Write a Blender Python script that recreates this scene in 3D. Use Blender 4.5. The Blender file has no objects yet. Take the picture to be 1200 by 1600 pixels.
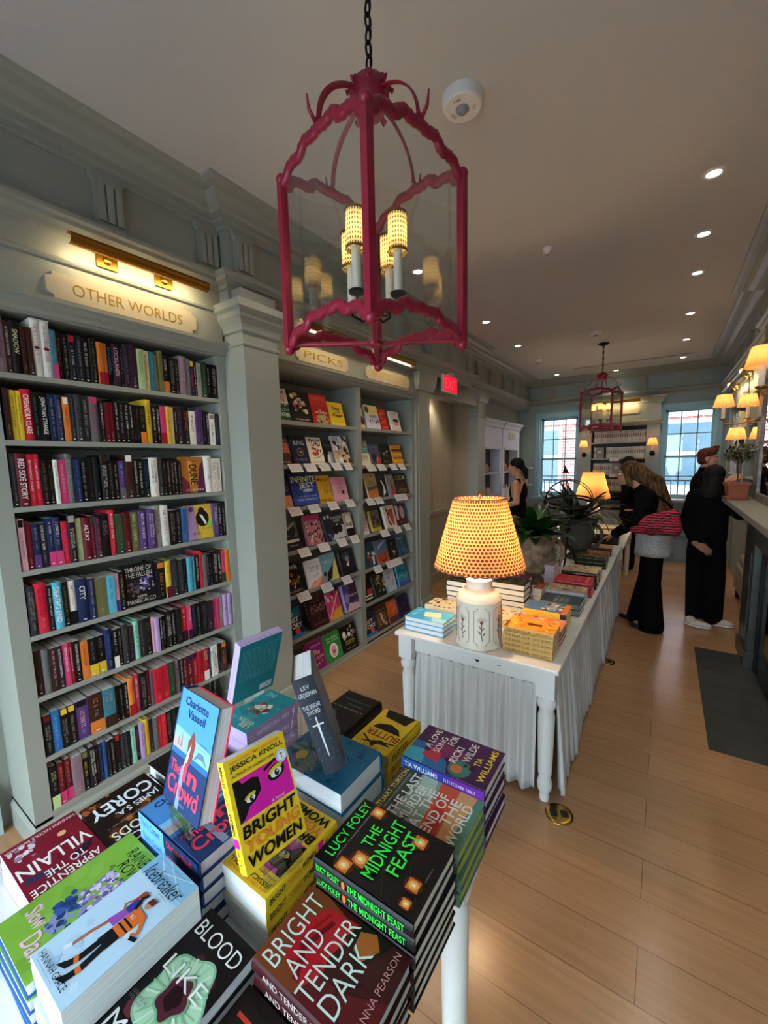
import bpy, math, random
from math import sin, cos, pi, radians, sqrt, atan2
from mathutils import Matrix, Vector, noise

S = bpy.context.scene
COL = S.collection
R = random.Random(7)

# ------------------------------------------------------------------ camera, world, exposure
cam_d = bpy.data.cameras.new('camera')
cam = bpy.data.objects.new('camera', cam_d)
COL.objects.link(cam)
S.camera = cam
cam_d.sensor_fit = 'VERTICAL'
cam_d.sensor_height = 36.0
cam_d.lens = 646.9 * 36.0 / 1600.0
cam_d.clip_start = 0.02
PITCH, YAW, ROLL, EYE = radians(6.85), radians(34.26), radians(1.243), 1.70
_fw = Vector((-sin(YAW) * cos(PITCH), cos(YAW) * cos(PITCH), -sin(PITCH)))
_rt = Vector((cos(YAW), sin(YAW), 0))
_dn = _fw.cross(_rt)
_r2 = _rt * cos(ROLL) + _dn * sin(ROLL)
_d2 = -_rt * sin(ROLL) + _dn * cos(ROLL)
_m = Matrix((_r2, -_d2, -_fw)).transposed().to_4x4()
_m.translation = Vector((0, 0, EYE))
cam.matrix_world = _m

S.view_settings.view_transform = 'Standard'
S.view_settings.look = 'None'
S.view_settings.gamma = 1.0
S.view_settings.use_curve_mapping = False
S.view_settings.exposure = 0.18

DAY = 12.0          # strength of the daylight outside
SPOT = 14.0        # watts of a ceiling downlight
LAMP = 16.0        # watts of a table lamp bulb
CANDLE = 0.9       # watts of a lantern candle bulb
PICT = 1.9         # watts of a picture light tube
SCON = 0.55         # watts of a sconce bulb

W = bpy.data.worlds.new('daylight')
S.world = W
W.use_nodes = True
_n = W.node_tree.nodes
_bg = _n['Background']
_bg.inputs['Color'].default_value = (0.68, 0.85, 1.0, 1)
_bg.inputs['Strength'].default_value = DAY

CEIL = 3.12
# light portals: the shop window behind the camera and the two windows in the far wall
def portal(x0, x1, y, z0, z1, toward):
    d = bpy.data.lights.new('window_daylight_portal', 'AREA')
    d.shape = 'RECTANGLE'
    d.size, d.size_y = x1 - x0, z1 - z0
    d.energy = 1.0
    d.cycles.is_portal = True
    o = bpy.data.objects.new('window_daylight_portal', d)
    COL.objects.link(o)
    o.location = ((x0 + x1) / 2, y, (z0 + z1) / 2)
    o.rotation_euler = (radians(90), 0, pi) if toward > 0 else (radians(90), 0, 0)
    return o
portal(-2.35, 0.45, -1.58, 0.35, 2.55, +1)
portal(-2.02, -1.34, 8.38, 1.02, 2.46, -1)
portal(-0.07, 0.62, 8.38, 1.02, 2.46, -1)

# ------------------------------------------------------------------ colour and materials
def lin(c):
    return c / 12.92 if c <= 0.04045 else ((c + 0.055) / 1.055) ** 2.4
def rgb(h):
    h = h.lstrip('#')
    return tuple(lin(int(h[i:i + 2], 16) / 255) for i in (0, 2, 4)) + (1.0,)

MATS = {}
def new_mat(name):
    m = bpy.data.materials.new(name)
    m.use_nodes = True
    nt = m.node_tree
    return m, nt, nt.nodes, nt.links, nt.nodes['Principled BSDF']

def mat(h, rough=0.5, metal=0.0, var=0.05, scale=30.0, bump=0.0, spec=0.5, coord='Object'):
    """plain procedural paint / print / cloth: base colour with a slight noise variation"""
    k = (h, rough, metal, var, scale, bump, spec)
    if k in MATS:
        return MATS[k]
    m, nt, N, L, P = new_mat('surface_' + h.strip('#'))
    c = rgb(h)
    tc = N.new('ShaderNodeTexCoord')
    nz = N.new('ShaderNodeTexNoise')
    nz.inputs['Scale'].default_value = scale
    nz.inputs['Detail'].default_value = 3
    L.new(tc.outputs[coord], nz.inputs['Vector'])
    mx = N.new('ShaderNodeMix')
    mx.data_type = 'RGBA'
    mx.inputs[6].default_value = tuple(max(0, v * (1 - var)) for v in c[:3]) + (1,)
    mx.inputs[7].default_value = tuple(min(1, v * (1 + var)) for v in c[:3]) + (1,)
    L.new(nz.outputs['Fac'], mx.inputs[0])
    L.new(mx.outputs[2], P.inputs['Base Color'])
    P.inputs['Roughness'].default_value = rough
    P.inputs['Metallic'].default_value = metal
    P.inputs['Specular IOR Level'].default_value = spec
    if bump:
        b = N.new('ShaderNodeBump')
        b.inputs['Strength'].default_value = bump
        b.inputs['Distance'].default_value = 0.01
        L.new(nz.outputs['Fac'], b.inputs['Height'])
        L.new(b.outputs[0], P.inputs['Normal'])
    MATS[k] = m
    return m

def emis(h, strength, base='#ffffff'):
    k = ('e', h, strength)
    if k in MATS:
        return MATS[k]
    m, nt, N, L, P = new_mat('glow_' + h.strip('#'))
    P.inputs['Base Color'].default_value = rgb(base)
    P.inputs['Emission Color'].default_value = rgb(h)
    P.inputs['Emission Strength'].default_value = strength
    MATS[k] = m
    return m

def glass_mat(name, tint=(0.97, 0.985, 0.98), fres=1.45, base=0.0):
    m, nt, N, L, P = new_mat(name)
    N.remove(P)
    out = N['Material Output']
    tr = N.new('ShaderNodeBsdfTransparent')
    tr.inputs[0].default_value = (*tint, 1)
    gl = N.new('ShaderNodeBsdfGlossy')
    gl.inputs['Roughness'].default_value = 0.01
    # Schlick reflection that is the same from both sides of the pane
    lw = N.new('ShaderNodeLayerWeight')
    lw.inputs['Blend'].default_value = 0.5
    pw_ = N.new('ShaderNodeMath')
    pw_.operation = 'POWER'
    pw_.inputs[1].default_value = 4.0
    L.new(lw.outputs['Facing'], pw_.inputs[0])
    ma = N.new('ShaderNodeMath')
    ma.operation = 'MULTIPLY_ADD'
    ma.use_clamp = True
    f0 = ((fres - 1) / (fres + 1)) ** 2 + base
    ma.inputs[1].default_value = 0.9 - f0
    ma.inputs[2].default_value = f0
    L.new(pw_.outputs[0], ma.inputs[0])
    mx = N.new('ShaderNodeMixShader')
    L.new(ma.outputs[0], mx.inputs[0])
    L.new(tr.outputs[0], mx.inputs[1])
    L.new(gl.outputs[0], mx.inputs[2])
    L.new(mx.outputs[0], out.inputs['Surface'])
    return m

def shade_mat(name, h, pattern=None, h2=None, trans=0.6, nu=40, nv=18, r=0.3):
    """lamp shade cloth: light from the bulb inside comes through; optional lattice of dots in the UV of the shade"""
    m, nt, N, L, P = new_mat(name)
    N.remove(P)
    out = N['Material Output']
    col = N.new('ShaderNodeRGB')
    col.outputs[0].default_value = rgb(h)
    src = col.outputs[0]
    if pattern:
        uv = N.new('ShaderNodeUVMap')
        sp = N.new('ShaderNodeSeparateXYZ')
        L.new(uv.outputs[0], sp.inputs[0])
        def mt(op, a, b=None, clamp=False):
            n = N.new('ShaderNodeMath')
            n.operation = op
            n.use_clamp = clamp
            for i, v in enumerate((a, b)):
                if v is None:
                    continue
                if isinstance(v, (int, float)):
                    n.inputs[i].default_value = v
                else:
                    L.new(v, n.inputs[i])
            return n.outputs[0]
        u = mt('MULTIPLY', sp.outputs[0], nu)
        v = mt('MULTIPLY', sp.outputs[1], nv)
        row = mt('FLOOR', v)
        odd = mt('MULTIPLY', mt('MODULO', row, 2.0), 0.5) if pattern == 'dots' else 0.0
        fu = mt('SUBTRACT', mt('FRACT', mt('ADD', u, odd)), 0.5)
        fv = mt('SUBTRACT', mt('FRACT', v), 0.5)
        d = mt('SQRT', mt('ADD', mt('MULTIPLY', fu, fu), mt('MULTIPLY', fv, fv)))
        f = mt('LESS_THAN', d, r)
        mx = N.new('ShaderNodeMix')
        mx.data_type = 'RGBA'
        L.new(f, mx.inputs[0])
        L.new(src, mx.inputs[6])
        mx.inputs[7].default_value = rgb(h2)
        src = mx.outputs[2]
    df = N.new('ShaderNodeBsdfDiffuse')
    tl = N.new('ShaderNodeBsdfTranslucent')
    L.new(src, df.inputs[0])
    L.new(src, tl.inputs[0])
    ms = N.new('ShaderNodeMixShader')
    ms.inputs[0].default_value = trans
    L.new(df.outputs[0], ms.inputs[1])
    L.new(tl.outputs[0], ms.inputs[2])
    L.new(ms.outputs[0], out.inputs['Surface'])
    return m

def floor_mat():
    m, nt, N, L, P = new_mat('oak_floor')
    tc = N.new('ShaderNodeTexCoord')
    mp = N.new('ShaderNodeMapping')
    L.new(tc.outputs['Object'], mp.inputs[0])
    br = N.new('ShaderNodeTexBrick')
    br.offset = 0.37
    br.inputs['Scale'].default_value = 1.0
    br.inputs['Brick Width'].default_value = 2.3
    br.inputs['Row Height'].default_value = 0.19
    br.inputs['Mortar Size'].default_value = 0.0016
    br.inputs['Color1'].default_value = rgb('#b0855f')
    br.inputs['Color2'].default_value = rgb('#b98e67')
    br.inputs['Mortar'].default_value = rgb('#7d5b3e')
    L.new(mp.outputs[0], br.inputs['Vector'])
    mp2 = N.new('ShaderNodeMapping')
    mp2.inputs['Scale'].default_value = (1.2, 26, 1)
    L.new(tc.outputs['Object'], mp2.inputs[0])
    nz = N.new('ShaderNodeTexNoise')
    nz.inputs['Scale'].default_value = 2.2
    nz.inputs['Detail'].default_value = 6
    nz.inputs['Distortion'].default_value = 0.6
    L.new(mp2.outputs[0], nz.inputs['Vector'])
    mx = N.new('ShaderNodeMix')
    mx.data_type = 'RGBA'
    mx.blend_type = 'MULTIPLY'
    mx.inputs[0].default_value = 0.45
    rp = N.new('ShaderNodeValToRGB')
    rp.color_ramp.elements[0].position = 0.3
    rp.color_ramp.elements[0].color = (0.62, 0.58, 0.56, 1)
    rp.color_ramp.elements[1].position = 0.7
    rp.color_ramp.elements[1].color = (1, 1, 1, 1)
    L.new(nz.outputs['Fac'], rp.inputs[0])
    L.new(br.outputs[0], mx.inputs[6])
    L.new(rp.outputs[0], mx.inputs[7])
    L.new(mx.outputs[2], P.inputs['Base Color'])
    P.inputs['Roughness'].default_value = 0.22
    b = N.new('ShaderNodeBump')
    b.inputs['Strength'].default_value = 0.07
    b.inputs['Distance'].default_value = 0.004
    L.new(nz.outputs['Fac'], b.inputs['Height'])
    L.new(b.outputs[0], P.inputs['Normal'])
    return m

def brick_mat(name, c1, c2, mort, bw=0.22, rh=0.075, ms=0.008):
    m, nt, N, L, P = new_mat(name)
    tc = N.new('ShaderNodeTexCoord')
    mp = N.new('ShaderNodeMapping')
    mp.inputs['Rotation'].default_value = (radians(90), 0, 0)
    L.new(tc.outputs['Object'], mp.inputs[0])
    br = N.new('ShaderNodeTexBrick')
    br.inputs['Scale'].default_value = 1.0
    br.inputs['Brick Width'].default_value = bw
    br.inputs['Row Height'].default_value = rh
    br.inputs['Mortar Size'].default_value = ms
    br.inputs['Color1'].default_value = rgb(c1)
    br.inputs['Color2'].default_value = rgb(c2)
    br.inputs['Mortar'].default_value = rgb(mort)
    L.new(mp.outputs[0], br.inputs['Vector'])
    L.new(br.outputs[0], P.inputs['Base Color'])
    P.inputs['Roughness'].default_value = 0.9
    return m

def streak_mat(name, c1, c2, sx, sy, sz, rough=0.6, lo=0.35, hi=0.65, bump=0.3):
    """two colours drawn out along one direction (page edges, cloth weave, stone veins)"""
    m, nt, N, L, P = new_mat(name)
    tc = N.new('ShaderNodeTexCoord')
    mp = N.new('ShaderNodeMapping')
    mp.inputs['Scale'].default_value = (sx, sy, sz)
    L.new(tc.outputs['Object'], mp.inputs[0])
    nz = N.new('ShaderNodeTexNoise')
    nz.inputs['Scale'].default_value = 1.0
    nz.inputs['Detail'].default_value = 4
    L.new(mp.outputs[0], nz.inputs['Vector'])
    rp = N.new('ShaderNodeValToRGB')
    rp.color_ramp.elements[0].position = lo
    rp.color_ramp.elements[0].color = rgb(c1)
    rp.color_ramp.elements[1].position = hi
    rp.color_ramp.elements[1].color = rgb(c2)
    L.new(nz.outputs['Fac'], rp.inputs[0])
    L.new(rp.outputs[0], P.inputs['Base Color'])
    P.inputs['Roughness'].default_value = rough
    if bump:
        b = N.new('ShaderNodeBump')
        b.inputs['Strength'].default_value = bump
        b.inputs['Distance'].default_value = 0.003
        L.new(nz.outputs['Fac'], b.inputs['Height'])
        L.new(b.outputs[0], P.inputs['Normal'])
    return m

M_PAINT = mat('#95968b', 0.42, var=0.02, scale=6)
M_CEIL = mat('#bfbcb8', 0.85, var=0.02, scale=40, bump=0.05)
M_TABLE = mat('#dcdcd8', 0.38, var=0.03, scale=9)
M_PAGES = streak_mat('book_pages', '#cfc6b4', '#f1ece0', 3, 3, 900, 0.8, bump=0.2)
M_PAGEW = streak_mat('book_pages_white', '#d9dadb', '#f6f6f4', 3, 3, 900, 0.8, bump=0.2)
M_LINEN = mat('#c9c6c2', 0.9, var=.03, scale=120)
M_BRASS = mat('#a9772f', 0.28, 1.0, var=0.1, scale=12)
M_BRASSP = mat('#b8964a', 0.22, 1.0, var=0.1, scale=12)
M_BLACK = mat('#0c0b0b', 0.5, var=0.1)
M_IRON = mat('#17130f', 0.45, 0.6, var=0.1)
M_RED = mat('#8f1530', 0.38, var=0.12, scale=18, bump=0.12)
M_GLASS = glass_mat('clear_glass', base=0.07)
M_PANE = glass_mat('window_glass', base=0.0)
M_ACRYL = glass_mat('clear_acrylic', (0.93, 0.95, 0.95), 1.5, 0.08)
M_DARK = mat('#171513', 0.8, var=0.1)
M_CARD = mat('#d8d2cd', 0.7)

# ------------------------------------------------------------------ mesh building
class MB:
    """collects faces of several shapes and links them as ONE mesh object"""
    def __init__(s):
        s.v, s.f, s.mi, s.sm, s.uv, s.mats = [], [], [], [], [], []
    def slot(s, m):
        if m not in s.mats:
            s.mats.append(m)
        return s.mats.index(m)
    def add(s, vs, fs, m, M=None, smooth=False, uvs=None):
        b = len(s.v)
        i = s.slot(m)
        if M is not None:
            vs = [M @ Vector(p) for p in vs]
        s.v.extend([tuple(p) for p in vs])
        for k, f in enumerate(fs):
            s.f.append([b + j for j in f])
            s.mi.append(i)
            s.sm.append(smooth)
            s.uv.append(uvs[k] if uvs else None)
        return s
    def box(s, x0, x1, y0, y1, z0, z1, m, M=None):
        vs = [(x0, y0, z0), (x1, y0, z0), (x1, y1, z0), (x0, y1, z0), (x0, y0, z1), (x1, y0, z1), (x1, y1, z1), (x0, y1, z1)]
        return s.add(vs, [(0, 3, 2, 1), (4, 5, 6, 7), (0, 1, 5, 4), (1, 2, 6, 5), (2, 3, 7, 6), (3, 0, 4, 7)], m, M)
    def prism(s, pts, z0, z1, m, M=None, smooth=False):
        """2D outline (counter-clockwise) in xy, pulled from z0 to z1"""
        n = len(pts)
        vs = [(p[0], p[1], z0) for p in pts] + [(p[0], p[1], z1) for p in pts]
        fs = [tuple(reversed(range(n))), tuple(range(n, 2 * n))]
        s.add(vs, fs, m, M)
        return s.add(vs, [(i, (i + 1) % n, n + (i + 1) % n, n + i) for i in range(n)], m, M, smooth)
    def lathe(s, prof, m, seg=24, M=None, smooth=True, cap=True, wob=None):
        """profile [(r, z), ...] turned about z; u runs round, v along the profile"""
        n = len(prof)
        vs, fs, uv = [], [], []
        for k in range(seg):
            a = 2 * pi * k / seg
            for (r, z) in prof:
                rr = r * (wob(a, z) if wob else 1)
                vs.append((rr * cos(a), rr * sin(a), z))
        for k in range(seg):
            k2 = (k + 1) % seg
            for j in range(n - 1):
                fs.append((k * n + j, k2 * n + j, k2 * n + j + 1, k * n + j + 1))
                u0, u1, v0, v1 = k / seg, (k + 1) / seg, j / (n - 1), (j + 1) / (n - 1)
                uv.append([(u0, v0), (u1, v0), (u1, v1), (u0, v1)])
        s.add(vs, fs, m, M, smooth, uv)
        if cap:
            if prof[0][0] > 1e-5:
                s.add([vs[k * n] for k in range(seg)], [tuple(reversed(range(seg)))], m, M)
            if prof[-1][0] > 1e-5:
                s.add([vs[k * n + n - 1] for k in range(seg)], [tuple(range(seg))], m, M)
        return s
    def tube(s, pts, r, m, seg=8, M=None, closed=False, smooth=True, flat=None):
        """round bar along a path; r one number or one per point; flat=(a,b) an oval section"""
        pts = [Vector(p) for p in pts]
        n = len(pts)
        rs = r if isinstance(r, (list, tuple)) else [r] * n
        vs, fs = [], []
        up = None
        for i, p in enumerate(pts):
            a = pts[i - 1] if (i or closed) else pts[0]
            b = pts[(i + 1) % n] if (i < n - 1 or closed) else pts[-1]
            t = (b - a)
            t = t.normalized() if t.length > 1e-9 else Vector((0, 0, 1))
            if up is None:
                up = Vector((0, 0, 1)) if abs(t.z) < 0.9 else Vector((1, 0, 0))
            sd = t.cross(up)
            if sd.length < 1e-6:
                sd = t.orthogonal()
            sd.normalize()
            up = sd.cross(t).normalized()
            for k in range(seg):
                an = 2 * pi * k / seg
                fa, fb = flat if flat else (1, 1)
                vs.append(p + sd * (cos(an) * rs[i] * fa) + up * (sin(an) * rs[i] * fb))
        for i in range(n if closed else n - 1):
            i2 = (i + 1) % n
            for k in range(seg):
                k2 = (k + 1) % seg
                fs.append((i * seg + k, i * seg + k2, i2 * seg + k2, i2 * seg + k))
        s.add(vs, fs, m, M, smooth)
        if not closed:
            s.add(vs[:seg], [tuple(reversed(range(seg)))], m, M)
            s.add(vs[-seg:], [tuple(range(seg))], m, M)
        return s
    def ball(s, c, r, m, seg=12, rings=8, M=None):
        rx, ry, rz = r if isinstance(r, (tuple, list)) else (r, r, r)
        prof = [(max(1e-6, sin(pi * j / rings)), -cos(pi * j / rings)) for j in range(rings + 1)]
        T = Matrix.Translation(c) @ Matrix.Diagonal((rx, ry, rz, 1))
        return s.lathe(prof, m, seg, (M @ T) if M is not None else T, cap=False)
    def sweep(s, prof, path, m, closed=False, smooth=False):
        """moulding: profile [(out, z), ...] carried along a plan path [(x, y), ...]; 'out' is to the right of travel"""
        n = len(path)
        rings = []
        for i in range(n):
            p = Vector(path[i])
            d0 = (p - Vector(path[i - 1])).normalized() if (i or closed) else None
            d1 = (Vector(path[(i + 1) % n]) - p).normalized() if (i < n - 1 or closed) else None
            if d0 is None: d0 = d1
            if d1 is None: d1 = d0
            n0, n1 = Vector((d0.y, -d0.x)), Vector((d1.y, -d1.x))
            k = n0 + n1
            k = k / max(0.2, k.length_squared / 2)
            rings.append([(p.x + k.x * o, p.y + k.y * o, z) for (o, z) in prof])
        vs = [v for r_ in rings for v in r_]
        q = len(prof)
        fs = []
        for i in range(n if closed else n - 1):
            i2 = (i + 1) % n
            for j in range(q - 1):
                fs.append((i * q + j, i * q + j + 1, i2 * q + j + 1, i2 * q + j))
        s.add(vs, fs, m, None, smooth)
        if not closed:
            s.add(rings[0], [tuple(range(q))], m)
            s.add(rings[-1], [tuple(reversed(range(q)))], m)
        return s
    def text(s, body, m, M, x0, x1, y0, y1, z=0.0, bold=0.0, shear=0.0, keep=False):
        """lettering stretched into the box x0..x1, y0..y1 of M's xy plane"""
        vs, fs, w, h = text_geo(body, bold, shear)
        sx, sy = (x1 - x0) / w, (y1 - y0) / h
        if keep:
            k = min(abs(sx), abs(sy))
            cx, cy = (x0 + x1) / 2, (y0 + y1) / 2
            sx = sy = k
            x0, y0 = cx - w * k / 2, cy - h * k / 2
        return s.add([(x0 + p[0] * sx, y0 + p[1] * sy, z) for p in vs], fs, m, M)
    def build(s, name, parent=None, M=None, bevel=0.0, seg=2):
        me = bpy.data.meshes.new(name)
        me.from_pydata(s.v, [], s.f)
        for m in s.mats:
            me.materials.append(m)
        me.polygons.foreach_set('material_index', s.mi)
        me.polygons.foreach_set('use_smooth', s.sm)
        if any(u is not None for u in s.uv):
            ul = me.uv_layers.new(name='UVMap')
            flat = []
            for f, u in zip(s.f, s.uv):
                if u is None:
                    flat.extend([0.0, 0.0] * len(f))
                else:
                    for c in u:
                        flat.extend(c)
            ul.data.foreach_set('uv', flat)
        me.update()
        o = bpy.data.objects.new(name, me)
        COL.objects.link(o)
        if parent is not None:
            o.parent = parent
        if M is not None:
            o.matrix_local = M
        if bevel:
            b = o.modifiers.new('edge', 'BEVEL')
            b.width = bevel
            b.segments = seg
            b.limit_method = 'ANGLE'
            b.angle_limit = radians(40)
        return o

TXT = {}
def text_geo(body, bold=0.0, shear=0.0):
    k = (body, bold, shear)
    if k in TXT:
        return TXT[k]
    cu = bpy.data.curves.new('lettering', 'FONT')
    cu.body = body
    cu.offset = bold
    cu.shear = shear
    cu.resolution_u = 3
    ob = bpy.data.objects.new('lettering', cu)
    COL.objects.link(ob)
    dg = bpy.context.evaluated_depsgraph_get()
    ev = ob.evaluated_get(dg)
    me = ev.to_mesh()
    vs = [tuple(v.co) for v in me.vertices]
    fs = [tuple(p.vertices) for p in me.polygons]
    ev.to_mesh_clear()
    bpy.data.objects.remove(ob)
    bpy.data.curves.remove(cu)
    ax = min(v[0] for v in vs); bx = max(v[0] for v in vs)
    ay = min(v[1] for v in vs); by = max(v[1] for v in vs)
    vs = [(v[0] - ax, v[1] - ay) for v in vs]
    TXT[k] = (vs, fs, max(1e-4, bx - ax), max(1e-4, by - ay))
    return TXT[k]

def thing(name, label, cat, loc=(0, 0, 0), rz=0.0, group=None):
    o = bpy.data.objects.new(name, None)
    o.empty_display_size = 0.05
    COL.objects.link(o)
    o.location = loc
    o.rotation_euler = (0, 0, rz)
    return tag(o, label, cat, group)
def tag(o, label, cat, group=None, kind=None):
    o['label'] = label
    o['category'] = cat
    if group: o['group'] = group
    if kind: o['kind'] = kind
    return o
def struct(o):
    o['kind'] = 'structure'
    return o
def dup(o, parent=None, M=None):
    """copy a thing with its parts and their sub-parts (mesh data shared)"""
    c = o.copy()
    COL.objects.link(c)
    if parent is not None:
        c.parent = parent
    if M is not None:
        c.matrix_world = M
    for ch in o.children:
        dup_child(ch, c)
    return c
def dup_child(ch, par):
    d = ch.copy()
    COL.objects.link(d)
    d.parent = par
    d.matrix_parent_inverse = ch.matrix_parent_inverse.copy()
    for g in ch.children:
        dup_child(g, d)
def frame(x, y, origin):
    """matrix whose local x, y point along the two given directions"""
    x = Vector(x).normalized()
    y = Vector(y).normalized()
    z = x.cross(y).normalized()
    y = z.cross(x).normalized()
    m = Matrix((x, y, z)).transposed().to_4x4()
    m.translation = Vector(origin)
    return m
def T(x, y, z):
    return Matrix.Translation((x, y, z))
def RZ(a):
    return Matrix.Rotation(a, 4, 'Z')

# ------------------------------------------------------------------ the room shell
b = MB(); b.box(-4.2, 1.5, -1.7, 8.5, -0.06, 0, floor_mat()); struct(b.build('floor'))
b = MB(); b.box(-4.2, 1.5, -1.7, 8.5, CEIL, CEIL + 0.08, M_CEIL); struct(b.build('ceiling'))
M_BEAD = mat('#b8ab93', 0.6, var=0.05)
M_BEADD = mat('#8f826c', 0.7)
M_BROWN = mat('#a08d73', 0.6, var=0.03)

# left wall: solid behind the bookcases, an alcove between two posts, then a white fitted wall
b = MB()
b.box(-2.66, -2.55, -1.6, 4.06, 0, CEIL, M_PAINT)
b.box(-2.66, -2.42, 5.75, 8.249, 0, CEIL, M_PAINT)
b.box(-2.55, -2.2, -1.6, 1.58, 2.42, CEIL, M_PAINT)
b.box(-2.55, -2.12, 1.58, 5.15, 2.62, CEIL, M_PAINT)
b.box(-2.55, -2.2, 1.86, 4.16, 2.42, 2.62, M_PAINT)
b.box(-2.55, -2.22, 5.15, 8.3, 2.62, CEIL, M_PAINT)
b.box(-2.36, -2.21, 4.16, 5.62, 2.44, 2.62, M_PAINT)
struct(b.build('wall_left'))

# alcove: beadboard back wall with a dado rail and a plain return wall
b = MB()
b.box(-2.75, -2.62, 4.06, 5.75, 0, CEIL, M_BEAD)
y = 4.17
while y < 5.61:
    b.box(-2.6215, -2.608, y, y + 0.044, 1.03, 2.52, M_BEAD)
    y += 0.058
b.box(-2.62, -2.59, 4.17, 5.66, 0.98, 1.03, M_BEAD)
b.box(-2.62, -2.60, 4.17, 5.66, 0.0, 0.14, M_BEAD)
b.box(-2.62, -2.36, 5.66, 5.75, 0, 2.6, M_BROWN)
b.box(-2.62, -2.36, 4.1, 5.75, 2.6, 2.7, M_CEIL)
struct(b.build('wall_alcove'))
# post beyond the alcove and the fluted pilaster before it
b = MB()
b.box(-2.36, -2.2, 5.62, 5.88, 0, 2.62, M_PAINT)
b.sweep([(0, 2.30), (.012, 2.305), (.014, 2.33), (0, 2.335)], [(-2.36, 5.62), (-2.2, 5.62), (-2.2, 5.88), (-2.36, 5.88)], M_PAINT)
b.sweep([(0, 2.50), (.02, 2.51), (.04, 2.55), (.05, 2.60), (.05, 2.62), (0, 2.62)], [(-2.36, 5.62), (-2.2, 5.62), (-2.2, 5.88), (-2.36, 5.88)], M_PAINT)
struct(b.build('trim_1'))
b = MB()
b.box(-2.61, -2.197, 3.861, 4.161, 0, 2.62, M_PAINT)
b.box(-2.197, -2.187, 3.90, 4.13, 0.16, 2.44, M_PAINT)
b.box(-2.2, -2.17, 3.90, 4.16, 0, 0.16, M_PAINT)
b.sweep([(0, 2.44), (.02, 2.45), (.045, 2.50), (.055, 2.57), (.06, 2.62), (0, 2.62)], [(-2.2, 3.88), (-2.185, 3.88), (-2.185, 4.16), (-2.3, 4.16)], M_PAINT)
struct(b.build('trim_2'))
# broad pilaster between the two bookcases
b = MB()
PP = [(-2.3, 1.60), (-2.04, 1.60), (-2.04, 1.86), (-2.3, 1.86)]
b.box(-2.549, -2.04, 1.601, 1.859, 0, 2.70, M_PAINT)
b.sweep([(0, 2.46), (.012, 2.465), (.016, 2.485), (.022, 2.50), (.045, 2.535), (.05, 2.56), (.07, 2.575), (.07, 2.615), (0, 2.62)], PP, M_PAINT)
b.sweep([(0, 2.385), (.008, 2.39), (.008, 2.40), (0, 2.405)], PP, M_PAINT)
b.sweep([(0.02, 0), (.02, 0.17), (.012, 0.20), (0, 0.21)], PP, M_PAINT)
struct(b.build('trim_3', bevel=0.002))

# crown, ledge and bead mouldings
PATH = [(-2.2, -1.6), (-2.2, 1.58), (-2.12, 1.58), (-2.12, 5.15), (-2.22, 5.15), (-2.22, 8.25), (0.70, 8.25), (0.70, 4.70), (0.64, 4.70), (0.64, 2.6), (0.70, 2.6), (0.70, -1.6)]
b = MB()
b.sweep([(0, 3.015), (.012, 3.015), (.016, 3.03), (.045, 3.036), (.05, 3.05), (.09, 3.054), (.10, 3.066), (.14, 3.078), (.165, 3.094), (.17, 3.102), (.21, 3.104), (.235, 3.112), (.24, 3.12), (0, 3.12)], PATH, M_PAINT)
struct(b.build('trim_4'))
b = MB()
b.sweep([(0, 2.70), (.015, 2.702), (.02, 2.72), (.055, 2.73), (.062, 2.745), (.08, 2.752), (.08, 2.77), (.03, 2.786), (.015, 2.80), (0, 2.80)], PATH, M_PAINT)
struct(b.build('trim_5'))
b = MB()
b.sweep([(0, 2.578), (.012, 2.582), (.016, 2.592), (.010, 2.602), (0, 2.606)], [(-2.2, -1.6), (-2.2, 1.60)], M_PAINT)
struct(b.build('trim_6'))

# fluted brackets on the frieze
def bracket(M):
    """local x along the wall, y up, z out of the wall"""
    b = MB()
    b.prism([(-.062, .0), (.062, .0), (.058, .19), (.075, .215), (.075, .235), (-.075, .235), (-.075, .215), (-.058, .19)], 0, .028, M_PAINT, M)
    for k in (-1, 0, 1):
        b.box(k * .038 - .014, k * .038 + .014, .02, .18, .028, .04, M_PAINT, M)
    b.box(-.078, .078, -.035, 0, 0, .034, M_PAINT, M)
    for k in range(5):
        b.box(-.062 + k * .028, -.048 + k * .028, -.032, -.008, .034, .04, M_PAINT, M)
    return b
def put_bracket(x, y, ox, oy, dx, dy):
    # wall normal (ox, oy); direction along the wall (dx, dy)
    struct(bracket(frame((dx, dy, 0), (0, 0, 1), (x, y, 2.795))).build('trim_7'))
for y in (-0.6, 0.0, 0.47, 1.01, 1.51):
    put_bracket(-2.2, y, 1, 0, 0, 1)
for y in (1.69, 2.3, 2.85, 3.4, 3.95, 4.5, 5.05):
    put_bracket(-2.12, y, 1, 0, 0, 1)
for y in (5.6, 6.15, 6.7, 7.25, 7.8):
    put_bracket(-2.22, y, 1, 0, 0, 1)
for x in (-1.80, -1.33, -0.40, 0.23):
    put_bracket(x, 8.25, 0, -1, 1, 0)
for y in (7.6, 6.9, 6.2, 5.5, 4.9):
    put_bracket(0.70, y, -1, 0, 0, -1)

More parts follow.
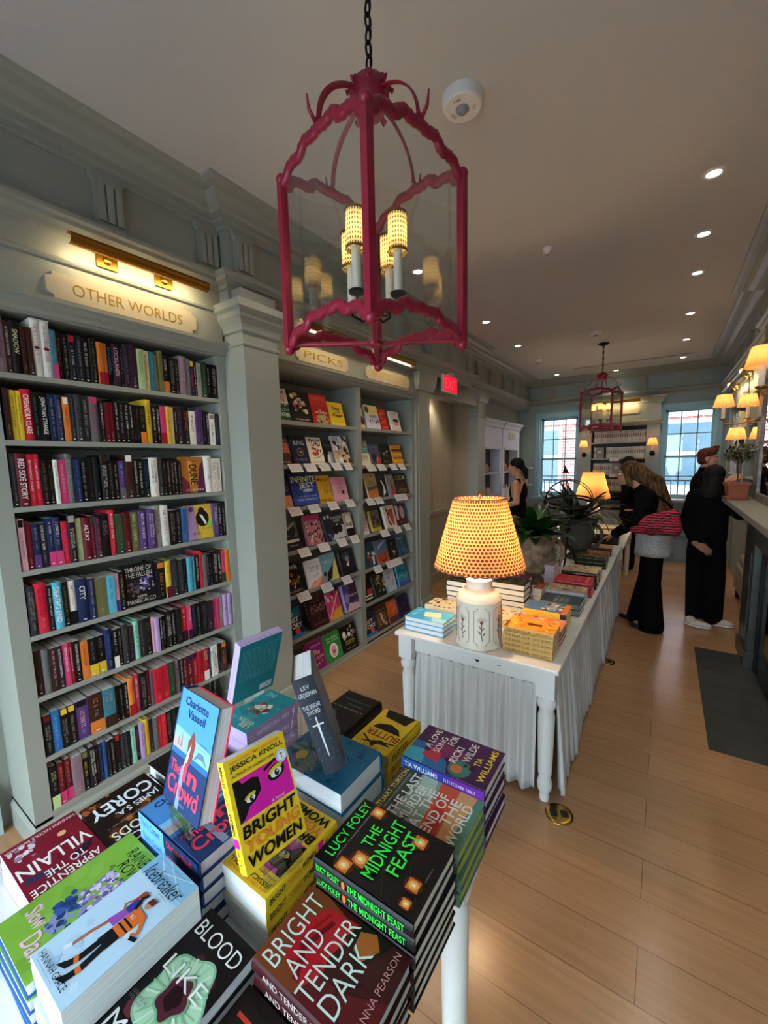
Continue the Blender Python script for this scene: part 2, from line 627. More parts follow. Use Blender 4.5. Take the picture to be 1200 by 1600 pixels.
# far wall with two window openings
M_FAR = mat('#8e9c97', 0.5, var=0.02, scale=6)
b = MB()
for (x0, x1, z0, z1) in [(-2.66, -2.06, 0, 2.75), (-1.30, -0.11, 0, 2.75), (0.66, 1.3, 0, 2.75), (-2.06, -1.30, 0, 0.98), (-0.11, 0.66, 0, 0.98), (-2.06, -1.30, 2.50, 2.75), (-0.11, 0.66, 2.50, 2.75), (-2.66, 1.3, 2.75, CEIL)]:
    b.box(x0, x1, 8.25, 8.40, z0, z1, M_FAR)
struct(b.build('wall_far'))
M_SASH = mat('#8fb4bb', 0.4, var=0.02)
def sash_window(n, x0, x1, z0, z1, cols):
    root = MB()
    c = 0.055
    for (a, e, f, g) in [(x0 - c, x0 + .02, z0 - .02, z1 - .02), (x1 - .02, x1 + c, z0 - .02, z1 - .02), (x0 - c, x1 + c, z1 - .02, z1 + .06)]:
        root.box(a, e, 8.225, 8.27, f, g, M_SASH)
    for (a, e, f, g) in [(x0, x0 + .035, z0 + .03, z1 - .035), (x1 - .035, x1, z0 + .03, z1 - .035), (x0, x1, z1 - .035, z1), (x0, x1, z0, z0 + .03)]:
        root.box(a, e, 8.27, 8.40, f, g, M_SASH)
    o = struct(root.build(n))
    s = MB()
    s.box(x0 - c - .03, x1 + c + .03, 8.13, 8.30, z0 - .045, z0 - .01, M_SASH)
    s.build('window_sill', o)
    zm = (z0 + z1) / 2 - .05
    for (za, zb, yy) in ((z0 + .03, zm + .02, 8.31), (zm - .02, z1 - .035, 8.345)):
        f = MB()
        xa, xb = x0 + .035, x1 - .035
        r = .038
        f.box(xa, xa + r, yy, yy + .035, za, zb, M_SASH); f.box(xb - r, xb, yy, yy + .035, za, zb, M_SASH)
        f.box(xa, xb, yy, yy + .035, za, za + r, M_SASH); f.box(xa, xb, yy, yy + .035, zb - r, zb, M_SASH)
        for k in range(1, cols):
            xx = xa + (xb - xa) * k / cols
            f.box(xx - .009, xx + .009, yy + .005, yy + .03, za, zb, M_SASH)
        zz = (za + zb) / 2
        f.box(xa, xb, yy + .005, yy + .03, zz - .009, zz + .009, M_SASH)
        f.build('window_frame', o)
        g = MB()
        g.box(xa + .01, xb - .01, yy + .015, yy + .019, za + .01, zb - .01, M_PANE)
        g.build('pane', o)
sash_window('window_1', -2.03, -1.33, 1.00, 2.48, 3)
sash_window('window_2', -0.08, 0.63, 1.00, 2.48, 3)

# wall behind the camera with the wide shop window the daylight comes through
b = MB()
b.box(-2.66, 1.3, -1.7, -1.6, 2.45, CEIL, M_PAINT)
b.box(-2.66, 1.3, -1.7, -1.6, 0, 0.30, M_PAINT)
b.box(-2.66, -2.4, -1.7, -1.6, 0.30, 2.6, M_PAINT)
b.box(0.5, 1.3, -1.7, -1.6, 0.30, 2.6, M_PAINT)
struct(b.build('wall_front'))
b = MB()
for x in (-2.4, -1.45, -0.48, 0.45):
    b.box(x, x + .05, -1.68, -1.62, 0.30, 2.6, M_SASH)
o = struct(b.build('window_3'))
b = MB(); b.box(-2.38, 0.48, -1.652, -1.648, 0.3, 2.6, M_PANE); b.build('pane', o)

# right wall: chimney breast, wall before it and panelled wall after it
b = MB()
b.box(0.70, 0.85, -1.7, 2.6, 0, CEIL, M_PAINT)
b.box(0.64, 0.85, 2.6, 4.70, 1.30, CEIL, M_PAINT)
b.box(0.84, 0.95, 2.6, 4.70, 0, 1.30, M_PAINT)
b.box(0.70, 1.25, 4.70, 8.3, 2.62, CEIL, M_PAINT)
b.box(1.25, 1.35, 4.60, 8.3, 0, CEIL, M_PAINT)
b.box(0.85, 1.25, 4.60, 4.70, 0, CEIL, M_PAINT)
struct(b.build('wall_right'))

# door casing left of the first bookcase
M_PALE = mat('#a9b4ae', 0.4, var=0.02)
b = MB()
for (a, e, d) in ((.22, .42, .03), (.26, .30, .05), (.36, .40, .045)):
    b.box(-2.55, -2.55 + d, a, e, 0, 2.4, M_PALE)
b.box(-2.55, -2.5, .20, .43, 0, .22, M_PALE)
struct(b.build('trim_8'))

# hearth slab set into the floor
M_SLATE = streak_mat('slate', '#2f302d', '#3d3e3a', 5, 5, 5, 0.55)
b = MB(); b.box(0.285, 0.86, 2.885, 4.46, 0, 0.004, M_SLATE); struct(b.build('trim_9'))

# ------------------------------------------------------------------ outside the far windows
M_BRICK = brick_mat('red_brick', '#8c4a42', '#a0605a', '#b5a59d')
b = MB(); b.box(-9, 7, 12.2, 12.5, -3, 7, M_BRICK)
M_STONE = mat('#a9a7a4', 0.8)
for z in (2.62, 0.2):
    b.box(-9, 7, 12.15, 12.2, z, z + .22, M_STONE)
M_OUTW = mat('#a8aeb0', 0.5)
M_OUTG = mat('#3f525c', 0.25, var=0.3, scale=3)
bw = tag(b.build('brick_building'), 'red brick building across the street seen through the far windows', 'building')
for (x, z) in [(-3.0, 1.0), (-4.6, 1.0), (-1.25, 1.0), (0.3, 1.0), (-2.2, 4.2), (0.3, 4.2)]:
    f = MB()
    f.box(x - .62, x + .62, 12.12, 12.2, z - .08, z + 1.55, M_OUTW)
    f.box(x - .75, x + .75, 12.08, 12.2, z - .2, z - .05, M_STONE)
    fo = f.build('window_frame', bw)
    g = MB()
    g.box(x - .54, x + .54, 12.10, 12.13, z + .02, z + .70, M_OUTG)
    g.box(x - .54, x + .54, 12.10, 12.13, z + .80, z + 1.46, M_OUTG)
    g.build('pane', fo)
b = MB(); b.box(-25, 25, -30, -1.7, -.25, -.15, mat('#77757a', .9)); struct(b.build('ground_unseen'))  # unseen ground before the shop window, added to cut light reaching the ceiling
b = MB(); b.box(-12, 12, 8.5, 30, -3.1, -3.0, mat('#8b8985', 0.9)); struct(b.build('ground_street'))
b = MB()
M_RAIL = mat('#25282b', 0.5, 0.3)
for x0, x1 in ((-3.0, 1.6),):
    b.box(x0, x1, 9.6, 9.63, 1.22, 1.25, M_RAIL)
    b.box(x0, x1, 9.6, 9.63, 0.35, 0.38, M_RAIL)
    x = x0
    while x < x1:
        b.box(x, x + .016, 9.607, 9.623, 0.3, 1.22, M_RAIL)
        x += .11
tag(b.build('railing'), 'dark iron railing outside the far windows', 'railing')
b = MB(); b.box(-3.2, 1.8, 8.42, 9.8, 0.2, 0.3, mat('#9a9894', 0.9)); struct(b.build('ground_balcony'))

# ------------------------------------------------------------------ books
PAL = {'k': ('#161312', 'black'), 'n': ('#2c2b30', 'charcoal'), 'b': ('#3a221b', 'dark brown'), 'p': ('#352030', 'plum'), 'm': ('#681522', 'maroon'),
       'r': ('#b01e28', 'dark red'), 'R': ('#d8233c', 'bright red'), 'o': ('#e27a2c', 'orange'), 'y': ('#e0b92f', 'yellow'), 'g': ('#27472f', 'dark green'),
       'G': ('#bccd8f', 'pale green'), 't': ('#3b7684', 'teal'), 'T': ('#58b4cf', 'sky blue'), 'u': ('#20294c', 'navy'), 'U': ('#3468a6', 'mid blue'),
       'v': ('#5b3d74', 'purple'), 'V': ('#b79ac8', 'lilac'), 'w': ('#ece5d8', 'white'), 'c': ('#e6d49c', 'cream'), 's': ('#a29b92', 'silver grey'),
       'e': ('#6a6462', 'grey'), 'i': ('#d63f72', 'hot pink'), 'I': ('#dfa5ad', 'pale pink'), 'a': ('#8d7378', 'dusty mauve'), 'l': ('#746f3f', 'olive'),
       'z': ('#94dbc0', 'mint')}
ORD = ['first', 'second', 'third', 'fourth', 'fifth', 'sixth', 'seventh', 'eighth', 'ninth', 'tenth', 'eleventh', 'twelfth', 'thirteenth', 'fourteenth',
       'fifteenth', 'sixteenth', 'seventeenth', 'eighteenth', 'nineteenth', 'twentieth']
TENS = {2: ('twenty', 'twentieth'), 3: ('thirty', 'thirtieth'), 4: ('forty', 'fortieth')}
def ordinal(n):
    if n <= 20: return ORD[n - 1]
    t, u = divmod(n, 10)
    return TENS[t][1] if u == 0 else TENS[t][0] + '-' + ORD[u - 1]
def print_mat(h, rough=0.38):
    return mat(h, 0.42, var=0.06, scale=25, spec=0.22)
def glyphs(b, M, x0, x1, y0, y1, z, m, seed, lines=1):
    """a line or two of lettering too small to read: short marks in words"""
    r = random.Random(seed)
    lh = (y1 - y0) / lines
    for q in range(lines):
        yb, yt = y0 + lh * (q + .16), y0 + lh * (q + .84)
        cw = (yt - yb) * .62
        x = x0
        while x < x1 - cw * .5:
            if r.random() < .16:
                x += cw * .8
                continue
            w = cw * r.uniform(.5, .82)
            k = r.randint(0, 3)
            t = cw * .22
            if k == 0:
                b.add([(x, yb, z), (x + t, yb, z), (x + t, yt, z), (x, yt, z)], [(0, 1, 2, 3)], m, M)
                b.add([(x, yb, z), (x + w, yb, z), (x + w, yb + t, z), (x, yb + t, z)], [(0, 1, 2, 3)], m, M)
            elif k == 1:
                b.add([(x, yb, z), (x + t, yb, z), (x + t, yt, z), (x, yt, z)], [(0, 1, 2, 3)], m, M)
                b.add([(x + w - t, yb, z), (x + w, yb, z), (x + w, yt, z), (x + w - t, yt, z)], [(0, 1, 2, 3)], m, M)
                ym = (yb + yt) / 2
                b.add([(x, ym, z), (x + w, ym, z), (x + w, ym + t, z), (x, ym + t, z)], [(0, 1, 2, 3)], m, M)
            elif k == 2:
                b.add([(x, yb, z), (x + w, yb, z), (x + w, yb + t, z), (x, yb + t, z)], [(0, 1, 2, 3)], m, M)
                b.add([(x, yt - t, z), (x + w, yt - t, z), (x + w, yt, z), (x, yt, z)], [(0, 1, 2, 3)], m, M)
                b.add([(x, yb, z), (x + t, yb, z), (x + t, yt, z), (x, yt, z)], [(0, 1, 2, 3)], m, M)
            else:
                b.add([(x, yt - t, z), (x + w, yt - t, z), (x + w, yt, z), (x, yt, z)], [(0, 1, 2, 3)], m, M)
                xm = x + w / 2 - t / 2
                b.add([(xm, yb, z), (xm + t, yb, z), (xm + t, yt, z), (xm, yt, z)], [(0, 1, 2, 3)], m, M)
            x += cw

def draw(b, M, w, h, z, art, dz=0.00008):
    """cover design: flat printed shapes in 0..1 cover coordinates (origin bottom left)"""
    for n, a in enumerate(art):
        k = a[0]
        zz = z + dz * n
        if k == 'r':
            _, x0, y0, x1, y1, c = a
            b.add([(x0 * w, y0 * h, zz), (x1 * w, y0 * h, zz), (x1 * w, y1 * h, zz), (x0 * w, y1 * h, zz)], [(0, 1, 2, 3)], print_mat(c), M)
        elif k == 'p':
            _, pts, c = a
            b.add([(x * w, y * h, zz) for x, y in pts], [tuple(range(len(pts)))], print_mat(c), M)
        elif k == 'c':
            _, cx, cy, r, c = a[:5]
            ry = a[5] if len(a) > 5 else r * w / h
            ro = radians(a[6]) if len(a) > 6 else 0
            pts = []
            for q in range(20):
                an = 2 * pi * q / 20
                px, py = r * w * cos(an), ry * h * sin(an)
                pts.append((cx * w + px * cos(ro) - py * sin(ro), cy * h + px * sin(ro) + py * cos(ro), zz))
            b.add(pts, [tuple(range(20))], print_mat(c), M)
        elif k == 't':
            _, s, x0, y0, x1, y1, c = a[:7]
            bold = a[7] if len(a) > 7 else 0.0
            sh = a[8] if len(a) > 8 else 0.0
            b.text(s, print_mat(c), M, x0 * w, x1 * w, y0 * h, y1 * h, zz, bold, sh)
        elif k == 'T':      # slanted line of lettering: rotated about the middle of its box
            _, s, x0, y0, x1, y1, c, rot = a[:8]
            bold = a[8] if len(a) > 8 else 0.0
            cx, cy = (x0 + x1) / 2 * w, (y0 + y1) / 2 * h
            hw, hh = (x1 - x0) / 2 * w, (y1 - y0) / 2 * h
            b.text(s, print_mat(c), M @ T(cx, cy, 0) @ RZ(radians(rot)), -hw, hw, -hh, hh, zz, bold, 0.0)
        elif k == 'g':
            _, x0, y0, x1, y1, c = a[:6]
            glyphs(b, M, x0 * w, x1 * w, y0 * h, y1 * h, zz, print_mat(c), int(x0 * 977 + y0 * 3571 + len(art) * 13), a[6] if len(a) > 6 else 1)
        elif k == 's':      # scatter of small blots inside a box
            _, x0, y0, x1, y1, cols, cnt, rad = a[:8]
            r = random.Random(cnt * 7 + int(x0 * 100) + int(y1 * 1000))
            for q in range(cnt):
                cx, cy = r.uniform(x0, x1), r.uniform(y0, y1)
                ra = rad * r.uniform(.5, 1.3)
                n2 = 7
                a0 = r.uniform(0, pi)
                pts = [(min(w, max(0, cx * w + ra * w * r.uniform(.6, 1.1) * cos(a0 + 2 * pi * i / n2))), min(h, max(0, cy * h + ra * w * r.uniform(.6, 1.1) * sin(a0 + 2 * pi * i / n2))), zz + q * 2e-6) for i in range(n2)]
                b.add(pts, [tuple(range(n2))], print_mat(cols[q % len(cols)]), M)
        elif k == 'l':      # curved line: points and width
            _, pts, wd, c = a
            P = [Vector((x * w, y * h)) for x, y in pts]
            L_, R_ = [], []
            for i, p in enumerate(P):
                d = (P[min(i + 1, len(P) - 1)] - P[max(i - 1, 0)])
                d = d.normalized() if d.length else Vector((1, 0))
                nn = Vector((-d.y, d.x)) * wd * w / 2
                L_.append((p.x + nn.x, p.y + nn.y, zz)); R_.append((p.x - nn.x, p.y - nn.y, zz))
            vs = L_ + R_
            m_ = len(P)
            b.add(vs, [(i, i + 1, m_ + i + 1, m_ + i) for i in range(m_ - 1)], print_mat(c), M)

def book(w, h, t, cover, art=(), spine_art=(), hard=True, pages=None, spine=None, back=None, back_art=(), name='book'):
    """a book lying face up: x from the spine to the fore edge, y up the page, z out of the front cover.
    root mesh = cover with its printing; child = page_block"""
    pages = pages or M_PAGES
    b = MB()
    c = 0.0026 if hard else 0.0009
    ov = 0.0035 if hard else 0.0
    mc, ms, mk = print_mat(cover), print_mat(spine or cover), print_mat(back or spine or cover)
    b.box(0, w, 0, h, t - c, t, mc)
    b.box(0, w, 0, h, 0, c, mk)
    bulge = 0.005 if hard else 0.0015
    n = 6
    prof = []
    for k in range(n + 1):
        a = k / n
        prof.append((-bulge * (1 - (2 * a - 1) ** 2), a * t))
    outer = prof
    inner = [(c, t), (c, 0)]
    poly = outer + inner
    vs = [(x, 0, z) for x, z in poly] + [(x, h, z) for x, z in poly]
    q = len(poly)
    b.add(vs, [tuple(range(q)), tuple(reversed(range(q, 2 * q)))] , ms)
    b.add(vs, [(i, q + i, q + (i + 1) % q, (i + 1) % q) for i in range(q)], ms)
    if art:
        draw(b, Matrix.Identity(4), w, h, t + 0.00015, art)
    if back_art:
        draw(b, T(w, 0, 0) @ Matrix.Rotation(pi, 4, 'Y'), w, h, 0.00015, back_art)
    if spine_art:
        # spine plane: x runs from the head to the foot, y across towards the front cover
        Ms = Matrix(((0, 0, -1, -bulge), (-1, 0, 0, h), (0, 1, 0, 0), (0, 0, 0, 1)))
        draw(b, Ms, h, t, 0.0002, spine_art)
    o = b.build(name)
    p = MB()
    p.box(c * .6, w - ov, ov, h - ov, c, t - c, pages)
    p.build('page_block', o)
    return o

# ---- tall bookcase at the left, eight shelves of spines
BX = -2.22
BY0, BY1 = 0.546, 1.546
SHELF = [2.094, 1.823, 1.546, 1.274, 0.987, 0.708, 0.424, 0.165]
def bookcase(name, label, bays, y0, y1, shelves, zt, group=None, lip=0.0):
    root = thing(name, label, 'bookcase', (BX, (y0 + y1) / 2, 0))
    inv = root.matrix_basis.inverted() if False else Matrix.Translation((-BX, -(y0 + y1) / 2, 0))
    def fin(b, n, bev=0.0): return b.build(n, root, inv, bevel=bev)
    b = MB()
    b.box(-2.549, -2.53, y0, y1, 0, 2.419, M_PAINT)
    b.box(-2.53, BX, y0, bays[0][0], 0, zt, M_PAINT)
    b.box(-2.53, BX, bays[-1][1], y1, 0, zt, M_PAINT)
    for k in range(len(bays) - 1):
        b.box(-2.53, BX, bays[k][1], bays[k + 1][0], 0, zt, M_PAINT)
    b.box(-2.53, BX, y0, y1, zt, 2.419, M_PAINT)
    fin(b, 'carcass')
    for k, (a, e) in enumerate(bays):
        for z in shelves[k]:
            s = MB()
            s.box(-2.53, BX, a, e, z - .022, z, M_PAINT)
            if lip: s.box(BX - .006, BX + .004, a, e, z - .022, z + lip, M_PAINT)
            fin(s, 'shelf', 0.0015)
    c = MB()
    zc = 2.345
    c.sweep([(0, zc), (.018, zc + .004), (.024, zc + .02), (.04, zc + .03), (.044, zc + .048), (.058, zc + .054), (.058, zc + .07), (0, zc + .075)], [(BX - .2, y0), (BX, y0), (BX, y1)] if y0 < 1 else [(BX, y0), (BX, y1)], M_PAINT)
    fin(c, 'cornice')
    p = MB()
    zb = shelves[0][-1] - .022
    if zb > 0.03:
        p.sweep([(0.012, 0), (.012, zb - .03), (.0, zb - .015), (0, zb)], [(-2.53, y0), (BX, y0), (BX, y1)] if y0 < 1 else [(BX, y0), (BX, y1)], M_PAINT)
    else:
        p.sweep([(0.02, 0), (.02, .018), (0, .022)], [(BX, y0), (BX, y1)], M_PAINT)
    fin(p, 'base_plinth')
    return root
bookcase('bookcase', 'tall sage green built-in bookcase packed with spines under the OTHER WORLDS plaque', [(BY0, BY1)], 0.482, 1.60, [SHELF], 2.34)

SPINES = [
(2.094,'35a220k 22b205w 30k212c* 19b195m 18b195m 32w238r^ 34w238r^ 19t205i_ 21b200o 22k195s 27k200wr| 7u198u 20n205s 31k198w 29k205l 22o192r_ 19o192r_ 25k198t* 32p200I* 17k198s 27p208e 37p214m 31G198g 29c198k 30t198T 16l185k 21l210k 34k194wo_ 28k185s 26k185s 40a206I 23e200T 23p192iy| 20k188w 27s188k 37g200l 25k194w 33k192I'),
(1.823,'5e205w 21b208m 22y202k 17y202k 34R212w* 20k200t 36k206w* 25u200s 27u200s 24o196mw| 20n212e 27n210e 31n208s 40e210i| 20k190w 22m190r 22m190r 21k210w 23k196s 24k196w 18k190w 16k190m 15k190e 29k188lo_ 32y222k 24k196w 23k196w 31i196Rr_ 21y198k 22c196I 14k186w 37p196e 34k200o 39w186k 24v198u 20v198u 20k196t 21k190w 38w180ka| 30n184e'),
(1.546,'19n222e 38m222w* 22R220w 22R220w 23k196l 23k196l 17w196k 31i196I 27e222s 25u198U 29k204s 26k206n 30k206n 28k218wb| 26k190e 26k190s 26v188Te_ 37b220mw| 25k196w 25k196w 29k198U 44w204k 27n218e 21k190e 21k190I 22k190I 22k198w 22k184s F1283,1428,DUNE 38w214k 34w198k 35w198k'),
(1.274,'22I222k| 24m206r 24u196sv_ 28n196w 23u214wi_ 29u214wi_ 24R192U 30k220ws| 26G200w 29m200w* 21m206ig| 27p200i 37k206e* 29R222w 32g196l 34m204b 43l200G 39v204w 40v204w 34s220m 42w220m 36k190s 37k190s 34U196u F1294,1457,MOOD 31v198w 26k198w 27k210s'),
(0.987,'29n216s 41R224m 18k206w 37T212w* 24k206l 31w204kk_ 46u204w* 27u198s 53l190e 38T188U 20I190v_ 21k198y F935,1100,THRONE 45k206oo| 32y204mm_ 37n204e 30n198e 27k196e 24T196U 23T196t 29k200w 20R216r 21e190a 21u194I 22k190l 30k200w 31k200w 28i190g_ 23o198k'),
(0.708,'26b206k 28e204t 24b200I 24p200w 25i200w 15r200w 28k198w 32o186k 36k186ey_ 36k186ey_ 32u206U 23k196ww_ 21k196s 28n206l 28p190e 29z204k 26n200e 37k200e 17I196r 20V190T 18k184w 21k184w 29k204w 26k204w 30k200g 38R202wp_ 24i196wp_ 32n196U 29k196s 33k200e 43p194n 26i192m 22i192m 23a206w 32V200u 28V200u'),
(0.424,'31k190sm| 33U196T 30k190sy| 31k190sy| 53v190Ik| 61b196oo_ 52t196sb_ 21k186l 21k186s 19k190w 31o204Rr_ 29i204w 30k204s 23m206e 17e196v 42R196m 39R196m 37g198l 26a190m 19k194w 28m190I 35m190Iu| 33r190Iu| 29r194m 34r194ww_ 17u190e 44w190v 27k188l 36b188oo|'),
(0.165,'30k204G_ 27m200oi_ 28m200oi_ 41a196e 27k196yl| 30k204w 14b196I 17u196U 17U196u 15k190e 23k190s 24k200mr| 21n190e 16n190e 12k190g 23z192k 22p192i 23V192v 27y204o* 20n190p 24e186s 21R186o 25R186o 29k186s 30k186e 31k186u 31a186u 35e186b 45k184i 42o184b'),
]
REAL = {(0, 2): 'SHADOW', (0, 17): 'SHOREFALL', (0, 18): 'LOCKLANDS', (1, 4): 'CASSANDRA CLARE', (1, 6): 'JONATHAN STRANGE', (2, 1): 'RED SIDE STORY',
        (3, 9): 'ALTAY', (3, 12): 'KING', (4, 3): "DEATH'S END", (4, 6): 'CITY', (7, 18): 'JUMBLE'}
FACEOUT = {
 'DUNE': ('#b8742c', 'orange and purple novel turned face out on third shelf of the tall bookcase', .205,
   [('p', [(.62, 0), (1, 0), (1, .95), (.8, .7), (.7, .35)], '#5a2148'), ('p', [(0, 0), (.35, 0), (.3, .3), (.1, .45), (0, .5)], '#7a2a3a'), ('p', [(.35, .2), (.55, .25), (.5, .9), (.3, .9)], '#e0a24a'),
    ('T', 'DUNE', .12, .40, .92, .62, '#3a1c18', -90, .02), ('g', .18, .86, .86, .93, '#7a4a1c'), ('g', .12, .05, .9, .12, '#e8d8d0')]),
 'MOOD': ('#e3bd3a', 'yellow and lilac novel turned face out on fourth shelf of the tall bookcase', .2,
   [('r', 0, 0, .32, 1, '#a98ab5'), ('p', [(.32, 0), (.5, 0), (.3, .5), (.32, 1)], '#c9a070'), ('c', .62, .6, .26, '#171316', .24), ('c', .6, .82, .13, '#2b1a2e'), ('p', [(.5, .72), (.62, .7), (.78, .45), (.7, .42)], '#f2f0e6'), ('p', [(.8, .38), (1, .3), (1, .52), (.86, .5)], '#7ee04a'),
    ('g', .18, .12, .62, .22, '#3a2a20'), ('g', .5, .25, .95, .33, '#3a2a20'), ('c', .2, .88, .09, '#5b3a78')]),
 'THRONE': ('#1a1615', 'black flowered novel turned face out on fifth shelf of the tall bookcase', .215,
   [('t', 'THRONE OF', .08, .82, .9, .93, '#d9d2c6', 0.0), ('t', 'THE FALLEN', .08, .68, .9, .79, '#d9d2c6', 0.0), ('s', .08, .25, .5, .6, ['#5a4668', '#6d5a52', '#3c2c30'], 26, .05), ('s', .5, .32, .92, .64, ['#8a78b8', '#b9a9d4', '#4b3a78', '#d8cfe2'], 30, .05),
    ('t', 'KERRI', .38, .17, .66, .23, '#cfc8bc'), ('t', 'MANISCALCO', .06, .05, .94, .15, '#cfc8bc')]),
}
def shelf_book(th, h, col, tc, sym, acc, seed, real=None):
    r = random.Random(seed)
    d = h * r.uniform(.64, .70)
    hard = th > .026 and h > .198
    c, k = PAL[col][0], PAL[tc][0]
    art = []
    top, bot = 0.0, 1.0
    if acc and sym == '_':
        art.append(('r', .70, 0, 1, 1, PAL[acc][0])); bot = .68
    if acc and sym == '|':
        art.append(('r', .02, .12, .16, .88, PAL[acc][0])); top = .18
    if sym == '^':
        art.append(('c', .5, .5, .028, '#7a1420', .3)); art.append(('r', 0, .0, .03, 1, '#c9bfb2'))
    if real:
        n_ = len(real)
        a_ = .10 if n_ > 6 else .16
        hh = min(.56, .125 * h * .55 / th * 1.6) / 2
        art.append(('t', real, a_, .5 - hh, min(.86, a_ + .066 * n_ + .06), .5 + hh, k, .01))
    else:
        two = th > .027 and r.random() < .45
        a, e = top + r.uniform(.05, .12), bot - r.uniform(.22, .38)
        if two:
            art.append(('g', a, .18, e, .82, k, 2))
        else:
            art.append(('g', a, .26, e, .74, k))
        if e + .08 < bot - .1:
            art.append(('g', e + .05, .34, bot - .1, .66, PAL['s'][0] if tc != 's' else k))
    if r.random() < .6 and col in 'knbpmuvg':
        art.append(('c', .945, .5, .012, '#e9e4da', .18))
    return book(d, h, th - .0008, c, (), art, hard=hard, pages=M_PAGES)
SH_NAME = ['top', 'second', 'third', 'fourth', 'fifth', 'sixth', 'seventh', 'bottom']
for si, (z, line) in enumerate(SPINES):
    y = 0.552
    toks = line.split()
    tot = 0
    for n, tok in enumerate(toks):
        if tok[0] == 'F':
            a, e, key = tok[1:].split(',')
            y0, y1 = int(a) / 1000, int(e) / 1000
            cov, lab, hh, art = FACEOUT[key]
            o = book(y1 - y0 - .004, hh, .03, cov, art, [('g', .1, .2, .8, .8, '#e0d8cc')])
            tl = radians(4)
            o.matrix_world = frame((0, 1, 0), (-sin(tl), 0, cos(tl)), (BX - .047, y0 + .004, z + .001))
            tag(o, lab, 'book', 'books on the %s shelf of the tall bookcase' % SH_NAME[si])
            y = y1
            continue
        j = 0
        while tok[j].isdigit(): j += 1
        wd = int(tok[:j]) / 1000
        col = tok[j]
        q = j + 1
        while q < len(tok) and tok[q].isdigit(): q += 1
        h = int(tok[j + 1:q]) / 1000
        rest = tok[q:]
        sym = rest[-1] if rest[-1] in "*^_|" else ''
        let = rest.rstrip("*^_|")
        tc = let[0]
        acc = let[-1] if sym in '_|' else ''
        if wd < .006:
            y += wd
            continue
        seed = si * 100 + n
        rr = random.Random(seed)
        if y + wd > BY1 - .001: wd = BY1 - .001 - y
        if wd < .0062:
            y += wd
            continue
        h = min(h, .246)
        real = REAL.get((si, n))
        o = shelf_book(wd, h, col, tc, sym, acc, seed, real)
        lean = radians(rr.uniform(-.7, .7))
        o.matrix_world = frame((-1, 0, 0), (0, sin(lean) * .15, cos(lean)), (BX - .004 - rr.uniform(0, .014), y, z + .0005))
        wn = 'thick' if wd > .034 else ('slim' if wd < .0215 else '')
        lett = ('with bold %s lettering' if real else 'with %s lettering') % PAL[tc][1]
        tag(o, ('%s %s book %s, %s from left, %s shelf of tall bookcase' % (wn, PAL[col][1], lett, ordinal(n + 1), SH_NAME[si])).strip(), 'book',
            'books on the %s shelf of the tall bookcase' % SH_NAME[si])
        y += wd

# ---- wide bookcase with two bays of books turned face out
DL = [2.00, 1.69, 1.38, 1.065, 0.735, 0.395, 0.045]
DR = [2.00, 1.67, 1.365, 1.045, 0.722, 0.40, 0.062]
bookcase('display_bookcase', 'wide sage green bookcase with two bays of books shown face out', [(2.015, 2.87), (2.935, 3.80)], 1.862, 3.86, [DL, DR], 2.34, lip=0.006)
W_, K_, Y_ = '#efe9dc', '#15110f', '#e6c22e'
def rnd_art(seed, cols, txt):
    """picture cover: bands, blots and lettering"""
    r = random.Random(seed)
    a = []
    for q in range(3):
        y0 = r.uniform(.05, .7)
        pts = [(0, y0), (r.uniform(.3, .5), y0 + r.uniform(-.1, .15)), (1, y0 + r.uniform(-.1, .2)), (1, y0 + r.uniform(.25, .35)), (r.uniform(.4, .6), y0 + r.uniform(.2, .4)), (0, y0 + r.uniform(.2, .3))]
        a.append(('p', [(x, min(1, max(0, y))) for x, y in pts], cols[q % len(cols)]))
    a.append(('s', .12, .2, .88, .7, cols, 12, .08))
    a.append(('g', .1, .78, .9, .92, txt))
    a.append(('g', .15, .05, .85, .12, txt))
    return a
D = []   # (bay, row, y0, y1, height, thickness, cover, spine, art, label)
def d(bay, row, y0, y1, h, t, cover, art, label, spine=None):
    D.append((bay, row, y0, y1, h, t, cover, art, label, spine))
d(0, 0, 1.98, 2.134, .235, .03, '#e9ddcb', [('r', 0, 0, 1, .52, '#1f4a33'), ('s', .3, .62, .8, .9, ['#a86a4a', '#c98a66'], 9, .09), ('t', 'PATAKI', .12, .12, .9, .24, W_, .01), ('t', 'ALLISON', .12, .28, .9, .38, '#9dbf9a', .01), ('g', .1, .44, .9, .54, W_)], 'white and green novel with a figure')
d(0, 0, 2.141, 2.339, .232, .032, '#1d1612', [('c', .2, .82, .1, '#f0e27a'), ('c', .8, .35, .1, '#f0d9a8'), ('s', .25, .3, .75, .9, ['#d9a06a', '#e8c79a', '#a83a44', '#caaa99'], 18, .09), ('g', .2, .52, .85, .66, '#f2d9b4'), ('g', .2, .04, .9, .1, W_)], 'black cookery novel with portraits and pale title')
d(0, 0, 2.354, 2.553, .235, .04, '#c02a24', [('r', 0, .62, 1, .95, '#d4362c'), ('g', .15, .78, .85, .92, '#e88a6a', 2), ('t', 'THE', .4, .42, .58, .48, W_), ('t', 'WOMEN', .2, .32, .85, .41, W_), ('c', .55, .14, .36, '#b8a06a', .16), ('s', .3, .02, .9, .2, ['#3c3022', '#8a7a4a'], 8, .07)], 'red hardcover with a tan picture and dark spine', '#5c1a24')
d(0, 0, 2.561, 2.741, .195, .02, '#e9c52c', [('t', 'Sex', .25, .66, .8, .84, '#7a2a20', .03), ('t', 'and', .42, .54, .72, .63, '#7a2a20', .02), ('t', 'Rage', .22, .34, .9, .52, '#7a2a20', .03), ('g', .15, .1, .9, .22, '#c98a2a')], 'bright yellow paperback with brown lettering')
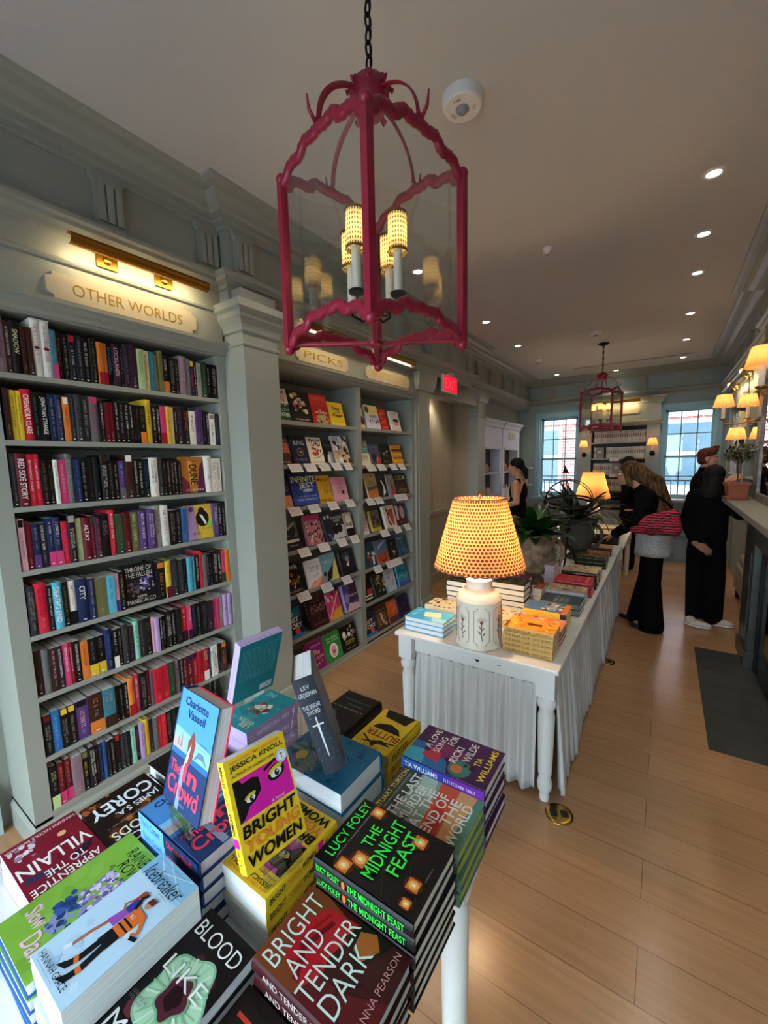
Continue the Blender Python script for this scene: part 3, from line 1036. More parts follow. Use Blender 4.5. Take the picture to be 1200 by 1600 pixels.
d(0, 1, 1.991, 2.114, .215, .03, '#4a2a22', rnd_art(11, ['#d98a6a', '#b85a48', '#5a2a22'], '#e6c9a8'), 'brown and salmon novel with stacked bands')
d(0, 1, 2.135, 2.306, .22, .035, '#20283c', [('t', 'KING', .2, .66, .85, .82, '#b9bcc4', .01), ('c', .5, .42, .2, '#8a5a3a'), ('c', .5, .42, .13, '#20283c'), ('c', .52, .42, .06, '#c98a4a'), ('g', .2, .1, .85, .2, '#9aa4b8')], 'navy novel with a bronze ring under grey capitals')
d(0, 1, 2.313, 2.47, .215, .02, '#efe2c8', [('t', 'TOAD', .1, .66, .92, .93, '#1c1512', .02), ('s', .3, .35, .85, .62, ['#d8442c', '#b8321f', '#a85a2c'], 16, .1), ('l', [(.2, .22), (.5, .24), (.7, .28), (.95, .4)], .03, '#3a2016'), ('g', .1, .04, .95, .11, '#3a2016')], 'cream novel with tall black title and red creature')
d(0, 1, 2.478, 2.587, .19, .018, '#19191b', [('p', [(.2, .05), (.5, .55), (.95, .5), (.9, 0)], '#8d9094'), ('c', .45, .22, .17, '#d9d6d0', .2), ('g', .15, .76, .85, .86, '#7d8288')], 'small black novel with a grey figure')
d(0, 1, 2.604, 2.795, .235, .028, '#cfc9bf', [('s', .05, .05, .95, .95, ['#1d1a1a', '#f2ece0', '#2a2524', '#8a8a8a', '#d9a878'], 34, .14), ('p', [(.3, .3), (.7, .32), (.62, .55), (.35, .52)], '#d9a878')], 'tall black and white patterned novel')
d(0, 2, 2.002, 2.11, .205, .022, '#3a2458', [('r', 0, 0, 1, .45, '#d98a5a'), ('s', .1, .05, .9, .42, ['#b8603c', '#e8b28a'], 9, .1), ('g', .1, .6, .8, .78, '#b9a0d4', 2)], 'purple and orange novel at the bay edge')
d(0, 2, 2.117, 2.396, .235, .06, '#2f52a8', [('r', 0, .62, 1, 1, '#26358a'), ('t', 'INFINITE', .06, .74, .97, .93, '#e2e86a', .02), ('t', 'JEST', .3, .5, .9, .72, '#e9ecc0', .02), ('c', .62, .46, .2, '#c9cfe0', .05), ('g', .25, .24, .95, .3, W_), ('g', .15, .12, .95, .2, W_)], 'thick blue paperback with large pale yellow title', '#1f3568')
d(0, 2, 2.396, 2.557, .225, .025, '#d9a224', [('t', 'Martyr!', .08, .74, .92, .92, '#5a2a16', .01), ('t', 'Kaveh Akbar', .08, .06, .92, .18, '#5a2a16', .01), ('s', .2, .3, .8, .6, ['#c98f1c', '#e8b83c'], 8, .08)], 'mustard yellow novel with brown lettering')
d(0, 2, 2.576, 2.752, .205, .02, '#e2a3ae', [('r', 0, .68, 1, .98, '#dc8f9e'), ('g', .35, .56, .8, .62, '#8a5a60'), ('c', .68, .36, .1, '#5a2630'), ('c', .35, .92, .04, '#8a3040')], 'pink paperback with a small dark dot')
d(0, 3, 2.0, 2.166, .21, .025, '#2a2a2a', [('p', [(0, .5), (1, .45), (1, 1), (0, 1)], '#6a6e6c'), ('c', .55, .68, .33, '#222827', .2), ('p', [(.3, .8), (.8, .98), (.95, .95), (.4, .72)], '#b9bfbc'), ('r', 0, .28, 1, .38, W_), ('g', .25, .12, .9, .2, '#cfcac2')], 'black and grey photo cover with white band')
d(0, 3, 2.253, 2.422, .235, .04, '#c97a86', [('r', 0, .82, 1, 1, '#b83a72'), ('s', .04, .06, .96, .8, ['#4a3230', '#d9a08a', '#8a4a44', '#efd0b4', '#2a1c1c'], 60, .07)], 'pink topped novel with mosaic crowd')
d(0, 3, 2.458, 2.70, .22, .03, '#2a2a30', [('p', [(.3, 0), (1, .05), (1, .5), (.6, .6)], '#c9c4bd'), ('c', .52, .38, .17, '#151317'), ('c', .74, .4, .15, '#151317'), ('t', 'SHUGGIE', .38, .78, .95, .88, '#c9c6c2', .01), ('t', 'BAIN', .5, .66, .82, .76, '#c9c6c2', .01), ('r', .04, .82, .14, .94, '#c9c4bd'), ('r', .2, .84, .32, .96, '#c9c4bd'), ('s', .08, .05, .3, .3, ['#7a72b8', '#3a3860'], 8, .05)], 'black and white photo novel with two heads')
d(0, 3, 2.716, 2.82, .21, .02, '#b9a590', [('c', .5, .72, .34, '#e9dcc4', .2), ('r', 0, 0, 1, .34, '#141112'), ('r', 0, .34, 1, .42, W_), ('s', .2, .42, .9, .56, ['#7a2a3a', '#5a2030'], 7, .1)], 'cream novel with a pale head')
d(0, 4, 1.995, 2.177, .235, .025, '#15110f', [('t', 'DOWN', .02, .76, .86, .92, W_, .01), ('s', .2, .3, .9, .7, ['#c0342c', '#3a7a3a', '#e0b83a', '#8a2a24'], 14, .09), ('p', [(.3, .3), (.45, .2), (.6, .32), (.5, .16)], W_), ('g', .1, .04, .95, .13, '#d9c8b4', 2)], 'black novel with white capitals and a red bird')
d(0, 4, 2.233, 2.403, .215, .022, '#efe8e2', [('p', [(0, 0), (1, 0), (1, .28), (.4, .2)], '#e8745a'), ('p', [(0, .0), (.6, .0), (1, .3), (1, .36)], '#f2a890'), ('g', .28, .55, .9, .76, '#2c3236', 2), ('g', .35, .36, .8, .44, '#3c5560')], 'white paperback with a coral wave')
d(0, 4, 2.403, 2.589, .225, .03, '#7fa8b0', [('p', [(.5, 0), (1, 0), (1, .8), (.75, .5)], '#e0cf6a'), ('p', [(.2, 0), (.55, .1), (.8, .62), (.62, .5), (.3, .3)], '#2c211d'), ('g', .18, .66, .75, .78, '#dfe9ea'), ('c', .15, .3, .1, '#2c3a3a')], 'pale blue novel with dark tree and yellow edge')
d(0, 4, 2.639, 2.826, .22, .025, '#25222a', [('c', .45, .72, .24, '#4a4450', .18), ('c', .5, .62, .14, '#8d868a', .12), ('r', 0, 0, 1, .25, '#1a1822'), ('p', [(.35, .4), (.55, .3), (.6, .52)], W_)], 'dark novel with a dim portrait')
d(0, 5, 1.999, 2.164, .225, .025, '#1d2f4a', [('p', [(0, .6), (1, .7), (1, 1), (0, 1)], '#2a6a9a'), ('t', 'OST', .05, .52, .8, .68, W_, .02), ('t', 'TORY', .05, .32, .95, .48, W_, .02), ('r', .45, .06, .75, .3, '#d8442c'), ('r', 0, 0, 1, .12, '#2a7ab0'), ('c', .3, .82, .18, '#8ac0a8')], 'blue novel with white capitals and red tower, left bay')
d(0, 5, 2.246, 2.448, .235, .035, '#3a1a20', [('t', 'ATLAS', .1, .62, .92, .76, '#b98a7a', .0), ('t', 'COMPLEX', .1, .5, .92, .6, '#a87a6a', .0), ('g', .15, .1, .9, .16, '#a87a6a'), ('l', [(.5, .46), (.48, .35), (.5, .24)], .02, '#8a5a50'), ('g', .3, .84, .7, .92, '#8a5a50')], 'dark maroon novel with thin rose gold capitals')
d(0, 5, 2.448, 2.622, .225, .03, '#d83a6a', [('p', [(0, 0), (1, 0), (1, .4), (.55, .35)], '#e6a52c'), ('l', [(.1, .1), (.5, .5), (.95, .95)], .08, '#f2c0b4'), ('l', [(.3, .9), (.6, .5), (.95, .2)], .05, '#f08a3c'), ('s', .05, .68, .6, .95, ['#3c2630', '#f2c8c8'], 8, .1)], 'hot pink and orange illustrated novel', '#f0b0c8')
d(0, 5, 2.672, 2.865, .235, .045, '#5a4a78', [('p', [(.3, .3), (1, .35), (1, 1), (.5, .95)], '#4a2a3a'), ('p', [(0, 0), (1, 0), (1, .2), (.3, .3)], '#c9a8b4'), ('g', .35, .5, .95, .62, '#d9d2e0'), ('c', .2, .5, .16, '#8d86b8', .2)], 'purple novel with lilac spine', '#b7a2dc')
d(0, 6, 1.992, 2.131, .18, .02, '#c22a34', [('r', 0, 0, .06, 1, W_), ('r', .9, 0, 1, 1, W_), ('s', .2, .3, .8, .7, ['#7a1620', '#e0505a'], 7, .1), ('g', .15, .78, .85, .9, '#f0d0d0')], 'small red paperback on the lowest shelf')
d(0, 6, 2.205, 2.397, .235, .03, '#8a1d74', [('g', .3, .78, .95, .88, '#e6b0d8'), ('t', 'The', .35, .52, .75, .68, '#e8d48a', .01), ('g', .12, .34, .95, .46, '#e8d48a'), ('s', .3, .14, .8, .32, ['#c9a03c', '#a8842c', '#6a1858'], 9, .06)], 'magenta novel with gold lettering')
d(0, 6, 2.397, 2.609, .23, .025, '#2f8a3c', [('g', .2, .66, .9, .88, W_, 2), ('c', .52, .36, .24, '#f4f0ea', .26), ('c', .52, .33, .16, '#e6a8c0', .2), ('c', .52, .32, .08, '#c8386a')], 'green novel with a white and pink pear shape', '#3c9a48')
d(0, 6, 2.609, 2.822, .23, .035, '#17130f', [('s', .2, .45, .9, .92, ['#e9e4d4', '#c9bfae', '#8a8274'], 9, .12), ('g', .25, .24, .85, .42, '#e6d63a', 2), ('g', .3, .07, .9, .13, '#b9b09c')], 'black novel with white shapes and yellow lettering')
d(1, 0, 2.94, 3.014, .215, .02, '#ecd0a4', [('c', .6, .32, .36, '#4a2a34', .2), ('g', .1, .8, .9, .9, '#7a4a34'), ('g', .1, .64, .9, .72, '#7a4a34')], 'cream novel with a dark pear')
d(1, 0, 3.058, 3.259, .22, .03, '#d4d0d8', [('p', [(.1, .55), (1, .6), (1, 1), (0, 1)], '#e9cc7a'), ('c', .15, .8, .16, '#5c4a26', .14), ('t', 'BURN', .3, .46, .8, .6, '#4c3a4a', .02), ('s', .2, .05, .9, .4, ['#9aa4b8', '#3a3440', '#e0b8c0'], 14, .06)], 'pale yellow and grey novel with dark capitals')
d(1, 0, 3.274, 3.395, .205, .02, '#cc2a22', [('s', .1, .3, .9, .8, ['#e8743c', '#f0a05a', '#a81c18'], 14, .1), ('g', .15, .84, .85, .92, '#f0b090'), ('g', .15, .08, .9, .15, '#f0d0b0')], 'bright red novel with orange sunburst')
d(1, 0, 3.458, 3.623, .195, .03, '#efe6d4', [('g', .15, .84, .85, .91, K_), ('c', .42, .5, .18, '#1d1718', .1), ('c', .66, .52, .18, '#1d1718', .1), ('c', .42, .36, .16, '#dca892', .12), ('c', .68, .34, .16, '#dca892', .12), ('g', .1, .06, .9, .12, K_)], 'white novel with two dark haired faces', '#f2e8da')
d(1, 1, 2.94, 3.089, .23, .02, '#ecdcbc', [('r', 0, .5, 1, .8, '#4f9a84'), ('s', .1, .78, .6, .95, ['#c0302c', '#2f6a3c'], 9, .1), ('g', .05, .55, .9, .72, W_, 2), ('g', .1, .18, .85, .4, '#3a2a20', 2)], 'white novel with green band and red flowers')
d(1, 1, 3.099, 3.251, .2, .02, '#5b5468', [('c', .4, .35, .24, '#2a1c34', .22), ('c', .8, .2, .24, '#d9684a', .2), ('p', [(.6, 0), (1, 0), (.9, .45)], '#b03a2c'), ('g', .2, .82, .85, .9, '#b8b0c0')], 'grey violet novel with orange flames')
d(1, 1, 3.281, 3.436, .205, .02, '#1c1a16', [('s', .25, .35, .8, .75, ['#d9b8a0', '#6a4a3c', '#35402a'], 12, .08), ('g', .15, .1, .85, .22, '#8a8a5c', 2)], 'black novel with a small pale figure')
d(1, 1, 3.479, 3.659, .2, .02, '#dc8a24', [('r', 0, .66, 1, .78, '#5c2430'), ('r', 0, .48, 1, .56, '#e8c43c'), ('r', 0, .3, 1, .36, '#5a2a1c'), ('r', 0, .1, 1, .24, '#e8b02c'), ('g', .2, .84, .85, .92, '#5c2a1c')], 'orange novel with yellow and dark stripes')
d(1, 2, 2.94, 3.021, .21, .02, '#2c1a2c', [('s', .1, .1, .9, .8, ['#4a2a44', '#1c1220'], 8, .15), ('g', .1, .85, .9, .93, '#8a6a84')], 'dark purple novel beside the divider')
d(1, 2, 3.04, 3.21, .235, .03, '#b99c6a', [('r', 0, 0, 1, .32, '#c9783a'), ('p', [(0, .3), (1, .36), (1, .5), (0, .45)], '#6a5a3c'), ('g', .2, .52, .85, .7, '#3c3424', 2), ('c', .6, .88, .05, K_)], 'tan novel with orange foot', '#e8d9b4')
d(1, 2, 3.23, 3.352, .21, .02, '#1c1c1c', [('p', [(.4, .05), (.6, .4), (.5, .72), (.75, .6), (.85, .2)], '#e6dccb'), ('c', .5, .72, .12, '#d9c9b4'), ('g', .15, .88, .85, .95, '#8a8a88')], 'black novel with a white statue')
d(1, 2, 3.383, 3.513, .215, .02, '#8a8580', [('p', [(.2, 0), (1, 0), (.9, .3), (.5, .7), (.4, .3)], '#a83038'), ('g', .2, .82, .8, .92, '#e0dcd8')], 'grey novel with a red dress')
d(1, 2, 3.524, 3.745, .215, .025, '#1d1512', [('g', .1, .68, .7, .92, '#d9d03a', 2), ('c', .82, .8, .1, '#cfcab0'), ('s', .1, .35, .9, .6, ['#6a3a22', '#3a2016'], 10, .1), ('g', .1, .08, .9, .28, '#d9a52c', 2)], 'black novel with yellow lettering, right bay')
d(1, 3, 2.94, 3.035, .215, .02, '#eadfda', [('g', .08, .1, .92, .92, '#8a2a4a', 6)], 'white novel filled with crimson words')
d(1, 3, 3.091, 3.237, .2, .04, '#6a5c34', [('r', .1, .3, .9, .75, '#4a2c3a'), ('r', 0, .0, 1, .18, '#b8a83c'), ('s', .2, .3, .8, .7, ['#2a1c20', '#8a6a4a'], 8, .1)], 'olive novel with a framed picture', '#c9b14a')
d(1, 3, 3.319, 3.514, .225, .03, '#e3cfae', [('p', [(.3, .15), (.8, .1), (.85, .85), (.4, .8)], '#b83a2c'), ('l', [(.25, .9), (.35, .6), (.3, .3), (.5, .1)], .1, K_), ('l', [(.4, .55), (.45, .3), (.6, .15)], .08, W_)], 'cream novel with red and black brush shapes', '#f0e6d8')
d(1, 3, 3.52, 3.712, .225, .02, '#4a1620', [('c', .68, .6, .24, '#b9a7a4', .3), ('p', [(.05, .3), (.25, .25), (.35, .9), (.1, .95)], '#dcc9c4'), ('s', .1, .04, .9, .25, ['#8a2a34', '#2a0c12'], 8, .1)], 'dark red novel with a pale disc')
d(1, 4, 2.945, 3.146, .235, .025, '#244a5c', [('s', .3, .1, .95, .6, ['#7a3a2c', '#e9dccb', '#4a2a22', '#a86a4c'], 14, .11), ('p', [(.7, .05), (.85, .1), (.9, .45), (.75, .4)], '#ece3d4')], 'deep teal novel with a brown animal')
d(1, 4, 3.165, 3.365, .225, .025, '#5a6c88', [('r', 0, 0, 1, .42, '#c85a34')] + [('l', [(.5, .02), (.5 + q * .1, .22), (.5 + q * .12, .42)], .025, '#5a2018') for q in (-4, -3, -2, -1, 0, 1, 2, 3, 4)] + [('p', [(.1, .6), (.8, .85), (.9, .95), (.3, .8)], '#a8b4c4')], 'slate novel with rust red field lines')
d(1, 4, 3.371, 3.530, .2, .02, '#17120e', [('s', .3, .2, .8, .8, ['#e6d8b0', '#b89a6a', '#6a3a2c'], 9, .09)], 'black novel with a cream figure, right bay')
d(1, 4, 3.538, 3.716, .21, .02, '#2a5468', [('s', .1, .1, .95, .9, ['#3f7a8c', '#27405c', '#5a6a8c'], 16, .12), ('g', .15, .84, .8, .92, '#cfe0e6')], 'teal blue painterly novel')
d(1, 5, 2.945, 3.078, .23, .03, '#1d1a1c', [('r', .1, .1, .95, .16, '#e6dccb'), ('r', .1, .22, .95, .28, '#e6dccb'), ('r', .4, .28, 1, .5, '#c0382c')], 'dark novel with red and white stripes', '#57603c')
d(1, 5, 3.115, 3.299, .225, .03, '#20261c', [('s', .1, .1, .95, .9, ['#b88a5a', '#7a8a5c', '#5a3a2a', '#d9b48a', '#3a4a2c'], 26, .11)], 'dark green floral novel', '#2c3a26')
d(1, 5, 3.299, 3.493, .225, .025, '#c3ccd4', [('s', .15, .2, .85, .9, ['#d8d4d0', '#9aaab8', '#c8a8a0'], 14, .12), ('r', 0, 0, .2, .3, '#7ab4d8')], 'pale blue and white novel', '#b6d2e8')
d(1, 5, 3.542, 3.738, .225, .03, '#3a8a9a', [('l', [(0, .6), (.3, .75), (.7, .6), (1, .8)], .12, '#2c5a64'), ('l', [(0, .4), (.4, .5), (.7, .35), (1, .5)], .1, '#5ab0a8'), ('r', 0, 0, 1, .2, '#4a5aa0')], 'turquoise wavy novel with bright spine', '#3fa9d6')
d(1, 6, 2.945, 3.13, .225, .025, '#1d2f4a', [('p', [(0, .6), (1, .7), (1, 1), (0, 1)], '#2c3c48'), ('t', 'OST', .05, .52, .8, .68, W_, .02), ('t', 'TORY', .05, .32, .95, .48, W_, .02), ('r', .45, .06, .75, .3, '#d8442c'), ('r', 0, 0, 1, .12, '#2a7ab0')], 'blue novel with white capitals and red tower, right bay')
d(1, 6, 3.13, 3.339, .23, .03, '#4a2c20', [('r', .12, .12, .88, .7, '#6a5a3a'), ('s', .18, .15, .82, .65, ['#d9b08a', '#2f4a2a', '#8a4a3a', '#3a2a20'], 20, .09), ('g', .1, .76, .9, .86, '#b88a6a'), ('c', .5, .5, .1, '#dcb49a', .12)], 'brown novel with a painted group')
d(1, 6, 3.349, 3.521, .225, .02, '#d8602c', [('r', 0, 0, 1, .3, '#5a3a3c'), ('s', .1, .3, .9, .6, ['#e88a4a', '#b8402c'], 12, .1), ('g', .15, .7, .85, .92, '#f0b06a', 2)], 'orange novel with a dark foot')
d(1, 6, 3.543, 3.741, .225, .03, '#251c44', [('s', .2, .2, .9, .85, ['#3a2c5c', '#4a3a30', '#181230'], 16, .1), ('g', .3, .06, .9, .12, '#b8a86a')], 'navy purple novel with faint gold', '#2f2560')
ROWN = ['top', 'second', 'third', 'fourth', 'fifth', 'sixth', 'lowest']
for (bay, row, y0, y1, h, t, cov, art, lab, sp) in D:
    z = (DL, DR)[bay][row]
    lo, hi = ((2.018, 2.866), (2.938, 3.797))[bay]
    y0, y1 = max(y0, lo), min(y1, hi)
    o = book(y1 - y0 - .004, h, t, cov, art, [('g', .08, .2, .7, .8, '#d9d2c6')], spine=sp)
    tl = radians(15)
    o.matrix_world = frame((0, 1, 0), (-sin(tl), 0, cos(tl)), (BX - .008 - t * cos(tl), y0 + .002, z + .001))
    tag(o, '%s, %s row of wide bookcase' % (lab, ROWN[row]), 'book', 'face-out books in the %s bay' % ('left', 'right')[bay])
# card tags hooked on the shelf edges
CARDS = [(0, 1, [(2.05, .12), (2.205, .115), (2.36, .11), (2.51, .105), (2.655, .09)]), (0, 2, [(2.03, .115), (2.225, .115), (2.445, .11), (2.66, .11)]),
         (0, 3, [(2.105, .11), (2.315, .12), (2.54, .11), (2.71, .105)]), (0, 4, [(2.075, .12), (2.33, .12), (2.585, .11)]),
         (1, 1, [(2.965, .13), (3.135, .12), (3.34, .11), (3.5, .105)]), (1, 2, [(2.95, .115), (3.085, .115), (3.42, .22)]), (1, 3, [(3.16, .13), (3.395, .12), (3.59, .11)]), (1, 4, [(3.04, .12), (3.25, .27)])]
pos = ['first', 'second', 'third', 'fourth', 'fifth']
for bay, row, ys in CARDS:
    z = (DL, DR)[bay][row]
    for k, (y, w) in enumerate(ys):
        b = MB()
        a = radians(38)
        M = frame((0, 1, 0), (-cos(a + .3), 0, sin(a + .3)), (BX + .048, y, z - .047))
        b.box(0, w, 0, .072, 0, .0012, M_CARD, M)
        glyphs(b, M, .008, w - .008, .012, .062, .0014, print_mat('#8d8688'), row * 10 + k + bay * 50, 5)
        o = b.build('shelf_card')
        tag(o, '%s white review card from left under %s row, %s bay of wide bookcase' % (pos[k], ROWN[row], ('left', 'right')[bay]), 'card', 'review cards on the shelf edges')

# ---- name plaques and picture lights above the bookcases
M_PLAQ = mat('#b9ab93', 0.5, var=0.04)
M_GOLD = mat('#cfa83a', 0.3, 0.7, var=0.08)
def plaque(y0, y1, z0, z1, x, body, label):
    w, h = y1 - y0, z1 - z0
    n = h * .22
    pts = [(n, 0), (w - n, 0), (w - n, n * .6), (w, n), (w, h - n), (w - n, h - n * .6), (w - n, h), (n, h), (n, h - n * .6), (0, h - n), (0, n), (n, n * .6)]
    b = MB()
    M = frame((0, 1, 0), (0, 0, 1), (x, y0, z0))
    b.prism(pts, 0, .012, M_PLAQ)
    o = b.build('name_plaque', None, M, bevel=.002)
    t = MB()
    t.text(body, M_GOLD, Matrix.Identity(4), w * .14, w * .88, h * .27, h * .72, .0128)
    t.build('lettering', o)['label'] = 'gold lettering'
    return tag(o, label, 'sign')
plaque(0.735, 1.41, 2.425, 2.535, -2.2, 'OTHER WORLDS', 'beige plaque lettered OTHER WORLDS over the tall bookcase')
plaque(2.16, 2.74, 2.43, 2.545, -2.2, 'PICKS', 'beige plaque lettered PICKS over left bay of the wide bookcase')
plaque(2.98, 3.72, 2.43, 2.545, -2.2, 'BESTSELLERS', 'beige plaque lettered BESTSELLERS over right bay of the wide bookcase')
M_TUBE = emis('#ffe2a8', 5.0)
def picture_light(y0, y1, label, x=-2.2, z=2.655):
    cy = (y0 + y1) / 2
    o = thing('picture_light', label, 'picture light', (x, cy, z), 0, 'brass picture lights over the bookcases')
    L2 = (y1 - y0) / 2
    b = MB()
    pts = []
    for k in range(9):
        a = radians(-100 + 230 * k / 8)
        pts.append((.105 + .026 * cos(a), .026 * sin(a)))
    pts += [(x_ * .90 + .0105, z_ * .90) for x_, z_ in reversed(pts)]
    M = frame((1, 0, 0), (0, 0, 1), (0, 0, 0))     # local z -> -y
    b.prism(pts, -L2, L2, M_BRASS, M)
    b.build('lamp_hood', o)
    t = MB(); t.tube([(.106, -L2 * .92, .002), (.106, L2 * .92, .002)], .0075, M_TUBE)
    t.build('tube', o)
    for s in (-1, 1):
        q = MB()
        q.box(0, .012, s * L2 * .42 - .045, s * L2 * .42 + .045, -.038, .03, M_BRASS)
        q.ball((.014, s * L2 * .42, -.004), (.012, .02, .02), M_BRASS)
        q.tube([(.01, s * L2 * .42, -.004), (.05, s * L2 * .42, .03), (.10, s * L2 * .42, .022)], .007, M_BRASS)
        q.build('bracket', o, bevel=.002)
    ld = bpy.data.lights.new('tube_light', 'AREA')
    ld.shape = 'RECTANGLE'; ld.size = .025; ld.size_y = (y1 - y0) * .9
    ld.energy = PICT; ld.color = (1, .80, .44)
    lo = bpy.data.objects.new('tube_light', ld)
    COL.objects.link(lo); lo.parent = o
    lo.location = (.092, 0, -.012)
    lo.rotation_euler = (0, radians(48), 0)
    return o
picture_light(0.80, 1.43, 'brass picture light shining on the OTHER WORLDS plaque')
picture_light(2.12, 2.78, 'brass picture light over the PICKS plaque')
picture_light(3.0, 3.66, 'brass picture light over the BESTSELLERS plaque')

# ------------------------------------------------------------------ front table: stacks of new novels
TT = 0.72
def turned_leg(b, x, y, z0, z1, r, m, sq=0.09, sqh=0.16):
    prof = [(.020, 0), (.024, .02), (.020, .04), (.030, .06), (.034, .09), (.026, .13), (.030, .15), (.034, .30), (.037, .46 * 1), (.030, .50), (.040, .515), (.044, .535), (.040, .555), (.030, .565), (.036, .575)]
    H = z1 - sqh - z0
    k = H / .575
    b.lathe([(q * r / .037, z0 + z * k) for q, z in prof], m, 20, T(x, y, 0))
    b.box(x - sq / 2, x + sq / 2, y - sq / 2, y + sq / 2, z1 - sqh, z1, m)
o = thing('display_table', 'white painted table under the stacks of new novels in the front', 'table', (-0.84, 0.45, 0))
inv = T(0.84, -0.45, 0)
b = MB(); b.box(-1.34, -0.365, -0.06, 1.10, TT - .03, TT, M_TABLE); b.build('table_top', o, inv, bevel=.006)
b = MB(); b.box(-1.29, -0.415, -0.02, .93, TT - .14, TT - .03, M_TABLE); b.build('apron', o, inv)
for (x, y) in ((-.405, .885), (-1.29, .885), (-.405, .03), (-1.29, .03)):
    b = MB()
    b.lathe([(.030, 0), (.033, .05), (.036, .3), (.0375, .56), (.03, .575), (.042, .585), (.045, .60), (.04, .615)], M_TABLE, 20, T(x, y, 0))
    b.box(x - .045, x + .045, y - .045, y + .045, .615, TT - .03, M_TABLE)
    b.build('leg', o, inv)

DIR = {'+x': (1, 0, 0), '-x': (-1, 0, 0), '+y': (0, 1, 0), '-y': (0, -1, 0)}
def stack(x0, x1, y0, y1, ztop, n, read, proto, labels, group, jit=0.004, seed=1, z0=TT):
    """n copies of a book piled up inside the given footprint, title reading along 'read'"""
    r = random.Random(seed)
    rx = Vector(DIR[read])
    up = Vector((0, 0, 1)).cross(rx)
    cx, cy = (x0 + x1) / 2, (y0 + y1) / 2
    w, h, t = proto['dims']
    tt = (ztop - z0) / n
    for k in range(n):
        top = k == n - 1
        o = proto if top else proto.copy()
        if not top:
            COL.objects.link(o)
            for ch in proto.children:
                dup_child(ch, o)
        a = radians(r.uniform(-1.2, 1.2)) if not top else 0
        jx, jy = (r.uniform(-jit, jit), r.uniform(-jit, jit)) if not top else (0, 0)
        rx2 = Matrix.Rotation(a, 3, 'Z') @ rx
        up2 = Vector((0, 0, 1)).cross(rx2)
        org = Vector((cx + jx, cy + jy, z0 + k * tt + .0002)) - rx2 * w / 2 - up2 * h / 2
        o.matrix_world = frame(rx2, up2, org)
        lab = labels if top else ' '.join(('%s in pile of the %s' % (ORD[n - 1 - k], labels)).split()[:16])
        tag(o, lab, 'book', group)
def bk(w, h, t, *a, **k):
    o = book(w, h, t, *a, **k)
    return o
def flat_stack(x0, x1, y0, y1, ztop, n, read, cover, art, spine_art, label, group, hard=True, pages=None, spine=None, seed=1, z0=TT, jit=.004):
    along_x = read in ('+x', '-x')
    w, h = ((x1 - x0), (y1 - y0)) if along_x else ((y1 - y0), (x1 - x0))
    t = (ztop - z0) / n
    p = book(w, h, t - .0006, cover, art, spine_art, hard, pages, spine)
    p['dims'] = [w, h, t]
    stack(x0, x1, y0, y1, ztop, n, read, p, label, group, jit, seed, z0)
    del p['dims']
    for o in COL.objects:
        if 'dims' in o: del o['dims']
    return p
GRN = '#35f04a'
def lantern_art(cx, cy, s):
    return [('c', cx, cy, .085 * s, '#5a2410', .075 * s), ('p', [(cx - .06 * s, cy - .05 * s), (cx + .06 * s, cy - .05 * s), (cx + .06 * s, cy + .05 * s), (cx - .06 * s, cy + .05 * s)], '#d9702a'),
            ('c', cx, cy, .045 * s, '#f7b25a', .04 * s), ('c', cx, cy, .018 * s, '#ffe9b0', .02 * s), ('r', cx - .035 * s, cy + .05 * s, cx + .035 * s, cy + .068 * s, '#3a2416'), ('r', cx - .06 * s, cy - .062 * s, cx + .06 * s, cy - .05 * s, '#3a2416')]
mid = [('l', [(0, .3), (.3, .42), (.55, .38), (1, .62)], .012, '#2b2622'), ('l', [(.2, 1), (.4, .6), (.75, .5), (1, .1)], .01, '#2f2a24'), ('l', [(.1, .0), (.5, .25), (.9, .2)], .01, '#2b2622'), ('l', [(.6, 0), (.62, .3), (.8, .5)], .01, '#2b2622')]
mid += lantern_art(.22, .60, 1.25) + lantern_art(.20, .20 + .55, .0) if False else []
mid = [('l', [(0, .3), (.3, .42), (.55, .38), (1, .62)], .012, '#2b2622'), ('l', [(.2, 1), (.4, .6), (.75, .5), (1, .1)], .01, '#2f2a24'), ('l', [(.1, .0), (.5, .25), (.9, .2)], .01, '#2b2622')]
mid += lantern_art(.26, .64, 1.3) + lantern_art(.10, .73, 1.25) + lantern_art(.90, .78, 1.2) + lantern_art(.82, .28, 1.2) + lantern_art(.33, .14, 1.1) + lantern_art(.12, .12, .8)
mid += [('T', 'LUCY FOLEY', .10, .86, .94, .955, GRN, 2, .004), ('g', .12, .815, .9, .83, '#b9b4a8'),
        ('T', 'THE', .42, .625, .72, .73, GRN, 3, .006), ('T', 'MIDNIGHT', .12, .45, .93, .58, GRN, 3, .006), ('T', 'FEAST', .30, .285, .88, .41, GRN, 3, .006), ('g', .42, .06, .62, .075, '#a8a298')]
flat_stack(-.56, -.325, .54, .714, .90, 6, '+y', '#161213', mid,
           [('T', 'LUCY FOLEY', .04, .3, .30, .74, GRN, 0, .003), ('T', 'THE MIDNIGHT FEAST', .38, .26, .93, .76, GRN, 0, .003), ('c', .34, .5, .018, '#d9702a', .3)],
           'black hardcover with acid green hand lettering and glowing lanterns', 'stack of black novels with green lettering', seed=3)
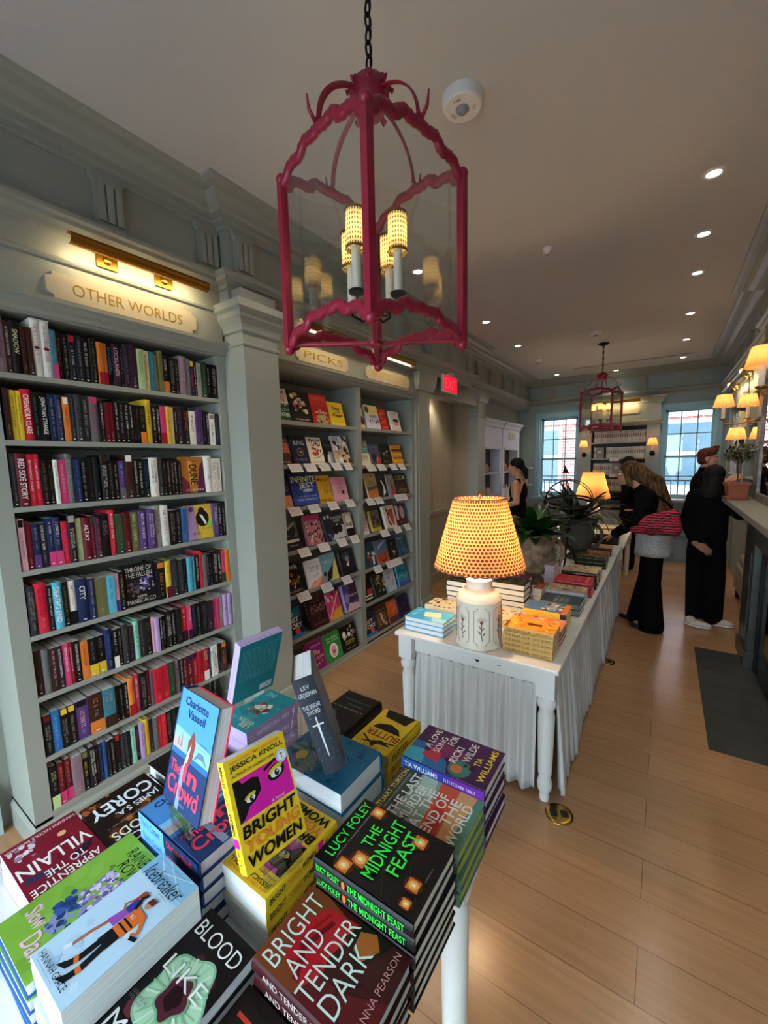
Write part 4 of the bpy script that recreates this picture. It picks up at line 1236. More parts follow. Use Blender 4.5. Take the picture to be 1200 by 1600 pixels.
dark = [('p', [(0, .55), (.4, .7), (.9, .5), (1, .8), (1, 1), (0, 1)], '#7a3a1a'), ('p', [(.05, .45), (.5, .52), (.95, .42), (.9, .75), (.55, .86), (.2, .8)], '#b31a24'), ('p', [(.1, .6), (.4, .7), (.8, .62), (.8, .66), (.4, .75), (.1, .66)], '#6a0f16'),
        ('p', [(0, .1), (.3, .2), (.3, .5), (0, .6)], '#5a1218'), ('p', [(.55, .3), (1, .15), (1, .45), (.75, .5)], '#1c0f0e'), ('p', [(.65, .30), (.85, .22), (.98, .3), (.9, .42), (.7, .4)], '#a85a26'), ('p', [(0, 0), (.5, 0), (.25, .4), (0, .3)], '#571016'),
        ('l', [(.1, .62), (.45, .78), (.85, .7)], .03, '#8a141c'), ('l', [(.05, .2), (.3, .35), (.5, .2)], .03, '#2a0a0c')]
PAL_M = '#d6e6dc'
dark += [('t', 'BRIGHT', .06, .80, .92, .955, PAL_M, -.006), ('t', 'AND', .12, .62, .62, .77, PAL_M, -.006), ('t', 'TENDER', .02, .435, .94, .585, PAL_M, -.006), ('t', 'DARK', .08, .245, .78, .405, PAL_M, -.006), ('t', 'JOANNA PEARSON', .04, .05, .96, .12, '#c98a8a', -.004)]
flat_stack(-.562, -.326, .384, .534, .838, 4, '+y', '#3a0f12', dark, [('t', 'AND TENDER DARK', .12, .3, .8, .75, '#c9b9b4')],
           'dark red hardcover with thin mint capitals beside the aisle', 'stack of dark red novels with mint capitals', pages=streak_mat('book_pages_grey', '#a9b3ab', '#cfd6cf', 3, 3, 900, .8), seed=4)
murd = [('r', 0, .72, 1, 1, '#3c4a44'), ('p', [(0, .4), (1, .5), (1, .75), (0, .78)], '#8fa89a'), ('p', [(0, .2), (1, .28), (1, .5), (0, .45)], '#d95a34'), ('p', [(0, .1), (1, .0), (1, .28), (0, .25)], '#e0a56a'), ('p', [(0, 0), (1, 0), (1, .08), (0, .14)], '#5f8a72'), ('p', [(0, .26), (.5, .3), (.7, .44), (0, .4)], '#c23a2a'), ('p', [(.6, .5), (1, .55), (1, .72), (.6, .7)], '#b9c9b4')]
murd += [('t', 'STUART TURTON', .04, .91, .96, .97, '#efc840', .008), ('g', .1, .86, .9, .885, '#cfd2c4')]
for q, s in enumerate(('THE LAST', 'MURDER', 'AT THE', 'END OF', 'THE', 'WORLD')):
    yy = .72 - q * .131
    murd.append(('t', s, .04 if len(s) > 4 else .3, yy, (.96 if len(s) > 6 else .8), yy + .112, '#f4f1ea', .012))
flat_stack(-.566, -.331, .742, .905, .855, 4, '+y', '#5f7f70', murd, [('g', .1, .3, .9, .7, '#dfe3da')],
           'green and orange hardcover with huge white block title and yellow author line', 'stack of green novels with block titles', pages=streak_mat('book_pages_green', '#c9c23a', '#5f8a5c', 3, 3, 120, .7), seed=5)
ricki = [('p', [(0, .45), (.55, .6), (.5, 1), (0, 1)], '#2a6a9a'), ('p', [(.0, .75), (.35, .8), (.3, 1), (0, 1)], '#3aa0b8'), ('p', [(.2, .3), (.6, .35), (.7, .8), (.35, .75)], '#7a2a5a'), ('c', .22, .35, .2, '#3a7a6a', .13), ('c', .2, .38, .1, '#c9703a', .07), ('p', [(.15, .6), (.4, .62), (.45, .8), (.2, .82)], '#c03a4a'), ('s', .3, .2, .95, .9, ['#4a2460', '#2c1838', '#6a2a6a'], 18, .06)]
ricki += [('t', 'A LOVE', .42, .78, .95, .86, W_, .01), ('t', 'SONG', .38, .66, .82, .74, W_, .01), ('t', 'FOR', .68, .55, .95, .64, W_, .01), ('t', 'RICKI', .3, .42, .72, .51, W_, .01), ('t', 'WILDE', .42, .29, .92, .38, W_, .01), ('t', 'TIA', .42, .17, .64, .24, '#f2d23a', .01), ('t', 'WILLIAMS', .12, .055, .94, .13, '#f2d23a', .01)]
flat_stack(-.576, -.335, .912, 1.072, .88, 5, '+y', '#43204e', ricki, [('r', 0, 0, .4, 1, '#2a5aa8'), ('r', .4, 0, .62, 1, '#3a3a9a'), ('r', .62, 0, 1, 1, '#6a2a98'), ('t', 'TIA WILLIAMS', .04, .28, .46, .72, W_, .01), ('g', .54, .3, .9, .7, '#d9d0e6')],
           'purple and teal hardcover with yellow author name at table end', 'stack of purple novels at the table end', seed=6)
butter = [('c', .42, .30, .36, '#17130f', .16), ('r', .0, .28, .8, .46, Y_), ('p', [(.12, .30), (.72, .30), (.62, .18), (.42, .13), (.22, .18)], '#17130f'), ('t', 'BUTTER', .06, .36, .86, .50, '#7a1414', .01),
          ('p', [(.1, .72), (.4, .62), (.6, .74), (.95, .9), (.6, .78), (.5, .95), (.42, .76)], '#17130f'), ('l', [(.05, .62), (.35, .68), (.55, .8), (.9, .6)], .04, '#17130f'), ('t', 'ASAKO', .5, .91, .9, .955, '#2a2416'), ('t', 'YUZUKI', .5, .85, .9, .895, '#2a2416')]
butter = [('p', [(.12, .52), (.88, .52), (.78, .40), (.5, .33), (.24, .40)], '#17130f'), ('t', 'BUTTER', .06, .56, .90, .70, '#7a1414', .01), ('p', [(.1, .82), (.4, .74), (.6, .82), (.95, .92), (.6, .86), (.5, .95), (.42, .84)], '#17130f'), ('l', [(.05, .74), (.35, .78), (.55, .88), (.9, .74)], .04, '#17130f'),
          ('t', 'ASAKO', .3, .945, .7, .98, '#3a3016'), ('t', 'YUZUKI', .3, .90, .7, .935, '#3a3016'), ('p', [(.1, .0), (.9, 0), (.8, .2), (.2, .25)], '#17130f')]
flat_stack(-.785, -.645, .935, 1.135, .83, 3, '-x', '#ecc92e', butter, [('t', 'BUTTER', .1, .25, .55, .75, '#17130f', .01)], 'yellow hardcover with dark red title and black bowl lying upside down', 'stack of yellow hardcovers', seed=7)
octo = [('s', .5, .6, .9, .9, ['#3a8a9a', '#1f5a6a'], 8, .08), ('g', .1, .42, .95, .47, '#b9b4a4'), ('g', .2, .3, .7, .36, '#5a8a8a'), ('g', .1, .18, .9, .24, '#5a8a8a')]
flat_stack(-1.005, -.85, .975, 1.20, .80, 2, '-x', '#191512', octo, (), 'black hardcover with small teal creature behind the sword book', 'black hardcovers with a teal creature', seed=8)
teal = [('s', .1, .2, .9, .9, ['#2a9098', '#1f7f8a', '#38a2a8'], 20, .1), ('s', .25, .35, .75, .62, ['#a85a44', '#d9c9b4', '#7a3a30', '#e9e2d4'], 22, .08), ('t', 'LEE', .15, .86, .45, .93, '#e6c47a', .01), ('t', 'COTTON', .15, .77, .62, .84, '#e6c47a', .01), ('t', 'ING', .6, .06, .85, .17, '#9ad2cc', .01)]
M_LIL = streak_mat('lilac_edges', '#a98cc0', '#d2b8dc', 3, 3, 300, .6)
flat_stack(-1.19, -1.047, .745, .962, .865, 3, '-x', '#1f8f98', teal, [('r', 0, 0, 1, 1, '#b79ccc'), ('g', .06, .3, .95, .72, '#f2ecf6')], 'teal paperback with gold author name and lilac spine', 'stack of teal paperbacks with lilac spines', hard=False, pages=M_LIL, spine='#b79ccc', seed=9)
sword = [('s', .02, .02, .98, .98, ['#0f5a7a', '#176a8a', '#0c4a66'], 26, .1)] + [('l', [(.1 + .05 * q, .1 + .12 * (q % 6)), (.2 + .05 * q, .2 + .12 * (q % 6)), (.16 + .06 * q, .27 + .11 * (q % 6))], .012, '#0a2f44') for q in range(13)] + [('c', .72, .24, .10, '#c9a04a'), ('g', .65, .225, .79, .255, '#7a5a1c')]
flat_stack(-.855, -.617, .692, .865, .90, 3, '-y', '#125f82', sword, [('g', .1, .3, .8, .7, '#cfd9e0')], 'deep teal hardcover with gold round sticker under the sword book', 'stack of deep teal hardcovers', pages=M_PAGEW, seed=10)
PNK = '#e0187a'
eyeart = lambda cx, cy, s: [('c', cx, cy, .13 * s, K_, .06 * s, 12), ('c', cx, cy + .025 * s, .11 * s, '#d9c22a', .025 * s, 12), ('c', cx, cy - .008 * s, .085 * s, '#f0e6e0', .03 * s, 8), ('c', cx + .01, cy - .008 * s, .035 * s, K_, .028 * s), ('c', cx + .02, cy, .012 * s, '#ffffff', .008 * s), ('l', [(cx - .16 * s, cy + .06 * s), (cx, cy + .1 * s), (cx + .16 * s, cy + .07 * s)], .035 * s, K_)]
knoll = [('r', .06, .42, .97, .79, '#e01ea0'), ('p', [(.06, .42), (.18, .45), (.30, .52), (.46, .6), (.46, .72), (.36, .75), (.2, .74), (.16, .79), (.06, .79)], K_), ('p', [(.12, .42), (.3, .42), (.42, .47), (.36, .54), (.24, .52)], '#e01ea0')]
knoll += eyeart(.28, .585, .85) + eyeart(.74, .675, 1.15)
knoll += [('t', 'NEW YORK TIMES BESTSELLER', .08, .945, .9, .972, '#d9702a', .004), ('t', 'JESSICA KNOLL', .06, .872, .95, .932, K_, .012), ('t', 'AUTHOR OF LUCKIEST GIRL ALIVE', .07, .825, .93, .85, K_, .006),
          ('c', .88, .79, .095, '#e9edf0'), ('c', .88, .79, .08, '#3a4a5a'), ('c', .88, .79, .072, '#eef1f3'), ('t', 'T', .85, .765, .91, .815, K_, .02), ('t', 'A Novel', .56, .435, .80, .465, '#f0c8e4', 0, .3),
          ('t', 'BRIGHT', .05, .285, .95, .395, K_, .03, .12), ('t', 'YOUNG', .05, .165, .95, .272, '#e8862a', .03, .12), ('t', 'WOMEN', .05, .04, .95, .15, K_, .03, .12)]
kspine = [('t', 'BRIGHT', .04, .3, .24, .72, K_, .02), ('t', 'YOUNG', .26, .3, .44, .72, '#e8862a', .02), ('t', 'WOMEN', .46, .3, .66, .72, K_, .02), ('r', .69, .15, .77, .88, '#e01ea0'), ('g', .8, .3, .96, .7, '#6a5a14')]
flat_stack(-.752, -.610, .452, .666, .852, 4, '-x', '#f4c92a', knoll, kspine, 'yellow paperback with pink eyes lying under its standing copy', 'stack of yellow paperbacks with pink eyes', hard=False, pages=M_PAGEW, seed=11)
SKY = '#4f94d8'
crowd = [('r', 0, .42, 1, 1, SKY), ('p', [(0, .42), (1, .42), (1, .60), (0, .66)], '#8cc4ea'), ('p', [(0, .46), (.3, .46), (.3, .56), (0, .58)], '#b9a29a'), ('p', [(.12, .5), (.14, .62), (.16, .5)], '#8a7a78'), ('p', [(.2, .5), (.22, .66), (.25, .5)], '#8a7a78'), ('r', .0, .40, 1, .47, '#2a6aa0'), ('r', 0, 0, 1, .42, '#1f3864'),
         ('p', [(.36, .36), (.42, .5), (.40, .58), (.5, .69), (.6, .6), (.58, .48), (.5, .36)], '#8a4038'), ('p', [(.38, .34), (.44, .5), (.5, .58), (.46, .36)], '#f0ece8'), ('p', [(.6, .47), (.7, .56), (.82, .56), (.95, .48), (.85, .51), (.72, .51)], '#5a7a8c'), ('r', .34, 0, .44, .36, '#8a98a8'),
         ('t', 'Charlotte', .14, .875, .78, .95, '#12305a', .01), ('t', 'Vassell', .26, .775, .74, .85, '#12305a', .01), ('g', .66, .62, .9, .64, '#2a5a8c'), ('g', .6, .58, .92, .6, '#2a5a8c'), ('t', 'The', .06, .27, .34, .37, '#f0405a', .02), ('t', 'In', .42, .25, .80, .41, '#f0405a', .03), ('t', 'Crowd', .06, .095, .90, .25, '#f0405a', .02), ('g', .36, .04, .6, .07, '#8aa0c0')]
cspine = [('r', 0, 0, .45, 1, '#69a8e0'), ('r', .45, 0, 1, 1, '#1f3058'), ('t', 'The In Crowd', .04, .25, .38, .78, '#1a4a8c', .005), ('t', 'Charlotte Vassell', .5, .28, .9, .74, '#f0405a', .005)]
flat_stack(-.988, -.747, .402, .562, .898, 5, '+y', '#24406c', crowd, cspine, 'blue and navy hardcover lying under its standing copy', 'stack of blue and navy hardcovers', spine='#2a4a80', pages=M_PAGEW, seed=12)
ice = [('p', [(0, .78), (1, .84), (1, 1), (0, 1)], '#8abfe2'), ('r', 0, 0, 1, .8, '#bfdcf0'), ('l', [(.05, .99), (.6, .84)], .012, '#dcecf6'), ('l', [(.3, .99), (.95, .85)], .012, '#dcecf6'), ('l', [(.1, .85), (.9, .99)], .012, '#dcecf6'), ('s', .1, .05, .95, .5, ['#b3d2ea', '#c9e2f4', '#add0ea'], 12, .1),
       ('l', [(.30, .20), (.34, .33), (.42, .48)], .05, '#b06a4c'), ('l', [(.26, .16), (.30, .21)], .06, '#e6eaf0'), ('p', [(.36, .44), (.52, .44), (.54, .56), (.42, .58)], '#9a52b8'), ('p', [(.42, .56), (.54, .56), (.56, .66), (.42, .66)], '#3f3a98'), ('c', .46, .70, .05, '#c98a6a', .03), ('p', [(.40, .62), (.42, .72), (.50, .74), (.46, .66)], '#a8442c'), ('l', [(.42, .64), (.36, .58), (.46, .54)], .035, '#b06a4c'),
       ('l', [(.58, .34), (.56, .20), (.50, .12)], .09, '#15161a'), ('l', [(.68, .34), (.70, .18), (.66, .08)], .09, '#15161a'), ('l', [(.555, .20), (.535, .17)], .095, '#e0702a'), ('l', [(.70, .18), (.69, .145)], .095, '#e0702a'), ('p', [(.40, .085), (.54, .11), (.56, .15), (.46, .14)], '#15161a'), ('p', [(.56, .045), (.70, .07), (.71, .11), (.62, .10)], '#15161a'),
       ('p', [(.52, .33), (.74, .33), (.75, .44), (.54, .44)], '#15161a'), ('p', [(.54, .43), (.76, .43), (.80, .62), (.56, .63)], '#e0702a'), ('r', .55, .47, .77, .485, '#15161a'), ('r', .55, .51, .77, .525, '#15161a'), ('g', .6, .54, .72, .58, W_), ('l', [(.78, .60), (.90, .52), (.84, .48)], .05, '#e0702a'), ('l', [(.86, .47), (.97, .49)], .05, '#15161a'), ('l', [(.56, .60), (.50, .68), (.54, .72)], .05, '#15161a'), ('c', .67, .68, .055, '#c98a6a', .035), ('p', [(.61, .68), (.63, .73), (.74, .73), (.73, .69)], '#6a2a16'),
       ('t', 'Icebreaker', .10, .79, .95, .915, '#15161a', -.006, .3), ('g', .12, .955, .92, .972, '#5a88b0'), ('g', .62, .765, .82, .78, '#3a4a5a'), ('t', 'HANNAH GRACE', .08, .035, .80, .08, '#15161a'), ('g', .12, .015, .6, .025, '#5a6a7a')]
flat_stack(-.846, -.714, .155, .378, .888, 4, '+x', '#a9cfea', ice, [('t', 'ICEBREAKER', .3, .2, .7, .8, '#15161a')], 'pale blue paperback with a skating couple, nearest the bottom edge', 'stack of pale blue paperbacks', hard=False, pages=M_PAGEW, seed=13)
slow = [('s', .02, .02, .98, .98, ['#7fae3c', '#8ab846', '#78a636'], 20, .12), ('s', .3, .22, .8, .5, ['#2c4a8c', '#3a5a9c', '#24386c', '#8a90b8'], 60, .05), ('s', .42, .45, .85, .72, ['#b7a2cc', '#cbb9da', '#8f7ab0', '#e0d4e8', '#6a5a88'], 90, .04), ('s', .35, .68, .9, .74, ['#5f8a34', '#3f6a2c'], 10, .03),
        ('t', 'RAINBOW', .32, .86, 1.0, .96, '#15161a', -.004, .25), ('t', 'ROWELL', .40, .755, 1.0, .85, '#15161a', -.004, .25), ('t', 'Slow', .12, .155, .44, .27, '#f0bcd0', .01, .1), ('t', 'Dance', .46, .06, .98, .19, '#f0bcd0', .01, .1), ('g', .5, .97, .9, .98, '#4a6a2c')]
flat_stack(-1.018, -.853, .145, .388, .835, 4, '+x', '#82b23e', slow, (), 'lime green hardcover with a blue and lilac bouquet', 'stack of lime green hardcovers', spine='#2f5a9a', pages=M_PAGEW, seed=14)
vill = [('s', .04, .04, .96, .96, ['#8f1830', '#6f0f24', '#7f1428'], 14, .1), ('s', .62, .08, .95, .35, ['#d9c4cc', '#9a7a94', '#e6dce0'], 14, .06), ('c', .3, .26, .06, '#d9b07a'), ('p', [(.05, .62), (.4, .7), (.3, .78), (.1, .72)], '#2a1a2a'), ('p', [(.55, .72), (.9, .6), (.95, .7), (.6, .78)], '#3a2a4a'),
        ('t', 'APPRENTICE', .06, .82, .95, .93, '#f2ece4', .01), ('t', 'TO THE', .20, .68, .72, .79, '#f2ece4', .01), ('t', 'VILLAIN', .03, .42, .97, .62, '#f2ece4', .012), ('t', 'HANNAH NICOLE MAEHRER', .03, .05, .97, .10, '#e6c8c8', .006)]
flat_stack(-1.258, -1.046, .204, .352, .80, 2, '-y', '#7d1429', vill, (), 'crimson paperback with white title and lilac edges at the left', 'crimson paperbacks with lilac edges', hard=False, pages=M_LIL, seed=15)
gods = [('s', .05, .4, .95, .95, ['#5a3018', '#8a4a1c', '#2a160e', '#a8662a'], 26, .1), ('g', .1, .52, .9, .545, '#b9a88a'), ('t', 'THE', .1, .90, .3, .95, '#e9e2d4', .01), ('t', 'MERCY', .15, .78, .92, .9, '#cfc4e6', .012), ('t', 'OF GODS', .08, .62, .92, .75, '#e9e2d4', .012), ('t', 'JAMES S.A.', .05, .34, .7, .45, '#e6ecf0', .012), ('t', 'COREY', .05, .12, .96, .32, '#e6ecf0', .02), ('s', .6, .02, .98, .14, ['#a85a2a', '#5a2a14'], 8, .06)]
flat_stack(-1.24, -1.0, .358, .524, .80, 2, '-y', '#1c1210', gods, (), 'black and amber hardcover with big white capitals behind the crimson book', 'black and amber hardcovers', pages=M_PAGEW, seed=16)
kit = [('c', .35, .45, .28, '#a8745a', .2), ('c', .36, .44, .16, '#191512', .11), ('l', [(.2, .3), (.4, .15), (.7, .2), (.8, .35)], .07, '#a8745a'), ('g', .08, .82, .92, .92, '#d9d2c4')]
flat_stack(-1.27, -1.05, .55, .70, .80, 2, '-y', '#1a1513', kit, (), 'black hardcover with a tan coiled shape by the tall bookcase', 'black hardcovers with a tan coil', pages=M_PAGEW, seed=17)
FLW = lambda s, lob, amp: [(.56 + .43 * s * (1 + amp * cos(lob * a_)) * cos(a_), .46 + .285 * s * (1 + amp * cos(lob * a_)) * sin(a_)) for a_ in [2 * pi * q / 60 for q in range(60)]]
blood = [('s', .16, .22, .9, .75, ['#4a1c28', '#6a2c3a', '#34141c'], 18, .12), ('p', FLW(1.0, 5, .09), '#8cc09a'), ('p', FLW(.93, 5, .10), '#b4dcba')] + [('l', [(.56 + .16 * cos(a_), .46 + .10 * sin(a_)), (.56 + .40 * cos(a_ + .06), .46 + .265 * sin(a_ + .06))], .022, ('#8fc49c', '#d2ecd4', '#9ccfa6')[q % 3]) for q, a_ in enumerate([2 * pi * q / 24 for q in range(24)])] + [('p', FLW(.50, 5, .10), '#7fae88'), ('p', FLW(.44, 5, .12), '#54202e'), ('p', FLW(.26, 5, .08), '#230a10'),
         ('t', 'BLOOD', .08, .80, .94, .92, '#f2f0ec', -.004), ('t', 'LIKE', .12, .52, .86, .63, '#f2f0ec', -.006), ('t', 'MINE', .08, .09, .92, .21, '#f2f0ec', -.004), ('g', .06, .28, .34, .34, '#8a7a80', 2), ('g', .12, .02, .9, .06, '#a82a3a')]
flat_stack(-.716, -.578, .178, .402, .815, 3, '+x', '#141012', blood, [('g', .1, .3, .9, .7, '#d9d2c4')], 'black hardcover with pale green morning glory flower and white title', 'stack of black flower hardcovers', pages=M_PAGEW, seed=18)
onb = [('t', 'ON THE', .1, .78, .95, .94, '#c23a2a', .0), ('g', .1, .3, .9, .42, '#c23a2a'), ('l', [(.55, .55), (.65, .8)], .02, '#d9d2c4')]
flat_stack(-.565, -.33, .215, .375, .79, 2, '+y', '#17100f', [('c', .3, .86, .2, '#c23a2a', .11), ('c', .3, .86, .14, '#17100f', .075), ('t', 'N', .52, .80, .8, .93, '#c23a2a', .0), ('g', .1, .4, .9, .5, '#c23a2a')], (), 'black hardcover with red outlined letters at the bottom of the picture', 'black hardcovers with red outlined letters', seed=19)

# ---- copies standing on clear easels on top of the piles
def stand_book(o, pos, X, Y, label, group):
    o.matrix_world = frame(X, Y, pos)
    tag(o, label, 'book', group)
    return o
o = book(.155, .235, .036, '#24406c', crowd, cspine, True, M_PAGEW, '#2a4a80', back='#f0405a')
stand_book(o, (-.898, .45, .956), (.9965, -.0786, .0297), (-.0057, .2902, .957), 'blue and navy hardcover standing upright, cover to the camera', 'hardcovers standing on clear easels')
o = book(.14, .21, .03, '#f4c92a', knoll, kspine, False, M_PAGEW, '#f4c92a', back='#e01ea0')
stand_book(o, (-.656, .433, .901), (.1478, .9888, -.0192), (-.3815, .0749, .9214), 'yellow paperback with pink eyes standing upright on an easel', 'hardcovers standing on clear easels')
swsp = [('t', 'LEV', .10, .32, .15, .68, '#c9c9c9'), ('g', .19, .2, .2, .3, '#2c3138'), ('s', .05, .05, .95, .95, ['#8f949a', '#b9bcc0'], 16, .004)]
o = book(.16, .24, .05, '#2a2c31', (), (), True, M_PAGEW, '#31353c', back='#3a352f')
# lettering that runs across the spine, and the sword below it
swm = MB()
Msp = Matrix(((0, 0, -1, -.0053), (0, 1, 0, 0), (1, 0, 0, 0), (0, 0, 0, 1)))
for s_, x0, x1, y0, y1 in (('LEV', .015, .035, .214, .224), ('GROSSMAN', .004, .046, .197, .208), ('THE BRIGHT', .004, .046, .166, .177), ('SWORD', .010, .040, .152, .163)):
    swm.text(s_, print_mat('#c4c6c8'), Msp, x0, x1, y0, y1, .0006)
st = print_mat('#c9ccd0')
swm.add([(.0235, .05, .0008), (.025, .042, .0008), (.0265, .05, .0008), (.0275, .125, .0008), (.0225, .125, .0008)], [(0, 1, 2, 3, 4)], st, Msp)
swm.add([(.012, .123, .0009), (.038, .123, .0009), (.038, .127, .0009), (.012, .127, .0009)], [(0, 1, 2, 3)], st, Msp)
swm.add([(.0235, .127, .0009), (.0265, .127, .0009), (.0265, .145, .0009), (.0235, .145, .0009)], [(0, 1, 2, 3)], st, Msp)
for q in range(26):
    xx, yy = R.uniform(.003, .047), R.uniform(.02, .235)
    swm.add([(xx, yy, .0007), (xx + .0009, yy, .0007), (xx + .0009, yy + .0009, .0007), (xx, yy + .0009, .0007)], [(0, 1, 2, 3)], st, Msp)
swm.build('spine_lettering', o)['label'] = 'silver sword and lettering on the spine'
stand_book(o, (-.624, .648, .978), (-.7093, .7026, -.0573), (-.2343, -.1583, .9592), 'thick dark grey hardcover standing with a silver sword on its spine', 'hardcovers standing on clear easels')
backa = [('g', .08, .12 + .04 * q, .92, .14 + .04 * q, '#9fd4d6') for q in range(6, 20)] + [('r', .62, .06, .92, .16, '#dfe6e6'), ('g', .65, .08, .89, .14, '#2a2a2a')]
o = book(.15, .22, .03, '#1f8f98', teal, [('g', .06, .3, .95, .72, '#f2ecf6')], False, M_LIL, '#b79ccc', back='#15868f', back_art=backa)
# seen from behind: the back cover faces the aisle
Xb, Yb, Zb = Vector((.091, .9959, 0)), Vector((.3236, -.0294, .9457)), Vector((.9418, -.0861, -.3249))
stand_book(o, Vector((-1.104, .724, .972)) + Xb * .15 + Zb * .03, -Xb, Yb, 'teal paperback with lilac edges standing with its back cover to the camera', 'hardcovers standing on clear easels')
def easel(loc, yaw, lift, label, lean=17):
    """bent clear acrylic: ledge with a lip in front, sloping back and one rear strut"""
    o = thing('book_easel', label, 'book stand', loc, yaw, 'clear acrylic easels on the book piles')
    b = MB()
    s = sin(radians(lean))
    b.box(-.045, .045, -.004, .05, lift - .003, lift, M_ACRYL)
    b.box(-.045, .045, -.008, -.004, lift - .003, lift + .018, M_ACRYL)
    b.box(-.045, .045, -.006, -.002, 0, lift, M_ACRYL)
    b.build('ledge', o)
    b = MB()
    for xs in (-1, 1):
        b.tube([(xs * .045, .05, lift), (xs * .014, .05 + s * .17, lift + .16)], .0016, M_ACRYL, 6)
    b.tube([(-.014, .05 + s * .17, lift + .16), (.014, .05 + s * .17, lift + .16)], .0016, M_ACRYL, 6)
    b.build('back_rest', o)
    b = MB()
    for xs in (-1, 1):
        b.tube([(xs * .012, .05 + s * .17, lift + .158), (xs * .02, .125, 0.002)], .0016, M_ACRYL, 6)
    b.build('rear_strut', o)
    return o
easel((-.825, .415, .899), radians(-4.5), .055, 'clear easel holding the blue hardcover')
easel((-.617, .505, .853), radians(81.5), .045, 'clear easel holding the yellow paperback')
easel((-.73, .70, .901), radians(46), .075, 'clear easel holding the sword book')
easel((-1.115, .80, .866), radians(175), .105, 'clear easel propping the teal paperback')

# ------------------------------------------------------------------ red iron lanterns
M_SHADEC = shade_mat('cane_shade', '#f6e6b8', 'grid', '#5a4a22', 0.6, 22, 8, 0.30)
M_CANDLE = mat('#e9e0cc', 0.6)
def bulb(parent, loc, watts, radius, color=(1, .74, .42), name='bulb_light'):
    ld = bpy.data.lights.new(name, 'POINT')
    ld.energy = watts
    ld.color = color
    ld.shadow_soft_size = radius
    lo = bpy.data.objects.new(name, ld)
    COL.objects.link(lo)
    lo.parent = parent
    lo.location = loc
    return lo
M_BULB = emis('#ffd590', 14.0)
def scallop(s, A):
    """wavy outline of a rail, s from 0 to 1 along it"""
    t = abs(2 * s - 1)          # 1 at the ends, 0 in the middle
    step = 1 / (1 + math.exp((t - .84) * 46)) * .58 + 1 / (1 + math.exp((t - .44) * 46)) * .42
    return A * (step + .05 * cos(6.5 * pi * t) * (1 - t ** 3))
def lantern(name, label, x, y, group):
    zb, zt, a = 2.055, 2.50, 0.183
    o = thing(name, label, 'pendant light', (x, y, CEIL), radians(-12), group)
    dz = -CEIL
    cor = [(a, -a), (a, a), (-a, a), (-a, -a)]
    b = MB()
    for cx, cy in cor:
        b.box(cx - .011, cx + .011, cy - .011, cy + .011, zb + dz - .01, zt + dz + .01, M_RED)
        b.ball((cx, cy, zt + dz + .012), .017, M_RED); b.ball((cx, cy, zb + dz - .012), .016, M_RED)
    n = 48
    for k in range(4):
        p, q = Vector(cor[k]), Vector(cor[(k + 1) % 4])
        for z0, A in ((zt, .050), (zb, .050)):
            pts = []
            for i in range(n + 1):
                s = i / n
                c = p.lerp(q, s)
                pts.append((c.x, c.y, z0 + dz + scallop(s, A)))
            b.tube(pts, [.0135 + .0014 * sin(i * 2.4) for i in range(n + 1)], M_RED, 8, flat=(.8, 1.15))
    b.tube([(cor[0][0], cor[0][1], zb + dz), (cor[2][0], cor[2][1], zb + dz)], .007, M_RED, 8)
    b.tube([(cor[1][0], cor[1][1], zb + dz), (cor[3][0], cor[3][1], zb + dz)], .007, M_RED, 8)
    b.ball((0, 0, zb + dz), (.025, .025, .014), M_RED)
    b.build('frame', o)
    g = MB()
    for k in range(4):
        p, q = Vector(cor[k]), Vector(cor[(k + 1) % 4])
        d_ = (q - p).normalized()
        M = frame((d_.x, d_.y, 0), (0, 0, 1), (p.x, p.y, 0))
        L_ = (q - p).length
        pts = [(0, zb + dz), (L_, zb + dz), (L_, zt + dz)]
        lo = [(L_ * i / 12, zb + dz + scallop(i / 12, .05)) for i in range(13)]
        hi = [(L_ * (12 - i) / 12, zt + dz + scallop(i / 12, .05)) for i in range(13)]
        g.prism(lo + hi, -.0015, .0015, M_GLASS, M)
    g.build('pane', o)
    for k in range(4):
        p, q = Vector(cor[k]), Vector(cor[(k + 1) % 4])
        m_ = (p + q) / 2
        zr = zt + dz + .05
        top = zt + dz + .222
        s = MB()
        pts = []
        for i in range(15):
            t = i / 14
            rr = 1 - t
            an = t * pi / 2
            pts.append((m_.x * cos(an) * .98 + 0, m_.y * cos(an) * .98, zr + .02 + (top - zr - .02) * sin(an)))
        s.tube(pts, .0055, M_RED, 8, flat=(1.5, .5))
        e = m_ * 1.06
        s.tube([(m_.x * .98, m_.y * .98, zr + .03), (m_.x * 1.05, m_.y * 1.05, zr + .012), (m_.x * 1.14, m_.y * 1.14, zr + .03), (m_.x * 1.17, m_.y * 1.17, zr + .062)], [.0055, .006, .0045, .002], M_RED, 8)
        s.build('scroll_arm', o)
    h = MB()
    top = zt + dz + .222
    h.lathe([(.006, -.062), (.03, -.055), (.050, -.03), (.055, 0), (.050, .022), (.034, .04), (.030, .046), (.012, .052), (.004, .060)], M_RED, 20, T(0, 0, top), wob=lambda an, z: 1 + .06 * cos(8 * an))
    for k in range(8):
        an = 2 * pi * k / 8
        h.tube([(.044 * cos(an), .044 * sin(an), top + .005), (.057 * cos(an), .057 * sin(an), top + .018), (.064 * cos(an), .064 * sin(an), top + .012), (.062 * cos(an), .062 * sin(an), top + .003)], [.009, .008, .006, .003], M_RED, 6)
        h.tube([(.04 * cos(an), .04 * sin(an), top - .03), (.056 * cos(an), .056 * sin(an), top - .045), (.062 * cos(an), .062 * sin(an), top - .035)], [.009, .008, .004], M_RED, 6)
    h.build('crown_hub', o)
    ch = MB()
    z = top + .06
    k = 0
